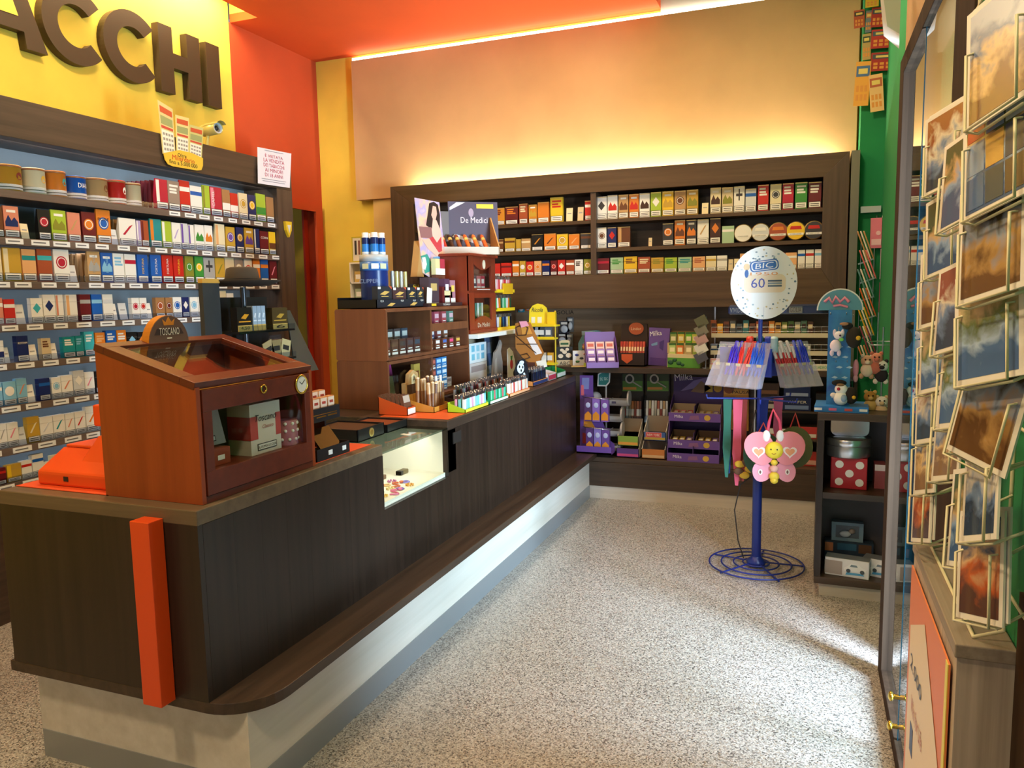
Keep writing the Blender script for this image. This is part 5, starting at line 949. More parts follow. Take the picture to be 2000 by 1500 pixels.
# yellow lighter rack behind the tower
YX = -2.04
yr = thing('lighter_rack', (YX, 4.99, CZ+.346), 'yellow three tier lighter rack standing beside the red tower', 'rack', PI2)
YEL = mat('f0d21e', .4)
for k, z in enumerate((.0, .135, .265)):
    MB().box(0, .34, -.005, .15, z, z+.012, YEL).obj('tier', yr); MB().box(0, .34, -.007, -.005, z, z+.022, YEL).obj('front_strip', yr)
MB().box(0, .34, .145, .15, 0, .40, YEL).obj('back', yr); MB().box(.12, .30, -.01, .0, .255, .33, mat('e0b41a', .4)).obj('sign_board', yr)
for k, (z, cs_) in enumerate(((.013, (('navy', '2a3a7a'), ('white', 'e6e8f0'), ('yellow', 'e0c030'), ('black', '1c1c20'), ('blue', '3a7ac0'))), (.148, (('green', '3ab06a'), ('white', 'eceef0'), ('orange', 'e0802a'), ('dark green', '1a5a3a'), ('mint', '9ad8b8'))), (.278, (('white', 'f0f0f2'), ('pink', 'e0a0b0'), ('red', 'c83a44'))))):
    lighters('r', YX-.02, 5.0, 9, 2, .035, cs_, CZ+.346+z, '%s tier, yellow rack' % ('low', 'middle', 'top')[k], 'lighters in the yellow rack', h=.105, dx=.04, w=.012)
# kraft cigar board
pts = [(1006, 632), (1018, 628), (1033, 630), (1060, 690), (1055, 700), (1050, 722), (1020, 698), (1007, 680)]
cd = card('cigar_board', 'brown wooden cigar board with wire loops at the far counter end', 'display board', pts, 4.92, .03, mat('a86c2c', .6), extra=[([(1029, 660), (1040, 657), (1059, 690), (1046, 693)], 'e6e0e0', .003), ([(1017, 631), (1030, 631), (1040, 652), (1020, 654)], 'd0923e', .002), ([(1047, 706), (1066, 702), (1069, 716), (1052, 720)], 'e8e4d8', .004)])
for loop in ([(1008, 640), (1020, 634), (1032, 640), (1028, 654), (1012, 655)], [(1016, 694), (1030, 690), (1036, 698), (1024, 702)]):
    cd[0].tube([(cd[1](k)[0], -.006, cd[1](k)[1]) for k in loop], .004, mat('3a2010', .5), closed=True)
for a, b in (((1007, 655), (1048, 690)), ((1010, 672), (1050, 672))): cd[0].tube([(cd[1](a)[0], -.004, cd[1](a)[1]), (cd[1](b)[0], -.004, cd[1](b)[1])], .003, mat('3a2010', .5))
o = put(cd); zz = o.location.z-CZ
MB().box(-.05, .05, -.01, .04, -zz, .05, mat('4a2418', .6)).obj('wooden_foot', o)
put(card('pink_tag', 'small pink paper tag above the brown cigar board', 'tag', [(1014, 628), (1028, 627), (1033, 636), (1018, 640)], 4.905, .003, mat('e09ab0', .5)))
# ricola stand
RY = 5.28
pts = [(1033, 633), (1068, 633), (1069, 612), (1066, 601), (1059, 595), (1049, 593), (1040, 597), (1034, 606)]
cd = card('sweet_stand', 'yellow arched Ricola sweet stand at the far end of the counter', 'sweet stand', pts, RY, .02, mat('f0dc30', .4), extra=[(rect(1038, 619, 1045, 631), 'e8ecd8', .002), (rect(1050, 619, 1058, 631), 'e8ecd8', .002)])
x, z = cd[1]((1050, 605)); cd[0].text('Ricola', x, z, .032, mat('1c2a44', .4), y=-.002, width=.085, shear=.25)
x0, z0 = cd[1]((1035, 634)); x1, z1 = cd[1]((1087, 634)); zc = CZ-cd[2][2]
for py in (634, 659, 708):
    zz = cd[1]((1050, py))[1]; cd[0].box(x0, x1 if py > 640 else x0+.22, -.06, .03, zz-.012, zz, mat('f0dc30', .4)); cd[0].box(x0, x1, -.062, -.06, zz-.012, zz+.008, mat('e8c81e', .4))
cd[0].tube([(x1-.01, .0, zc), (x1-.01, .0, z1+.1)], .006, mat('e0bc20', .4)); cd[0].tube([(x0+.01, .02, zc), (x0+.01, .02, z0)], .006, mat('e0bc20', .4)); cd[0].box(x0, x1, -.06, .05, zc, zc+.008, mat('e0bc20', .4)); cd[0].box(x1-.06, x1, -.03, 0, z1, z1+.09, mat('e8c81e', .4))
ro = put(cd)
for i, (px_, py, c, n) in enumerate(((1040, 652, '4a5a6a', 'slate'), (1050, 654, '8a94a0', 'grey'), (1059, 652, '3a4450', 'dark'), (1072, 652, '5a6470', 'smoky'), (1052, 700, 'e0a83a', 'amber'), (1064, 690, 'c8b8a0', 'beige'), (1075, 700, 'd8a030', 'golden'))):
    m = MB(); zt = ro.location.z+cd[1]((1050, 659 if py < 670 else 708))[1]; p = onY(px_, py, RY-.03); m.box(-.025, .025, -.01, .01, 0, .075, mat(c, .35)); m.box(-.018, .018, -.011, 0, .02, .055, mat('e6e6e0', .4)); m.obj('sweet_box', loc=(p.x, RY-.035, zt+.001), label='%s sweet box standing on the yellow Ricola stand' % n, cat='sweet box', group='boxes on the yellow sweet stand')
# blister packs hung on the wainscot
wl = MB(); p = qy(1104, 610, 5.77); wl.text('GOLIA', 0, 0, .03, BLACK, y=0, width=.14); wl.obj('wall_lettering', loc=(p[0], 5.769, p[1]), label='small black lettering on the brown wall above the blister packs', cat='lettering')
for i, (px_, py, w, h, c, n) in enumerate(((1102, 640, 20, 26, '3a3c48', 'dark'), (1114, 634, 12, 28, '6a7078', 'grey'), (1098, 662, 20, 22, '5a4a40', 'brown'), (1112, 665, 14, 26, '8a8e92', 'silver'), (1022, 577, 16, 20, 'b8bcc8', 'white'), (1018, 602, 12, 16, '2a8aa0', 'teal'), (1031, 600, 10, 14, 'c85a2a', 'orange'))):
    a = qy(px_-w/2, py+h/2, 5.755); b = qy(px_+w/2, py-h/2, 5.755); m = MB(); m.box(0, b[0]-a[0], 0, .004, 0, b[1]-a[1], mat(c, .4)); m.ell(((b[0]-a[0])/2, -.004, (b[1]-a[1])*.4), ((b[0]-a[0])*.36, .012, (b[1]-a[1])*.28), mat('cfd4da', .15)); m.box((b[0]-a[0])*.2, (b[0]-a[0])*.8, -.001, 0, (b[1]-a[1])*.75, (b[1]-a[1])*.92, mat('e8e4dc', .5)); m.tube([((b[0]-a[0])/2, .01, b[1]-a[1]-.01), ((b[0]-a[0])/2, .014, b[1]-a[1]+.005)], .002, STEEL)
    m.obj('blister_pack', loc=(a[0], 5.755, a[1]), label='%s blister pack hanging on the brown wall behind the counter end' % n, cat='blister pack', group='blister packs on the brown wall')
# ---- goods on the bench top
BY = 5.52
pts = [(1132, 672), (1188, 672), (1190, 650), (1186, 625), (1182, 612), (1165, 606), (1140, 608), (1136, 618), (1129, 632), (1130, 655)]
cd = card('candy_jar_display', 'light blue jar shaped candy display standing on the bench', 'candy display', pts, 5.68, .05, mat('79aebd', .4), extra=[([(1137, 634), (1170, 614), (1172, 622), (1140, 644)], 'c85a7a', .002), (rect(1136, 608, 1162, 616), 'b8d4da', .002)])
for i, (px_, py, c) in enumerate(((1142, 640, 'd89a6a'), (1150, 646, 'b86a4a'), (1158, 642, 'e0b080'), (1166, 640, '8a4a3a'), (1174, 636, '7a3a34'), (1182, 638, 'c8744a'), (1170, 648, 'd8a050'), (1145, 648, 'e0a87a'), (1178, 647, 'c89a54'))): cd[0].ell((cd[1]((px_, py))[0], -.004, cd[1]((px_, py))[1]), (.022, .012, .02), mat(c, .4), 10, 6)
x, z = cd[1]((1155, 628)); cd[0].text('Caramelle', x, z, .03, mat('e8e4ee', .4), y=-.003, width=.13, rot=.35); put(cd, BZ)
# milka counter stand
ms = thing('chocolate_stand', onZ(1177, 717, BZ), 'lilac stepped Milka stand with small packets at the bench corner', 'sweet stand', .35)
LIL = mat('8a6ab8', .4); LIL2 = mat('6a489c', .4)
slab(MB(), [(-.06, 0), (.16, 0), (.16, .22), (.12, .20), (-.06, .03)], -.12, -.115, LIL2).obj('side', ms); slab(MB(), [(-.06, 0), (.16, 0), (.16, .22), (.12, .20), (-.06, .03)], .105, .11, LIL2).obj('side', ms)
MB().box(-.12, .11, -.065, -.06, 0, .04, LIL).obj('front_lip', ms); MB().box(-.115, .105, -.06, .16, 0, .005, LIL).obj('floor', ms); MB().box(-.115, .105, .15, .155, .005, .25, LIL).obj('back_card', ms)
for j in range(3):
    for i in range(3):
        m = MB(); A = T(rx=-28); m.box(-.03, .03, 0, .012, 0, .085, (LIL2, mat('9a7ac8', .4), mat('e6c8c8', .4))[j], M=A); m.box(-.022, .022, -.001, 0, .045, .07, mat(('e8dcf0', 'f0e8f4', 'c8605a')[j], .4), M=A); m.box(-.02, .02, -.001, 0, .012, .03, mat('a8704a', .4), M=A)
        q = ms.matrix_basis @ Vector((-.078+.07*i, -.03+.055*j, .007+.048*j)); m.obj('chocolate_bar', loc=q, rotz=.35, label='lilac chocolate packet, %s row, %s from left in stepped stand' % (('front', 'middle', 'back')[j], ORD[i+1]), cat='chocolate', group='packets in the stepped lilac stand')
m = MB(); m.box(-.05, .05, 0, .03, 0, .05, mat('d8803a', .4)); m.ell((0, -.002, .025), (.03, .004, .015), mat('8a4a2a', .4)); m.obj('biscuit_box', loc=onZ(1205, 714, BZ), rotz=.2, label='small orange biscuit box right of the lilac stand', cat='box')
m = MB(); m.box(-.065, .065, 0, .05, 0, .11, mat('e9eef4', .4))
for x, z, c in ((-.035, .08, '2a3a8a'), (.03, .085, 'c8783a'), (-.03, .03, '3a7a4a'), (.035, .035, '6a3a8a'), (0, .055, '3a4a5a')): m.ell((x, -.001, z), (.016, .003, .009), mat(c, .4), 8, 5)
m.obj('toy_box', loc=onZ(1136, 714, BZ)+Vector((0, 0, 0)), rotz=.3, label='white box printed with small colourful toys at the counter end', cat='box')
m = MB(); m.box(-.11, .08, -.03, .06, 0, .004, mat('b89a5a', .6)); m.box(-.02, .06, -.03, -.02, .004, .03, mat('b8c83a', .5)); m.obj('paper_tray', loc=onZ(1140, 716, BZ)+Vector((.02, .0, 0)), rotz=.3, label='kraft paper tray with lime edge in front of toy box', cat='tray')
# dark chocolate display with oval head
cd = card('chocolate_display', 'dark display of red and gold chocolate bars with orange oval sign', 'chocolate display', [(1214, 632), (1264, 632), (1266, 713), (1210, 711)], 5.62, .02, mat('33200f', .5))
x0, z0 = cd[1]((1212, 712)); x1, _ = cd[1]((1265, 712)); zt = cd[1]((1240, 690))[1]
cd[0].box(x0, x1, -.10, -.095, 0, .10, mat('2c1a10', .5)); cd[0].box(x0, x0+.005, -.10, 0, 0, .14, mat('2c1a10', .5)); cd[0].box(x1-.005, x1, -.10, 0, 0, .14, mat('2c1a10', .5)); cd[0].box(x0, x1, -.10, 0, 0, .01, mat('2c1a10', .5))
x, z = cd[1]((1243, 641)); cd[0].disc(x, z, .055, .045, -.008, .0, mat('b0542a', .5), 20); cd[0].text('Lindor', x, z, .02, mat('e8c8a0', .4), y=-.009)
xm = (x0+x1)/2-.03; cd[0].prism([(xm-.04, .09), (xm-.04, .05), (xm, .02), (xm+.04, .05), (xm+.04, .09)][::-1][::-1], -.104, -.10, mat('d0582a', .5)); cp = put(cd, BZ)
for i in range(9):
    c = ('b02a1c', 'b83420', 'a02a1a', 'd05a2a', 'c84a24', 'b02e1e', 'b8321e', 'a82a1a', 'c03a20')[i]; m = MB(); m.box(-.0085, .0085, 0, .03, 0, .17, mat(c, .3)); m.box(-.0088, .0088, -.0005, .03, .02, .085, mat('d8a83a' if i > 4 else c, .3)); m.box(-.006, .006, -.001, 0, .10, .13, mat('e8d0a0', .3))
    o = m.obj('chocolate_bar', loc=(cp.location.x+x0+.018+.0205*i, 5.62-.07, BZ+.012), label='%s chocolate bar standing in dark display, %s from left' % ('red and gold' if i > 4 else 'red', ORD[i+1]), cat='chocolate', group='bars in the dark chocolate display'); o.rotation_euler.x = -.2
cd = card('chocolate_carton', 'upright purple Milka carton with white script on the bench', 'carton', [(1266, 713), (1303, 715), (1309, 642), (1268, 640)], 5.60, .06, mat('6e52a0', .45), extra=[([(1270, 712), (1300, 713), (1301, 700), (1270, 698)], '5a3c8a', .002), ([(1288, 668), (1297, 664), (1295, 685), (1288, 680)], '4a3480', .002), ([(1272, 672), (1284, 668), (1284, 674), (1273, 676)], '7aa0d0', .002)])
x, z = cd[1]((1281, 651)); cd[0].text('Milka', x, z, .035, mat('f0ecf4', .4), y=-.003, width=.085, rot=.12); put(cd, BZ)
# green herbal candy display
cd = card('candy_tray', 'green and cream display box of herbal sweets on the bench', 'candy display', [(1303, 716), (1367, 718), (1368, 692), (1304, 690)], 5.47, .16, mat('d8c89a', .5), extra=[([(1304, 716), (1367, 718), (1367, 699), (1304, 697)], '5a9a34', .003)])
for i, (px_, py, r_) in enumerate(((1310, 706, .02), (1318, 702, .016), (1326, 708, .018), (1333, 711, .014))): cd[0].ell((cd[1]((px_, py))[0], -.004, cd[1]((px_, py))[1]), (r_, .004, r_*.8), mat('2a5a3a', .5), 8, 5)
gt = put(cd, BZ); zt = cd[1]((1330, 691))[1]
put(card('kraft_backboard', 'plain kraft backboard behind the herbal sweets', 'board', [(1313, 690), (1374, 692), (1376, 625), (1311, 624)], 5.66, .01, mat('b08e5c', .7)), BZ)
for i, (px_, py, c, n) in enumerate(((1313, 690, 'b8d07a', 'pale green'), (1328, 690, 'd8762a', 'orange'), (1345, 690, 'b8a87a', 'beige'), (1359, 690, '9ab84a', 'leaf green'), (1315, 668, '8a9a4a', 'olive'), (1330, 668, 'd0b83a', 'yellow'), (1345, 668, '6ab82a', 'bright green'), (1358, 668, 'c8c850', 'lime'))):
    p = onY(px_, py, 5.50 if i < 4 else 5.56); m = MB(); m.box(-.022, .022, 0, .025, 0, .075, mat(c, .35)); m.box(-.016, .016, -.001, 0, .015, .045, mat('efe6b8', .4)); m.box(-.023, .023, -.0005, .0255, .062, .075, mat('3a6a2a', .4)); m.obj('sweet_bag', loc=(p.x, 5.50 if i < 4 else 5.56, BZ+zt+.001+(.0 if i < 4 else .075)), label='%s bag of sweets in the green display, %s row' % (n, 'front' if i < 4 else 'raised back'), cat='sweet bag', group='sweet bags in the green display')
MB().box(-.13, .13, 0, .06, 0, .075, mat('c8b480', .6)).obj('riser_step', gt, loc=(0.0, .09, zt))
cl = MB()
hang = thing('hanging_strip', (qy(1378, 690, 5.46)[0], 5.46, BZ), 'strip of hanging sweet bags beside the wire shelf', 'sweet strip')
MB().tube([(0, .02, 0), (0, .02, .36)], .004, STEEL).obj('pole', hang); MB().cyl(0, .02, 0, .006, .03, STEEL).obj('foot', hang)
for i, c in enumerate(('5a5a6a', 'e8e4e0', 'c8a0a0', '8a8478', '6a6a54')): MB().box(-.045, .035, -.006, .012, 0, .07, mat(c, .35), M=T(rz=10)@T(ry=-28)).obj('bag', hang, loc=(-.01, .0, .05+.062*i))
# wire sweet shelf
wx0, wx1 = qy(1386, 730, 5.46)[0], .20
wsh = thing('wire_sweet_shelf', (wx0, 5.46, BZ), 'wire and white sweet shelf with boxes of gum on the bench', 'shelf rack')
ww = wx1-wx0
tz = [qy(1480, 737, 5.46)[1]-BZ, qy(1480, 690, 5.5)[1]-BZ, qy(1480, 656, 5.54)[1]-BZ]; tz[0] = max(.01, tz[0])
for k, z in enumerate(tz):
    y = .04*k; MB().box(0, ww, y, .26, z-.006, z, mat('d8d0bc', .5)).obj('tier', wsh); MB().box(0, ww, y-.003, y, z-.012, z+.018, mat('cfc4a8', .5)).obj('price_rail', wsh)
    n = 20
    m = MB()
    for i in range(n+1): m.tube([(ww*i/n, y+.004, z), (ww*i/n, y+.004, z+.06)], .0012, STEEL, 4)
    for q in (.03, .06): m.tube([(0, y+.004, z+q), (ww, y+.004, z+q)], .0015, STEEL, 4)
    m.obj('wire_guard', wsh)
for x in (.0, ww-.01): MB().box(x, x+.01, .24, .26, 0, .56, STEEL).obj('upright', wsh)
tzt = qy(1500, 612, 5.56)[1]-BZ
MB().box(.12, ww-.03, .08, .26, tzt-.006, tzt, mat('5a5a62', .5)).obj('tier', wsh); MB().box(.12, ww-.03, .078, .081, tzt-.006, tzt+.06, ACRYL).obj('clear_front', wsh)
def gum(i, px0, px1, h, c, tier, lab, txt=None, acc=None):
    zz = BZ+(tz+[tzt])[tier]; Y = 5.46+.04*tier+.03 if tier < 3 else 5.46+.10
    a, b = qy(px0, 650, Y)[0], qy(px1, 650, Y)[0]; m = MB(); w = b-a
    m.box(0, w, 0, .05, 0, h, mat(c, .35)); m.box(w*.12, w*.88, -.001, 0, h*.5, h*.8, mat(acc or 'e8e2d4', .4))
    if txt: m.box(0, w, -.002, 0, 0, h*.45, mat('d8c890' if txt == 'GOLIA' else '1c2a7a', .4)); m.text(txt, w/2, h*.22, h*.32, mat('f0f0f4', .4) if txt != 'GOLIA' else mat('8a6a1a', .4), y=-.0026, width=w*.85)
    return m.obj('sweet_box', loc=(a, Y, zz+.001), label=lab, cat='sweet box', group='boxes on the wire sweet shelf')
gum(0, 1422, 1465, .10, '1c2560', 3, 'navy gum box with white lettering on the top wire tier', 'VIVIDENT'); gum(1, 1468, 1535, .08, '24306e', 3, 'blue gum box partly behind the round sign', 'AIR')
gum(2, 1540, 1566, .10, '4a4a40', 3, 'dark sweet box with GOLIA lettering on the top wire tier', 'GOLIA'); gum(3, 1569, 1594, .10, '3a2e44', 3, 'dark purple sweet box at the right of the top wire tier', None, 'c8c8d0')
cs3 = (('brown', '8a4a24'), ('amber', 'e0a020'), ('chestnut', '6a3a24'), ('grey', '5a5e60'), ('slate', '4a5a64'), ('teal', '3a7a80'), ('umber', '7a4a2a'), ('rust', 'b05a2a'), ('dark brown', '5a3018'), ('orange', 'd8842a'), ('sand', 'c89a4a'), ('moss', '6a7a3a'), ('fern', '4a6a34'), ('ash', '8a8e84'), ('sage', '5a7a64'), ('cocoa', '54382a'))
for i, (n, c) in enumerate(cs3): gum(i, 1388+12.6*i, 1399+12.6*i, .08+.03*random.random(), c, 2, '%s chewing gum packet, %s from left on the third wire tier' % (n, ORD[i+1]), None, 'd8c8a0' if i % 2 else '3a2a20')
for i, (n, c) in enumerate((('blue', '2a4a7a'), ('green', '2a8a5a'), ('indigo', '3a3a8a'), ('tan', 'b89a6a'), ('red', 'b83a2a'), ('black', '2a2624'), ('petrol', '2a5a6a'), ('beige', 'c8b080'), ('cyan', '6ab0b8'), ('orange', 'd8883a'), ('brown', '7a4a2a'), ('grey', '8a8e8a'))): gum(i, 1388+16.6*i, 1402+16.6*i, .06, c, 1, '%s sweet packet, %s from left on the second wire tier' % (n, ORD[i+1]))
for i, (n, c) in enumerate((('pink', 'd8a0a0'), ('cream', 'e0d4b0'), ('rose', 'c88a84'), ('blue', '2a84b8'), ('salmon', 'd88a74'), ('silver', 'c8ccd0'), ('coral', 'd07a64'), ('green', '2aa06a'))): gum(i, 1388+25*i, 1410+25*i, .055, c, 0, '%s sweet packet, %s from left on the lowest wire tier' % (n, ORD[i+1]))
m = MB(); a = qy(1575, 733, 5.44); m.box(0, .16, 0, .01, 0, .04, mat('e8e0cc', .5)); m.text('AQUADROPS', .085, .02, .024, mat('1fa060', .4), y=-.001, width=.11); m.box(-.0, .12-.15, 0, .01, 0, .04, mat('2a8ac0', .5)); m.obj('shelf_sign', loc=(a[0], 5.44, BZ), label='white sign with green lettering in front of the wire shelf', cat='sign')
# ================================================================== sweets under the bench top
SZ = .311
PUR = mat('6a489c', .45); PURD = mat('4a3070', .5)
md = thing('hanging_display', (qy(1133, 800, 5.46)[0], 5.46, .3455), 'purple Milka corner display with wire pockets beside the counter end', 'display stand')
def ml(px, py, Y=5.46): x, z = qy(px, py, Y); return (x-md.location.x, z-.3455)
zt = ml(1140, 733)[1]
MB().prism([(0, 0), (.26, 0), (.26, .06), (.22, .09), (.10, .42), (.10, zt), (0, zt)], 0, .008, PUR).obj('back_board', md)
m = MB(); m.prism([ml(1142, 800), ml(1178, 862), ml(1168, 868), ml(1140, 830)][::-1], -.002, 0, mat('d88a2a', .45)); m.prism([ml(1138, 845), ml(1158, 850), ml(1160, 866), ml(1138, 866)][::-1], -.002, 0, mat('a8302a', .45)); m.prism([ml(1137, 738), ml(1151, 738), ml(1150, 760), ml(1137, 760)][::-1], -.002, 0, mat('7f8ac8', .45)); m.prism([ml(1135, 752), ml(1140, 752), ml(1141, 772), ml(1135, 772)][::-1], -.003, 0, mat('d86a7a', .45)); m.obj('print', md)
MB().box(0, .26, -.10, 0, 0, .012, PUR).obj('base', md); MB().box(0, .26, -.10, -.094, 0, .055, PUR).obj('front_lip', md)
for z in (.20, .42): MB().tube([(.05, -.004, z), (.05, -.11, z), (.25, -.11, z-.015), (.25, -.004, z-.015)], .003, STEEL).obj('wire_pocket', md)
for i, (px_, zz, c) in enumerate(((.08, .235, '5a3a6a'), (.14, .235, '8a6ac0'), (.205, .235, '7a54a8'), (.09, .02, '5a3a7a'), (.15, .02, '8a7ac8'), (.21, .02, '6a4a9a'))):
    m = MB(); m.box(-.027, .027, -.02, .02, 0, .17, mat(c, .35)); m.prism([(-.025, .01), (.025, .01), (.025, .05), (0, .075), (-.025, .05)], -.021, -.02, mat('e0902a', .4)); m.ell((0, -.021, .12), (.018, .003, .02), mat('b8c0e8', .4)); o = m.obj('chocolate_bag', loc=(md.location.x+px_, 5.46-.05, .3455+zz+(.0 if zz > .1 else -.006)), label='purple and orange sweet bag, %s pocket, %s from left' % ('upper' if i < 3 else 'lower', ORD[i % 3+1]), cat='sweet bag', group='bags in the purple corner display')
# white mint trough stand
mt_ = thing('mint_stand', (qy(1180, 800, 5.56)[0], 5.56, SZ), 'white stand of curved mint troughs with green leaf sign', 'display stand')
MB().tube([(0, .06, 0), (0, .06, .60)], .008, mat('e6e6ea', .4)).obj('pole', mt_); MB().cyl(0, .06, 0, .01, .05, mat('e6e6ea', .4)).obj('foot', mt_)
m = MB(); m.prism([(-.05, -.06), (.02, -.06), (.045, -.03), (.05, .05), (-.02, .05), (-.045, .03)], -.006, 0, mat('e8ecea', .4)); m.prism([(-.04, -.05), (.015, -.05), (.037, -.025), (.04, .04), (-.015, .04), (-.037, .025)], -.008, 0, mat('2f7f7a', .4)); m.text('tic tac', 0, 0, .03, mat('cfe8d8', .4), y=-.009, width=.06, rot=.1); m.obj('leaf_sign', mt_, loc=(0, .0, .57))
for k, (dx, z) in enumerate(((.08, .42), (.03, .30), (.03, .19), (.02, .08))):
    m = MB(); prof = [(.055*math.cos(R(a)), .05*math.sin(R(a))) for a in range(180, 361, 20)]
    n = len(prof); P = prof+[(x*.93, z_*.93) for x, z_ in prof[::-1]]
    vs = [(xx, y, z_) for xx in (-.14, .11) for y, z_ in P]; N = len(P); fs = [(i, i+1, i+1+N, i+N) for i in range(N-1)]
    for s in (0, N): fs += [(s+i, s+i+1, s+N-2-i, s+N-1-i) for i in range(n-1)]
    m.add(vs, fs, mat('c2bec2', .4), True); m.ell((-.14, 0, 0), (.05, .055, .052), mat('bebabe', .4)); m.cyl(0, 0, 0, .012, .055, mat('c2bec2', .4), 20, M=T(.11, 0, .01, ry=90)); m.box(0, .03, -.057, -.05, -.025, -.01, mat('4a4a6a', .4)); m.obj('trough', mt_, loc=(dx, -.03, z))
# two bar racks with green headers
for k, (xa, xb) in enumerate(((1214, 1257), (1262, 1308))):
    Y = 5.69; cd = card('bar_rack', ('black bar rack with green header, left of the pair under the bench', 'black bar rack with green header, right of the pair under the bench')[k], 'bar rack', rect(xa, 728, xb, 822), Y, .02, mat('1f1c1a', .5), extra=[(rect(xa+2, 744, xb-2, 764), '5a8a34', .002), (rect(xa+2, 731, xb-2, 746), '3a4a2a', .0015), (rect(xa+3, 756, xb-14, 761), 'c88a3a', .003)])
    x, z = cd[1]((xa+16, 740)); cd[0].disc(x, z, .034, .036, -.005, -.001, mat('c9c2b4', .4), 20); cd[0].disc(x, z, .022, .024, -.006, -.001, mat('2a2824', .4), 20); cd[0].tube([(x+.02, -.004, z-.02), (x+.09, -.004, z-.06)], .006, mat('c9c2b4', .4))
    x0, zb = cd[1]((xa, 822)); x1, _ = cd[1]((xb, 822)); cd[0].box(x0, x1, -.07, -.066, 0, .05, ACRYL); cd[0].box(x0, x1, -.07, 0, -.006, 0, mat('1f1c1a', .5)); cd[0].box(x0, x0+.004, -.07, 0, 0, .2, ACRYL); cd[0].box(x1-.004, x1, -.07, 0, 0, .2, ACRYL)
    o = put(cd); cd_z = o.location.z
    MB().box(x0, x1, -.0, .02, SZ-cd_z, 0, mat('1f1c1a', .5)).obj('support', o)
    for i in range(8):
        c = (('b8b0a0', '8a7a54', 'c8c4b8', '9a8a6a', 'b87a4a', '8a5a3a', 'a8684a', '7a4a34'), ('e0dcd0', 'c8b88a', 'f0ece4', 'd8d0bc', 'b86a54', 'e6e2d8', 'c8a070', 'dcd6cc'))[k][i]
        m = MB(); m.box(-.008, .008, -.012, .012, 0, .16, mat(c, .25, .3)); m.box(-.0085, .0085, -.0125, .0125, .05, .10, mat(('d8d4c8', '8a3a2a', 'e8e4da', 'a8a49a')[i % 4], .3)); b = m.obj('snack_bar', loc=(o.location.x+x0+.016+(x1-x0-.03)*i/7, Y-.045, cd_z+.001), label='%s snack bar, %s from left in the %s bar rack' % (('silver', 'bronze', 'white', 'golden', 'copper', 'brown', 'rust', 'dark')[i], ORD[i+1], ('left', 'right')[k]), cat='snack bar', group='snack bars in the bar racks'); b.rotation_euler = (-.1, 0, 0)
# open candy trays on wire hooks
TR = (((1206, 834), (1247, 870), '8ab04a', 'e0a040', 'green and orange open sweet tray under the left bar rack', None, 'c8a47a'), ((1257, 828), (1301, 860), '3a5a9a', 'b89a34', 'blue New York sweet tray under the right bar rack', 'NEW YORK', '6a4a34'), ((1204, 882), (1248, 914), '5a3a8a', 'd04a8a', 'purple and pink open sweet tray in the lowest left place', None, '4a2a4a'), ((1253, 882), (1299, 916), 'c87a34', 'd8b080', 'orange brown open sweet tray in the lowest right place', None, '8a4a24'))
for k, ((xa, ya), (xb, yb), c, c2, lab, txt, cc) in enumerate(TR):
    Y = 5.46; a = qy(xa, yb, Y); b = qy(xb, ya, Y); w, h = b[0]-a[0], b[1]-a[1]
    base = max(a[1], SZ+.002); t = thing('sweet_tray', (a[0], Y, base), lab, 'sweet tray')
    m = MB(); mt = mat(c, .45); D = .16; A = T(rx=0); m.box(0, w, 0, .004, 0, h*.5, mt); m.box(0, w, D-.004, D, 0, h*1.25, mat('a8927a', .7)); slab(m, [(0, 0), (D, 0), (D, h*1.25), (0, h*.5)], 0, .004, mat('d8d2c8', .6)); slab(m, [(0, 0), (D, 0), (D, h*1.25), (0, h*.5)], w-.004, w, mat('c8c0b4', .6)); m.box(0, w, 0, D, 0, .004, mt); m.obj('tray', t)
    m = MB(); m.box(.006, w-.006, -.001, 0, h*.06, h*.2, mat(c2, .45)); m.obj('front_print', t)
    if txt: m = MB(); m.box(w*.1, w*.8, -.002, 0, h*.2, h*.48, mat('e8a0a0', .45)); m.box(w*.12, w*.78, -.003, 0, h*.22, h*.46, mat('c8403a', .45)); m.text(txt, w*.45, h*.34, h*.15, mat('f0e0d8', .4), y=-.004, width=w*.56); m.obj('sign', t)
    if k < 2: MB().tube([(w*.2, D, h*.9), (w*.2, .228, h*.95), (w*.8, .228, h*.95), (w*.8, D, h*.9)], .003, STEEL).obj('hanger', t)
    for i in range(5):
        m = MB(); m.box(-.014, .014, -.06, .05, 0, .014, mat(cc, .4), M=T(rx=4)); m.obj('candy_bar', loc=(a[0]+.03+(w-.06)*i/4, Y+.08, base+.012), label='%s candy bar, %s from left in the %s' % (('tan', 'brown', 'violet', 'orange brown')[k], ORD[i+1], ('green and orange tray', 'New York tray', 'purple and pink tray', 'orange brown tray')[k]), cat='candy bar', group='candy bars in the open trays')
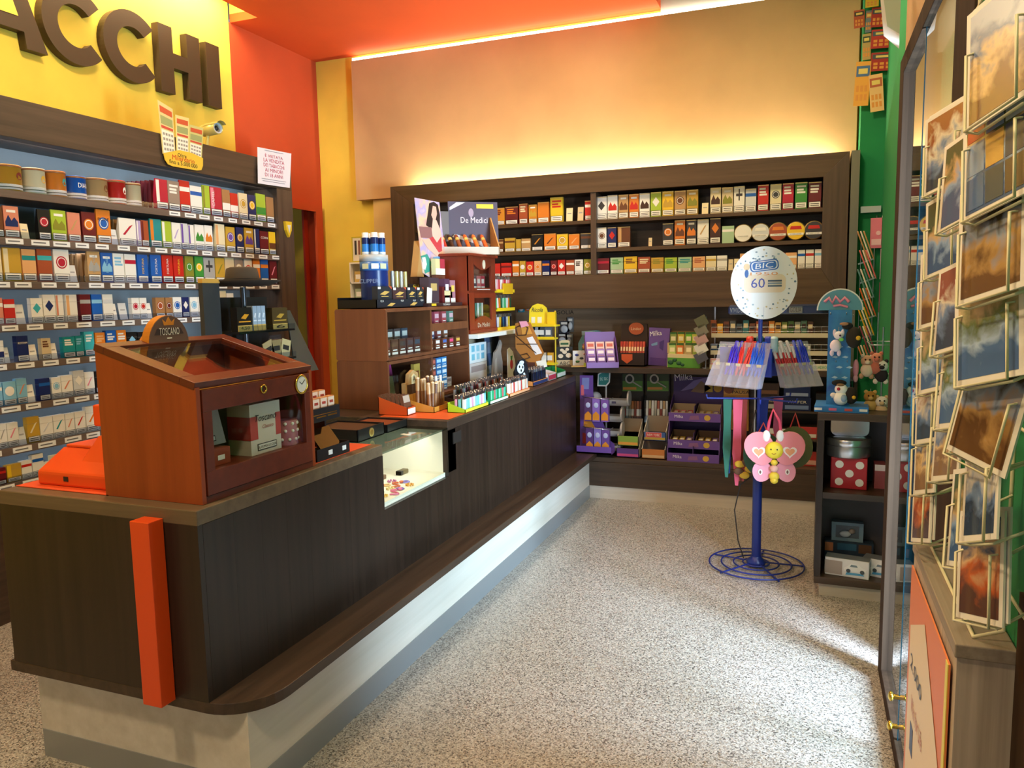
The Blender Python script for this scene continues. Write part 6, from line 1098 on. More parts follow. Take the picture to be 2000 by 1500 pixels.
# milka three tier display
MY = 5.44
mx0, mx1 = qy(1303, 860, MY)[0], qy(1405, 860, MY)[0]; mw = mx1-mx0
mk = thing('tiered_display', (mx0, MY, SZ), 'purple Milka display with three tiers of open boxes under the bench', 'display stand')
zs = [0, qy(1350, 878, MY)[1]-SZ, qy(1350, 826, MY)[1]-SZ]; zh = qy(1350, 738, MY+.2)[1]-SZ
m = MB(); m.box(0, mw, .27, .276, 0, min(zh, .615), PURD)
m.prism([(.05, .47), (mw*.4, .55), (mw*.9, .60), (mw*.95, .56), (mw*.5, .50)], .266, .27, mat('8a76b8', .45)); m.prism([(mw*.35, .47), (mw*.55, .55), (mw*.75, .50), (mw*.6, .46)], .262, .27, mat('8a6a54', .5)); m.disc(mw*.88, .50, .03, .03, .262, .27, mat('c8982a', .5), 16); m.box(mw*.62, mw*.78, .262, .27, .47, .52, mat('c8a83a', .5)); m.text('Milka', mw*.2, .575, .05, mat('e6dcea', .4), y=.269, width=.13, rot=.1); m.obj('header', mk)
for x in (0, mw-.004): m = MB(); slab(m, [(0, 0), (.27, 0), (.27, .45), (.12, zs[2]+.1), (0, .05)], x, x+.004, PUR); m.obj('side', mk)
for k, z in enumerate(zs):
    y = .03*k; MB().box(.004, mw-.004, y, .27, z, z+.006, PUR).obj('tier', mk); l = MB(); l.box(0, mw, y-.004, y, z, z+.06, PUR); l.obj('front_lip', mk)
    m = MB(); m.text('Milka', mw*.2, z+.035, .022, mat('e8e0f0', .4), y=y-.0045, width=.06); m.disc(mw*.75, z+.03, .022, .02, y-.0055, y-.004, mat('d0a840', .45), 14); m.prism([(mw*.4, z+.012), (mw*.6, z+.016), (mw*.58, z+.045), (mw*.42, z+.04)], y-.005, y-.004, mat('8a5a8a', .45)); m.obj('lip_print', mk)
    MB().box(mw/2-.002, mw/2+.002, y, .26, z, z+.11, PURD).obj('divider', mk)
    for s in range(2):
        x = .012+s*mw/2; bw = mw/2-.022
        if k == 0: continue
        t = thing('open_carton', (mx0+x, MY+y+.006, SZ+z+.007), 'open brown carton, %s tier, %s side of purple display' % (('', 'middle', 'top')[k], ('left', 'right')[s]), 'carton')
        m = MB(); kb = mat('b09a80', .7) if k == 2 else mat('6a5038', .7); m.box(0, bw, 0, .003, 0, .055, kb); m.box(0, bw, .15, .153, 0, .10, kb); slab(m, [(0, 0), (.153, 0), (.153, .1), (0, .055)], 0, .003, kb); slab(m, [(0, 0), (.153, 0), (.153, .1), (0, .055)], bw-.003, bw, kb); m.box(0, bw, 0, .153, 0, .003, kb); m.obj('carton_body', t)
        for i in range(3):
            m = MB(); m.box(-.018, .018, -.04, .04, 0, .028, mat((('c8a060', 'd8b040', '8a6ab0'), ('d84a5a', 'e07a84', 'c83a4a'))[0 if (k, s) != (2, 0) else 1][i], .4), M=T(rx=10)); m.box(-.012, .012, -.02, .02, .028, .0285, mat('e8e0d0', .4), M=T(rx=10)); m.obj('chocolate_snack', loc=(mx0+x+.03+(bw-.06)*i/2, MY+y+.075, SZ+z+.03), label='%s snack, %s from left, %s carton of %s tier' % ('red' if (k, s) == (2, 0) else 'golden', ORD[i+1], ('left', 'right')[s], ('', 'middle', 'top')[k]), cat='snack', group='snacks in the purple display')
# kraft coffee snack display
cd = card('coffee_display', 'kraft brown snack display with dark lettering behind the pen stand', 'display box', [(1414, 838), (1462, 842), (1462, 750), (1413, 748)], 5.69, .05, mat('b87e34', .6), extra=[([(1414, 750), (1461, 752), (1461, 772), (1414, 770)], 'd09a4a', .003), (rect(1415, 775, 1436, 800), '5a4a3a', .004)])
x, z = cd[1]((1424, 760)); cd[0].disc(x, z, .035, .033, -.005, -.003, mat('8a4a2a', .5), 18)
for t, px_, py in (('una buona', 1444, 757), ('PAUSA', 1447, 766)): x, z = cd[1]((px_, py)); cd[0].text(t, x, z, .022, INK, y=-.0045, width=.12)
o = put(cd); MB().box(-.08, .08, 0, .05, SZ-o.location.z, 0, mat('3a2a1c', .6)).obj('support', o)
# right part: inner shelves with boxes
for z in (.50, .69): MB().box(-.34, .28, 5.50, 5.74, z-.012, z, DARKX).obj('inner_shelf', bn)
MB().box(-.345, -.335, 5.50, 5.74, .31, .935, STEEL).obj('shelf_upright', bn)
def goods(lab, x0, x1, z, h, c, acc, txt=None, Y=5.53, name='sweet_carton', d=.12, tc='f0e8d8'):
    m = MB(); w = x1-x0; m.box(0, w, 0, d, 0, h, mat(c, .45)); m.box(w*.08, w*.92, -.001, 0, h*.1, h*.4, mat(acc, .45)); m.box(w*.02, w*.98, .005, d-.005, h, h+.002, mat('3a2a24', .6))
    if txt: m.text(txt, w/2, h*.66, h*.2, mat(tc, .4), y=-.001, width=w*.7)
    m.obj(name, loc=(x0, Y, z+.001), label=lab, cat='sweet carton', group='cartons on the inner bench shelves')
goods('dark brown carton of chocolate bars on the upper inner shelf', -.32, -.18, .69, .10, '3a241c', 'd8cfc0', 'SNICKERS'); goods('brown carton stacked on the dark chocolate carton', -.315, -.185, .793, .08, '4a3020', '8a5a3a')
goods('navy blue carton of wafers on the upper inner shelf', -.16, .02, .69, .09, '1c2a5a', '8aa0d0', 'WAFER'); goods('second navy carton stacked on the wafer carton', -.155, .015, .783, .07, '24346a', 'b8c4e0'); goods('black carton at the right of the upper inner shelf', .05, .2, .69, .12, '241f22', '5a3a6a')
goods('white and red low carton on the middle inner shelf', -.30, -.1, .50, .06, 'd8d4d0', 'b83a34'); goods('red topped carton on the middle inner shelf', -.07, .07, .50, .08, 'b8322e', 'e8dccc'); goods('cream carton at the right of the middle inner shelf', .09, .24, .50, .07, 'd8ccb8', '8a4a34')
goods('white box low on the bottom shelf beside the pole', -.30, -.12, .311, .09, 'dcd8d4', '6a6a74'); goods('red box with pale band on the bottom shelf', -.09, .10, .311, .10, 'b83428', 'e0a890'); goods('orange box at the right end of the bottom shelf', .12, .26, .311, .06, 'e8601e', 'f0a060')

# ================================================================== revolving pen stand
PX, PY = -.245, 4.30
ps = thing('pen_stand', (PX, PY, 0), 'blue revolving pen stand with round white BIC sign', 'display stand')
BLU = mat('1c2c7a', .35)
m = MB()
for r_ in (.07, .12, .185, .25): m.tube([(r_*math.cos(i*math.pi/20), r_*math.sin(i*math.pi/20), .014+.03*(.25-r_)) for i in range(40)], .0045, BLU, closed=True)
for a in (12, 84, 156, 228, 300): m.tube([(.04*math.cos(R(a)), .04*math.sin(R(a)), .022), (.255*math.cos(R(a)), .255*math.sin(R(a)), .007)], .005, BLU)
m.obj('base', ps); MB().lathe([(0, .012), (.05, .012), (.052, .03), (.03, .05), (.027, .06)], BLU).obj('collar', ps)
MB().cyl(0, 0, .02, .74, .025, BLU, 20).obj('lower_pole', ps); MB().cyl(0, 0, .74, 1.42, .011, mat('2a3c9a', .3), 16).obj('upper_pole', ps)
MB().tube([(-.07, .05, .0+.02), (-.10, .04, .12), (-.12, .02, .3), (-.09, .0, .45), (-.03, .0, .5)], .0035, mat('2a2420', .5)).obj('cable', ps)
m = MB()
for z, a, L in ((.93, 190, .27), (.93, 275, .2), (.93, 330, .22), (.93, 40, .2)): m.tube([(0, 0, z), (L*math.cos(R(a)), L*math.sin(R(a)), z), (L*1.02*math.cos(R(a)), L*1.02*math.sin(R(a)), z+.02)], .005, mat('2a3c9a', .3))
m.obj('hook_arms', ps)
dc = thing('_', (0, 0, 0), None, None); bpy.data.objects.remove(dc)
ds = MB(); A = T(.015, -.03, 1.545, rz=12); SN = mat('f4f6f6', .4)
ds.disc(0, 0, .168, .19, 0, .012, SN, 48, M=A)
ds.prism(rrect(-.062, .082, .062, .118, .02), -.003, 0, mat('1f5fae', .4), M=A@T(0, 0, 0, ry=-6)); ds.prism(rrect(-.056, .076, .067, .113, .016), -.004, 0, mat('f0f0f0', .4), M=A@T(ry=-6)); ds.prism(rrect(-.050, .070, .071, .109, .014), -.005, 0, mat('2a6ab8', .4), M=A@T(ry=-6)); ds.text('BIC', .01, .09, .028, mat('f6f6f6', .4), y=-.006, width=.09, shear=.2, M=A@T(ry=-6))
ds.disc(-.088, .085, .016, .018, -.002, 0, mat('e8c898', .4), 16, M=A); ds.disc(-.088, .05, .01, .022, -.002, 0, mat('2a5aa0', .4), 12, M=A)
ds.prism(rrect(-.10, .11, -.05, .045, .03), -.0015, 0, mat('f0dcc0', .45), M=A); ds.text('60', -.03, .0, .05, mat('3a44a0', .4), y=-.003, width=.07, M=A); ds.text('1950', .0, .048, .016, mat('e8a060', .4), y=-.003, width=.14, M=A)
for i, c in enumerate(('5a6a74', '8a98a0', '4a5a68')): ds.box(.02, .09, -.003, 0, -.02+.013*i, -.011+.013*i, mat(c, .4), M=A)
random.seed(3)
for i in range(60):
    a = random.random()*6.283; q = .65+.3*random.random(); ds.disc(.168*q*math.cos(a), .19*q*math.sin(a), .003+.004*random.random(), .003+.003*random.random(), -.001, 0, mat(('8aa0b0', 'b0c4d0', '6a8494', 'd8c8a0')[i % 4], .5), 6, M=A)
ds.tube([(.015, -.02, 1.36), (.015, -.02, 1.42)], .01, mat('2a3c9a', .3)); ds.obj('sign_disc', ps)
def pen(c, cap, lab, loc, rot):
    m = MB(); m.lathe([(.001, 0), (.006, .012), (.0065, .014), (.0065, .145), (.005, .148), (0, .148)], mat(c, .3), 8); m.lathe([(.0078, .10), (.0078, .165), (.005, .17), (0, .17)], mat(cap, .3), 8); m.box(-.0018, .0018, -.0115, -.007, .11, .165, mat(cap, .3)); o = m.obj('pen', loc=loc, label=lab, cat='pen', group='pens on the revolving stand'); o.rotation_euler = rot
PENAC = mat('dcdcf0', .12, alpha=.20, name='acrylic_lilac_sheen')  # pale lilac reflection on the clear pockets put into their colour
def pen_rack(rz, off, w, pens, lab, z0, xs):
    rk_ = bpy.data.objects.new('pen_rack', None); C.objects.link(rk_); rk_.parent = ps; rk_.location = (0, 0, z0); rk_.rotation_euler.z = R(rz)
    y0, y1, h = -off-.13, -off, .20
    g_ = MB()
    def sheet(a, b, t, xx): g_.add([(x, y+dy, z) for x in xx for (y, z) in (a, b) for dy in (0, t)], [(0, 1, 3, 2), (4, 6, 7, 5), (0, 4, 5, 1), (2, 3, 7, 6), (0, 2, 6, 4), (1, 5, 7, 3)], PENAC)
    sheet((y0, 0), (y0+.075, .12), .003, (xs, xs+w)); sheet((y0+.05, 0), (y1, .23), .003, (xs, xs+w)); g_.box(xs, xs+w, y0, y0+.053, -.003, 0, PENAC)
    n = 5
    for i in range(n+1):
        x = xs+w*i/n; slab(g_, [(y0, 0), (y0+.053, 0), (y1-.03, .13), (y0+.075, .12)], x-.001, x+.001, PENAC)
    g_.box(xs, xs+w, y1, y1+.01, .05, .20, mat('3a4ab0', .3)); g_.box(max(xs, -.01), max(xs, -.01)+.02, y1, 0, .10, .115, mat('2a3c9a', .3))
    o = g_.obj('acrylic_pockets', rk_)
    for i in range(n): MB().box(xs+w*(i+.3)/n, xs+w*(i+.7)/n, y0+.068, y0+.071, .105, .12, mat('d8d0b0', .5)).obj('price_tag', rk_)
    M = Matrix.Translation((PX, PY, z0)) @ Matrix.Rotation(R(rz), 4, 'Z')
    for k, (u, nm, c, cap) in enumerate(pens):
        j = k % 2; q = M @ Vector((xs+w*u, y0+.052+.014*j, .055+.03*j)); pen(c, cap, '%s pen, %s from left in the %s pen rack' % (nm, ORD[k+1], lab), q, (R(-28), random.uniform(-.12, .12), R(rz)))
BLp = ('blue', '2a3ad0', '2438c8'); RDp = ('red', 'd83a34', 'd02a2a'); LBp = ('bright blue', '2a6ae0', '1f5ad8'); VIp = ('violet', '4a34c8', '3a2ac0')
pen_rack(-30, .02, .32, [(.28+.036*i, *(VIp if i < 6 else RDp if i < 12 else LBp)) for i in range(19)], 'left', 1.0, -.24)
pen_rack(40, .02, .235, [(.06+.06*i, *((('crimson', 'a82030', 'c8c8d0') if i < 9 else BLp))) for i in range(15)], 'right', 1.0, .057)
# caps of pens sticking out at the top
for i, (dx, dy, c, n) in enumerate(((-.055, .0, 'd83a2a', 'red'), (-.005, .02, '3a7a8a', 'teal'), (.04, -.01, '3a4ac0', 'blue'), (.07, -.02, 'b8d8e8', 'ice blue'))):
    m = MB(); m.cyl(0, 0, 0, .07, .02, mat(c, .35), 14); m.lathe([(.02, .07), (.016, .08), (0, .082)], mat(c, .35), 14); m.tube([(0, 0, -.06), (0, 0, 0)], .006, BLU); m.obj('pen_tub', loc=(PX+dx, PY+dy+.05, 1.18), label='small %s tub at the top of the pen stand' % n, cat='pen tub', group='tubs on the pen stand'); 
# hanging pencil cases and ribbons
HZ = .925
def ribbon(lab, px_, yb, w, c, Y, c2=None):
    p = onY(px_, 797, Y); zb = onY(px_, yb, Y).z; m = MB(); L = HZ-zb
    for s, cc in ((0, c), (1, c2 or c)):
        pts = [(-w/2+.004*s, 0), (-w*.42, -L*.3), (-w*.5, -L*.62), (-w*.16+.01*s, -L*(1-.04*s)), (w*.16+.01*s, -L*(1-.05*s)), (w*.45, -L*.6), (w*.40, -L*.3), (w/2, 0)]
        m.prism(pts, -.004+.012*s, .004+.012*s, mat(cc, .5))
    m.obj('hanging_strap', loc=(p.x, Y, HZ), label=lab, cat='strap', group='straps hanging on the pen stand')
ribbon('blue topped green strap hanging at the left of pen stand', 1421, 932, .045, '2a6a5a', 4.27, '2a5ab8'); ribbon('pink strap bundle hanging next to the green one', 1441, 948, .05, 'd85a78', 4.26, 'b04a3a'); ribbon('red brown strap hanging right of the pink bundle', 1453, 940, .035, 'a84038', 4.30, 'c8707a')
ribbon('blue ribbon behind the butterfly bag', 1490, 880, .06, '2a4ac0', 4.36); ribbon('pink ribbon behind the butterfly bag handle', 1520, 870, .05, 'd06a9a', 4.37)
# butterfly bag
BYY = 4.10
bb = thing('butterfly_bag', onY(1511, 945, BYY), 'pink butterfly shaped bag with yellow body hanging on the pen stand', 'bag')
def bl(px, py): x, z = qy(px, py, BYY); return x-bb.location.x, z-bb.location.z
def wing(cx, cy, rx, ry, c, y, rot, name):
    x, z = bl(cx, cy); s = 1/372.
    P = [(rx*s*math.cos(a)*(1+.12*math.sin(a)), ry*s*math.sin(a)) for a in [i*2*math.pi/22 for i in range(22)]]; cr, sr = math.cos(rot), math.sin(rot)
    m = MB(); m.prism([(x+a*cr-b*sr, z+a*sr+b*cr) for a, b in P], y-.006, y+.006, mat(c, .5)); return m.obj(name, bb, .003)
wing(1484, 876, 27, 33, 'e8909a', 0, .35, 'upper_wing'); wing(1541, 876, 27, 33, 'e88e98', 0, -.35, 'upper_wing'); wing(1488, 922, 18, 20, 'ec9fb4', .01, -.3, 'lower_wing'); wing(1535, 922, 18, 20, 'ec9fb4', .01, .3, 'lower_wing')
def heart(px_, py, s, c, y, name):
    x, z = bl(px_, py); P = [(s*16*math.sin(t)**3, s*(13*math.cos(t)-5*math.cos(2*t)-2*math.cos(3*t)-math.cos(4*t))) for t in [i*2*math.pi/24 for i in range(24)]][::-1]; MB().prism([(x+a, z+b) for a, b in P], y-.002, y, mat(c, .5)).obj(name, bb)
for px_ in (1482, 1543): heart(px_, 882, .0021, 'f4ecea', -.007, 'heart_outline'); heart(px_, 882, .00145, 'e8a478', -.009, 'heart_patch')
for px_ in (1485, 1538):
    x, z = bl(px_, 922); MB().disc(x, z, .011, .015, -.0, .004, WHITE, 14).obj('wing_spot', bb); MB().disc(x, z, .005, .009, -.002, .0, mat('7a5a54', .5), 10).obj('wing_dot', bb)
x, z = bl(1512, 879); hd = MB(); hd.ell((x, -.006, z), (.045, .024, .045), mat('f0d838', .5)); hd = hd.obj('head', bb)
m = MB()
for dx in (-.014, .016): m.ell((x+dx, -.029, z+.008), (.0035, .003, .004), BLACK, 8, 6)
m.tube([(x-.01, -.0295, z-.012), (x, -.0305, z-.017), (x+.01, -.0295, z-.012)], .0015, mat('a8502a', .5)); m.obj('face', hd)
m = MB()
for py, r_ in ((903, .018), (915, .022), (930, .026), (938, .02)): k = bl(1512, py); m.ell((k[0], -.002, k[1]), (r_, .018, r_*.9), mat('f0d040' if r_ != .022 else 'f0b8a8', .5))
m.obj('body', bb)
m = MB()
for px_ in (1497, 1524):
    k = bl(px_, 852); m.ell((k[0], 0, k[1]), (.02, .012, .032), mat('f2f0f0', .5))
m.obj('antenna_tufts', bb)
x0, z0 = bl(1498, 850); x1, z1 = bl(1526, 850); xt, zt = bl(1510, 800)
m = MB(); m.tube([(x0, .005, z0), (x0+.01, .004, z0+.07), (xt, .004, zt), (x1-.01, .004, z1+.07), (x1, .005, z1)], .008, mat('e04a68', .5)); m.obj('handle', bb)
m = MB(); m.disc(0, 0, .10, .12, -.01, .01, mat('2f5a4a', .6), 26); m.disc(0, 0, .06, .075, -.013, .01, mat('4a7a5a', .6), 20); m.tube([(-.03, 0, .10), (0, 0, .17), (.03, 0, .10)], .006, mat('b83a3a', .5)); m.obj('green_bag', loc=onY(1490, 888, 4.20), label='round dark green bag half hidden behind the butterfly bag', cat='bag')
m = MB(); m.disc(.03, .02, .09, .11, -.008, .008, mat('5a6a3a', .6), 22); m.tube([(0, 0, .10), (.03, 0, .2), (.06, 0, .10)], .006, mat('b83a3a', .5)); m.obj('olive_bag', loc=onY(1540, 880, 4.24), label='olive round bag peeping out right behind the butterfly bag', cat='bag')
m = MB()
for a in range(5): m.ell((.03*math.cos(a*1.2), 0, .035*math.sin(a*1.2)-.01), (.028, .008, .02), mat(('c8a02a', '5a3a24')[a % 2], .6), 10, 6)
m.tube([(0, 0, .03), (.03, .02, .16), (.05, .05, .3)], .003, mat('3a2a20', .5)); m.obj('bee_charm', loc=onY(1453, 912, 4.22), label='small yellow and brown charm hanging left of the butterfly bag', cat='charm')
# ================================================================== low dark cabinet with gifts beside the door
KX0, KX1, KY0, KY1 = .048, .415, 3.95, 4.28
gc = thing('gift_cabinet', (KX0, KY0, 0), 'low dark wood open cabinet with gift boxes beside the glazed door', 'cabinet')
kw, kd = KX1-KX0, KY1-KY0
MB().box(0, kw, 0, kd, .88, .915, DARKX).obj('top_board', gc, .0015); MB().box(0, kw, 0, kd, .065, .10, DARKX).obj('bottom_board', gc, .0015); MB().box(.03, kw-.03, .005, kd, .495, .525, DARKX).obj('shelf', gc)
for x in (0, kw-.03): MB().box(x, x+.03, 0, kd, .10, .88, DARK).obj('side_panel', gc, .0015)
MB().box(.03, kw-.03, kd-.012, kd, .10, .88, mat('5a5250', .6)).obj('back_panel', gc); MB().box(.025, kw-.0, .02, kd, 0, .065, PALEX).obj('plinth', gc)
def in_cab(px_, py, Y): return onY(px_, py, Y)
DY = 4.05
b = thing('dice_box', (in_cab(1659, 950, DY).x, DY, .526), 'red cube gift box with five white dots like a die', 'gift box', -.06)
s_ = .155; m = MB(); m.box(-s_/2-.01, s_/2, 0, s_, 0, s_, mat('b8202c', .4)); m.obj('box', b, .004)
m = MB()
for dx, dz in ((-.048, .035), (.044, .035), (-.002, .078), (-.048, .122), (.044, .122)): m.disc(dx, dz, .019, .019, -.0015, 0, mat('f4f0ee', .45), 18)
m.obj('dots', b)
t = thing('round_tin', (in_cab(1657, 900, DY).x, DY+.08, .526+s_+.001), 'round brushed silver tin standing on the red dice box', 'tin')
MB().lathe([(0, 0), (.10, 0), (.104, .004), (.104, .075), (.101, .08), (0, .08)], mat('c9cbd0', .3, .9), 36).obj('tin_body', t); MB().lathe([(.1045, .055), (.108, .057), (.108, .088), (.104, .093), (0, .093)], mat('dcdde2', .25, .9), 36).obj('lid', t)
m = MB(); m.prism(rrect(-.088, .088, 0, .10, .03), 0, .05, mat('e4e6ea', .18, .9)); m.obj('square_tin', None, .004, loc=(in_cab(1660, 850, 4.12).x, 4.17-.03, .526+s_+.095), label='shiny silver rounded tin standing on the round tin', cat='tin')
m = MB(); m.box(0, .05, 0, .1, 0, .12, mat('9a4a4e', .5)); m.box(0, .05, -.001, 0, .13-.04, .12, mat('e0d4d4', .5)); m.obj('gift_box', loc=(.315, 4.10, .526), label='dull pink gift box squeezed right of the dice box', cat='gift box')
m = MB(); m.box(-.075, .075, 0, .05, 0, .098, mat('7f97a6', .4)); m.box(-.055, .055, -.001, 0, .018, .082, mat('50565c', .3)); m.ell((-.01, -.004, .04), (.028, .012, .018), mat('c8ccd0', .25)); m.ell((.022, -.004, .055), (.016, .01, .014), mat('9a8a80', .3))
m.obj('model_box', loc=(in_cab(1656, 1040, 4.15).x, 4.20, .2155), label='grey blue window box with small silver model on the pile', cat='gift box')
m = MB(); m.box(-.10, .13, 0, .07, 0, .113, mat('2f3f52', .5)); m.box(-.10, -.06, -.001, 0, .06, .105, mat('d8885a', .5)); m.box(-.04, .05, -.001, 0, .07, .105, mat('3a6a8a', .5)); m.box(.06, .12, -.001, 0, .06, .105, mat('6a4a34', .5)); m.obj('toy_carton', loc=(.20, 4.19, .101), label='dark toy carton with small pictures at the back of the lower cabinet bay', cat='carton')
def car_box(x, y, rz, lab, sc=1.):
    b = thing('car_model_box', (x, y, .101), lab, 'gift box', rz)
    MB().box(-.10*sc, .10*sc, 0, .075, 0, .088, mat('e9e7ea', .35)).obj('box', b, .002); MB().box(-.101*sc, -.02*sc, -.0008, .02, .008, .075, mat('b0a098', .5)).obj('side_print', b); MB().box(-.1*sc, .1*sc, .004, .074, .0885, .089, mat('8a9098', .25)).obj('window', b)
    m = MB(); m.prism([(-.01, .03), (.085, .034), (.09, .05), (.07, .056), (.055, .068), (.02, .07), (.0, .052), (-.012, .045)], -.0022, 0, mat('f4f4f6', .3)); m.prism([(.015, .055), (.05, .055), (.045, .065), (.02, .066)], -.003, 0, mat('7a8a98', .3))
    for q in (.008, .07): m.disc(q, .034, .010, .010, -.003, 0, mat('4a525a', .4), 14)
    m.prism([(-.005, .012), (.08, .016), (.07, .026), (.0, .024)], -.0015, 0, mat('5aa8d8', .4)); m.obj('car_picture', b)
car_box(in_cab(1655, 1110, 4.02).x-.005, 3.985, -.16, 'white model car box with blue car picture in the lower bay'); car_box(.318, 4.03, -.3, 'second white model car box at the right of the lower bay', .5)
# blue plush tower on top
pt = thing('plush_tower', (.135, 4.08, .916), 'light blue cardboard tower with arched top hung with plush toys', 'display stand', -.05)
PB_ = picture('blue_pattern', ['1f4f9a', '2a6ab0', '3a86c0', '2a5aa8'], 5)
MB().box(-.10, .14, -.10, .12, 0, .028, mat('2a7ac8', .35)).obj('base_tray', pt); m = MB()
for x, c in ((-.085, 'e8f0f8'), (.115, 'e8f0f8'), (-.02, 'd86a9a'), (.05, 'c8504a')): m.box(x-.015, x+.02, -.1012, -.10, .008, .02, mat(c, .4))
m.obj('tray_print', pt)
MB().box(-.05, .055, -.02, .06, .028, .49, PB_).obj('column', pt)
for r_ in range(6):
    for k in range(2): MB().prism([(-.03+.045*k+.02*(r_ % 2), .06+.05*r_), (-.01+.045*k+.02*(r_ % 2), .055+.05*r_), (.0+.045*k+.02*(r_ % 2), .062+.05*r_), (-.015+.045*k+.02*(r_ % 2), .068+.05*r_)], -.0208, -.02, mat('a8c8e0', .5)).obj('fish_print', pt)
ar = [(.105*math.cos(R(a)), .105*math.sin(R(a))) for a in range(0, 181, 9)]
m = MB(); m.prism(ar, 0, .012, mat('ecebe6', .5)); m.prism([(x*.94, z*.94) for x, z in ar], -.002, 0, mat('5a9ab0', .5)); m.tube([(-.07, -.004, .04), (-.05, -.004, .06), (-.035, -.004, .035), (-.02, -.004, .065), (0, -.004, .04), (.02, -.004, .06), (.04, -.004, .04)], .008, mat('e08aa4', .5)); m.tube([(-.03, -.004, .02), (0, -.004, .025), (.035, -.004, .015)], .006, mat('e08aa4', .5)); m.obj('arched_sign', pt, loc=(.0, -.01, .488))
for x, z in ((-.04, .47), (.03, .47), (.06, .46), (-.01, .24), (.04, .24)): MB().tube([(x, -.02, z), (x, -.06, z), (x, -.065, z+.008)], .002, STEEL).obj('hook', pt)
def toy(lab, x, z, parts, y=4.02):
    m = MB()
    for (dx, dz, rx, rz, c, *dy) in parts: m.ell((dx, (dy[0] if dy else 0), dz), (rx, min(rx, rz)*.7, rz), mat(c, .9), 12, 8)
    m.tube([(0, 0, 0), (0, 0, .04)], .002, STEEL)
    return m.obj('plush_toy', loc=(x, y, z), label=lab, cat='plush toy', group='plush toys on the blue tower')
p = onY(1638, 655, 4.02); toy('white and lilac plush dog hanging high on the blue tower', p.x, p.z, [(0, 0, .022, .02, 'efe8f0'), (-.018, .012, .008, .018, 'e6d8e8'), (.018, .012, .008, .018, 'e6d8e8'), (-.012, -.05, .026, .03, 'e9def0'), (-.028, -.085, .01, .016, 'e0d0e8'), (.004, -.085, .01, .016, 'e0d0e8'), (.012, -.02, .012, .008, '7ac86a', -.012), (.006, 0, .005, .005, '4a2a4a', -.016)])
p = onY(1668, 655, 4.02); toy('black plush penguin wing with yellow dot hanging on the tower', p.x, p.z, [(0, -.01, .036, .052, '2a241c'), (-.03, .045, .025, .018, '1c1a1c'), (-.045, .055, .02, .008, 'a87a5a', -.012), (.018, -.012, .011, .011, 'd8a82a', -.024)])
p = onY(1643, 760, 4.02); toy('black and white plush penguin hanging low on the tower', p.x, p.z, [(0, 0, .03, .026, 'efece8'), (-.01, .03, .034, .016, '1c1a1a'), (-.004, .022, .018, .007, '8a6a4a', -.012), (.0, -.045, .034, .034, 'f0eee8'), (.045, -.03, .03, .042, '241c18'), (.056, -.036, .009, .009, 'd8a82a', -.024), (-.012, .002, .008, .008, 'b02a3a', -.016), (-.035, -.03, .014, .012, 'e8dcd4'), (.012, -.042, .015, .018, '8aa4c0', -.02)])
p = onY(1672, 720, 4.08); toy('pink plush leg hanging behind the blue tower', p.x, p.z, [(0, 0, .014, .045, 'd890a0'), (.0, -.05, .012, .02, 'd8a0ac')], 4.10)
# wire spinner with plush bears
sp = thing('wire_spinner', (.34, 4.20, .916), 'small wire spinner with plush bears next to the blue tower', 'display stand')
m = MB(); m.tube([(.07*math.cos(i*.3142), .07*math.sin(i*.3142), .006) for i in range(20)], .004, STEEL, closed=True); m.tube([(-.07, 0, .006), (.07, 0, .006)], .004, STEEL); m.obj('base_ring', sp); MB().tube([(0, 0, .006), (0, 0, .40)], .005, STEEL).obj('pole', sp)
m = MB()
for z in (.17, .33): m.tube([(-.075, -.03, z), (-.06, -.05, z-.015), (.06, -.05, z-.015), (.075, -.03, z)], .003, STEEL); m.tube([(-.075, -.03, z), (0, 0, z), (.075, -.03, z)], .003, STEEL)
m.obj('wire_hooks', sp)
for i, (px_, py, c, c2, n) in enumerate(((1694, 705, 'c89a7a', 'e8d0b8', 'tan plush bear high on the wire spinner'), (1712, 700, 'd88a70', 'c8705a', 'salmon plush toy high on the wire spinner'), (1722, 715, 'ece4dc', '2a2228', 'white and black plush puppy on the wire spinner'), (1700, 775, 'b8863a', 'd8b06a', 'golden brown plush bear low on the wire spinner'), (1722, 785, 'efe9e0', 'd8b890', 'cream plush dog low on the wire spinner'))):
    p = onY(px_, py, 4.12); toy(n, p.x, p.z, [(0, 0, .03, .028, c), (-.02, .024, .01, .01, c2), (.02, .024, .01, .01, c2), (0, -.045, .03, .034, c2), (0, -.005, .012, .01, c2, -.02), (-.01, .008, .004, .004, '241a18', -.021), (.01, .008, .004, .004, '241a18', -.021), (-.025, -.075, .012, .014, c), (.02, -.075, .012, .014, c)], 4.12)
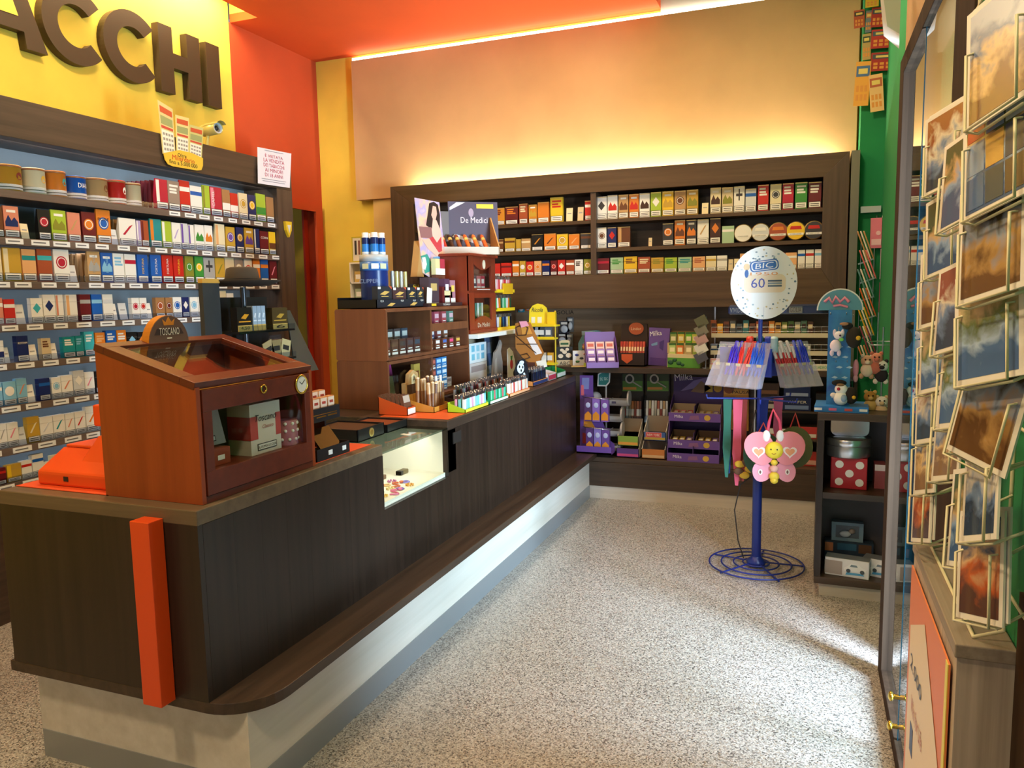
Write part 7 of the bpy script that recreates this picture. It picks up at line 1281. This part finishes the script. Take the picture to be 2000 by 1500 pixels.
# pencil strip and notebooks on the green wall
ps2 = thing('pencil_display', (.33, 5.55, 0), 'wire pencil display with slanted sleeves on the green wall', 'display rack')
m = MB(); z0_, z1_ = .99, onY(1700, 455, 5.55).z
for x in (-.03, .05): m.tube([(x, .03, z0_), (x, .03, z1_)], .004, STEEL)
m.obj('uprights', ps2)
m = MB(); q = onY(1722, 407, 5.55); m.box(-.04, .08, .02, .045, q.z-.02, q.z+.02, mat('c9cbd0', .35, .6)); m.obj('wall_bracket', ps2)
sl = (('b88a5a', 'tan'), ('d86a6a', 'pink'), ('5a8a8a', 'teal'), ('c8602a', 'orange'), ('d8a82a', 'yellow'), ('8a3a4a', 'wine'), ('c87a4a', 'rust'))
for k, (c, n) in enumerate(sl):
    p = onY(1692+4*(k % 2), 480+37*k, 5.52); MB().box(-.05, .05, 0, .006, -.01, .0, STEEL, M=T(ry=-20)).obj('sleeve', ps2, loc=(p.x-.33, -.03, p.z-.095))
    for i in range(3):
        m = MB(); m.lathe([(.0, -.10), (.005, -.08), (.005, .09), (.004, .10), (0, .10)], mat(c if i != 1 else 'e6d8c8', .4), 6); o = m.obj('pencil', loc=(p.x-.02+.018*i, 5.515, p.z), label='%s pencil, %s of three in sleeve %s from top on green wall' % (n if i != 1 else 'pale '+n, ORD[i+1], ORD[k+1]), cat='pencil', group='pencils on the green wall'); o.rotation_euler = (0, R(-20), 0)
for k, (px_, py, w, h, c, acc, n) in enumerate(((1712, 455, 26, 60, 'e07a90', 'f0c0c8', 'pink notebook hanging high on the green wall'), (1733, 450, 24, 60, 'ddd6e0', 'c83a50', 'white and red notebook high on the green wall'), (1731, 515, 26, 60, 'd8b8c8', '2a2028', 'pale pink notebook with dark motif on the green wall'), (1729, 580, 26, 58, 'c03a74', '2a2028', 'magenta notebook with black circle on the green wall'), (1727, 650, 30, 80, '8fa4b4', 'd06a90', 'grey blue notebook with pink stripe low on the green wall'))):
    a = onY(px_-w/2, py+h/2, 5.57); b_ = onY(px_+w/2, py-h/2, 5.57); m = MB(); ww, hh = b_.x-a.x, b_.z-a.z; m.box(0, ww, 0, .012, 0, hh, mat(c, .45)); m.box(ww*.1, ww*.9, -.001, 0, hh*.1, hh*.3, mat(acc, .45)); m.disc(ww*.65, hh*.5, ww*.2, ww*.2, -.0015, 0, mat(acc, .45), 14); m.tube([(ww/2, .006, hh-.005), (ww/2, .025, hh+.02)], .003, STEEL); m.obj('notebook', loc=(a.x, 5.57, a.z), label=n, cat='notebook', group='notebooks on the green wall')
# scratch cards taped up by the green wall
tk = [(1668, 18, 1690, 56, 'b8502a', '2a2a2a'), (1689, 20, 1703, 64, '6a7a84', 'c87a4a'), (1700, 12, 1730, 54, 'b02e24', '4a4a5a'), (1684, 66, 1702, 118, 'b89a5a', '3a4a3a'), (1700, 55, 1742, 96, 'b83028', '4a5a6a'), (1699, 100, 1746, 140, 'a8281e', '4a4a54'), (1666, 120, 1698, 208, 'e8a03a', '4a6a9a'), (1700, 146, 1729, 220, 'e8b878', 'b85a34'), (1690, -8, 1716, 16, 'e0b42a', 'c8862a')]
for k, (xa, ya, xb, yb, c, acc) in enumerate(tk):
    a = onY(xa, yb, 5.585-.003*k); b_ = onY(xb, ya, 5.585); ww, hh = b_.x-a.x, b_.z-a.z; m = MB(); m.box(0, ww, 0, .002, 0, hh, mat(c, .45))
    for r_ in range(2):
        for i in range(3): m.box(ww*(.12+.27*i), ww*(.30+.27*i), -.0008, 0, hh*(.12+.2*r_), hh*(.26+.2*r_), mat('e0903a' if acc != 'e0903a' else 'f0f0f0', .5))
    m.box(ww*.06, ww*.94, -.0008, 0, hh*.66, hh*.9, mat(acc, .5)); m.box(ww*.2, ww*.8, -.0012, 0, hh*.72, hh*.84, mat('e6c86a', .5))
    if a.x < .27: m.box(ww*.4, ww*.42, .002, .02, hh*.8, hh*.82, WHITE)
    o = m.obj('scratch_card', loc=(a.x, 5.585-.004*k, a.z), label='%s scratch card taped high beside the green wall' % ('small rust', 'grey and orange', 'dark red', 'tan and green', 'wide red', 'broad crimson', 'long orange number', 'long peach', 'topmost yellow')[k], cat='scratch card', group='scratch cards by the green wall'); o.rotation_euler.y = (-.04, .03, .05, -.02, .04, .05, .04, -.08, .0)[k]
m = MB(); q = [onY(*k, 3.105) for k in ((1726, 70), (1756, 95), (1760, -20), (1718, -20))]; m.prism([(k.x-q[0].x, k.z-q[0].z) for k in q], 0, .002, mat('eef0ea', .5)); m.prism([((k.x-q[0].x)*.8+.01, (k.z-q[0].z)*.6+.03) for k in q], -.001, 0, mat('b8d0b8', .5)); m.obj('paper_sheet', loc=(q[0].x, 3.105, q[0].z), label='white printed paper sheet taped to the top corner of the glazed door', cat='paper')

# ================================================================== postcard rack and ledge by the door
bx = thing('ledge_box', (.22, 1.275, 0), 'narrow ribbed grey wood ledge unit below the postcard rack', 'ledge')
MB().box(0, .076, 0, .515, .0, .945, GREYZ_LIT).obj('body', bx); MB().box(-.004, .078, -.004, .515, .945, .967, GREYW).obj('top', bx, .002)
po = thing('poster', (.2165, 1.30, .06), 'cream and orange lottery poster on the side of the grey ledge unit', 'poster')
MB().box(-.003, 0, 0, .47, 0, .86, mat('e08048', .5)).obj('sheet', po)
m = MB(); m.box(-.004, -.003, .05, .44, .04, .62, mat('ecd8b8', .5)); m.add([(-.004, .05, .62), (-.004, .44, .62), (-.004, .44, .74), (-.004, .25, .82), (-.004, .05, .66)], [(0, 1, 2, 3, 4)], mat('ecd8b8', .5)); m.box(-.0042, -.003, 0, .02, .35, .86, mat('e6d84a', .5)); m.obj('panel', po)
m = MB(); A = T(-.0045, 0, 0, rz=-90); DB = mat('2a3050', .5)
for t, u, z, s, c in (('di più', .15, .50, .05, DB), ('Win for Life', .30, .60, .035, mat('b85a34', .5)), ('vinci', .32, .42, .04, mat('c87a4a', .5)), ('2.000', .33, .68, .03, DB), ('subito', .3, .28, .03, mat('c89a6a', .5))): m.text(t, -u, z, s, c, y=0, M=A, width=.16)
m.box(-.0048, -.0042, .09, .14, .2, .3, DB); m.box(-.0048, -.0042, .34, .38, .5, .56, mat('3a4a7a', .5)); m.obj('lettering', po)
WIRE = mat('ddd6ae', .4)
rack = thing('postcard_rack', (.29, 1.45, .968), 'cream wire postcard rack standing on the grey ledge by the door', 'postcard rack')
def rl(p): return (p[0]-.29, p[1]-1.45, p[2]-.968)
for y in (1.13, 1.30, 1.52, 1.74): MB().tube([rl((.284, y, .985 if y > 1.2 else 1.0)), rl((.284, y, 2.08))], .003, WIRE).obj('upright', rack)
for z in (1.05, 1.30, 1.55, 1.80, 2.03): MB().tube([rl((.284, 1.10, z)), rl((.284, 1.76, z))], .0025, WIRE).obj('cross_wire', rack)
MB().tube([rl((.284, 1.30, .985)), rl((.245, 1.30, .970)), rl((.245, 1.74, .970)), rl((.284, 1.74, .985))], .003, WIRE).obj('foot_wire', rack)
PICS = [picture('card_%d' % i, c, 22, rough=.25, up=5.5) for i, c in enumerate((['8a6a4a', 'e0c08a', '6a7a9a', 'b0b8c8'], ['3a5a8a', '8aa8d0', 'c8a878', '4a5a3a'], ['2a3a54', '6a84b0', 'd8d0c0', '8a4a34'], ['6a4a2a', 'b08a54', '8a98b0', '3a3424'], ['4a6a9a', 'a8c0dc', '6a7a4a', 'c8b08a'], ['5a3a2a', 'c0602a', 'd8b080', '3a4a6a']))]
cards = [  # centre px, plane y, width, height, yaw, lean, roll, picture
 (1949, 98, 1.13, .115, .165, -65, 8, 14, 0, 'sunset picture'), (1944, 290, 1.13, .12, .155, -65, 8, 14, 1, 'nine picture'), (1934, 463, 1.13, .12, .155, -65, 8, 13, 3, 'golden landscape'), (1928, 632, 1.14, .12, .15, -63, 8, 14, 4, 'church square'), (1930, 795, 1.15, .115, .155, -61, 6, -9, 3, 'hillside view'), (1915, 945, 1.16, .10, .15, -79, 8, 20, 2, 'dark edge on'), (1913, 1105, 1.18, .105, .15, -71, 8, 16, 5, 'red sunset'),
 (1872, 352, 1.42, .10, .15, -71, 8, 12, 1, 'castle'), (1858, 600, 1.45, .10, .15, -73, 8, 13, 2, 'rainy street'), (1866, 745, 1.42, .10, .15, -73, 8, 13, 4, 'tall tower'), (1850, 850, 1.45, .10, .15, -77, 8, 16, 0, 'harbour'), (1885, 1010, 1.30, .10, .15, -77, 8, 16, 1, 'lake'),
 (1844, 290, 1.62, .11, .15, -63, 6, 10, 2, 'blue mountain'), (1842, 455, 1.62, .11, .15, -67, 6, 13, 1, 'winter lake'), (1826, 560, 1.68, .10, .15, -67, 6, 12, 3, 'old bridge'), (1822, 690, 1.68, .10, .15, -71, 6, 14, 4, 'river bank'), (1812, 790, 1.70, .10, .15, -73, 6, 15, 2, 'snowy roof'), (1806, 890, 1.70, .10, .15, -77, 6, 17, 0, 'beach'), (1800, 985, 1.70, .10, .15, -79, 6, 17, 5, 'evening bay')]
for k, (px_, py, Y, w, h, yw, lean, roll, pi_, nm) in enumerate(cards):
    p = onY(px_, py, Y); M = T(rz=yw) @ T(rx=-lean) @ T(ry=-roll)
    m = MB(); m.box(-w/2, w/2, 0, .003, -h/2, h/2, mat('e9e4d8', .4)); m.box(-w/2+.008, w/2-.008, -.0004, 0, -h/2+.008, h/2-.008, PICS[pi_])
    if nm == 'nine picture':
        for i in range(3):
            for j in range(3): m.box(-w/2+.01+.034*i, -w/2+.041+.034*i, -.0008, 0, -h/2+.012+.046*j, -h/2+.054+.046*j, mat(('4a6a9a', '8aa0c0', 'b03a2a', '3a4a5a', 'c8a050', '6a8ab8', '5a4a3a', '2a3a5a', 'a8b8c8')[i*3+j], .3))
    o = m.obj('postcard', loc=p, label='%s postcard in the cream wire rack' % nm, cat='postcard', group='postcards in the wire rack'); o.rotation_euler = M.to_euler()
    M2 = Matrix.Translation(p) @ M
    L = [M2 @ Vector(q) for q in ((-w*.38, .006, h*.15), (-w*.38, -.010, h*.1), (-w*.38, -.010, -h*.5-.004), (w*.38, -.010, -h*.5-.004), (w*.38, -.010, h*.1), (w*.38, .02, h*.15))]
    b1 = M2 @ Vector((w*.3, .006, -h*.5-.004)); b2 = Vector((.284, min(max(b1.y+.03, 1.1), 1.75), b1.z+.02))
    q = MB(); q.tube([rl(v) for v in L], .0022, WIRE, 5); q.tube([rl(v) for v in (L[2], M2 @ Vector((-w*.38, .008, -h*.5-.004)), b1, b2)], .0022, WIRE, 5); q.tube([rl(v) for v in (L[5], (.284, min(max(L[5].y+.02, 1.1), 1.75), L[5].z+.01))], .0022, WIRE, 5); q.obj('pocket', rack)
    if k % 3 == 0:   # a second card behind
        o2 = o.copy(); C.objects.link(o2); o2.location = p + (M.to_3x3() @ Vector((.004, .005, .006))); o2['label'] = 'card stored behind the %s postcard in the wire rack' % nm
B('wall_panel', .294, .2995, .2, 1.268, 0, 1.06, DOORW, **S)

# ---- small white shelf and framed picture in the yellow corner, orange mats on the counter
a = onY(685, 588, 5.70); b_ = onY(704, 512, 5.70); w8, h8 = b_.x-a.x+.08, b_.z-a.z
wu = thing('corner_shelf', (a.x, 5.70, a.z), 'small white wall shelf in the yellow corner behind the blue drum', 'shelf')
for z in (0, h8*.45, h8-.012): MB().box(0, w8, 0, .16, z, z+.012, WHITE).obj('board', wu)
for x in (0, w8-.012): MB().box(x, x+.012, 0, .16, .012, h8-.012, WHITE).obj('side', wu)
for i, (z, c) in enumerate(((.013, 'a8b8a0'), (h8*.45+.013, 'c8a860'))):
    m = MB(); m.box(0, .07, 0, .05, 0, h8*.28, mat(c, .5)); m.box(.01, .06, -.001, 0, h8*.08, h8*.2, WHITE); m.obj('small_carton', loc=(a.x+.03, 5.73, a.z+z), label=('pale green carton on the lower tier of the corner shelf', 'golden carton on the upper tier of the corner shelf')[i], cat='carton')
q0, q1 = onY(688, 509, 5.74), onY(706, 458, 5.74); ww, hh = q1.x-q0.x, q1.z-q0.z
m = MB(); m.box(0, ww, 0, .02, 0, hh, mat('c8b83a', .5)); m.box(.012, ww-.012, -.001, 0, .012, hh-.012, mat('e6e0d4', .5))
for k in range(3): m.box(.03+.035*k, .05+.035*k, -.002, 0, hh*.3, hh*.85, mat(('3a3a3a', '8a5a4a', '5a5a5a')[k], .5))
m.obj('framed_picture', loc=(q0.x, 5.74, a.z+h8+.001), label='yellow framed picture standing on the corner shelf', cat='picture')
MB().box(-1.97, -1.64, 2.262, 2.645, 0, .0012, mat('e0501c', .6)).obj('desk_mat', loc=(0, 0, .9155), label='orange mat on the counter under the small black display', cat='mat')
MB().box(-1.99, -1.612, 3.30, 3.60, 0, .001, mat('d85a20', .5)).obj('desk_mat', loc=(0, 0, .9155), label='orange mat under the first trays past the glass niche', cat='mat')
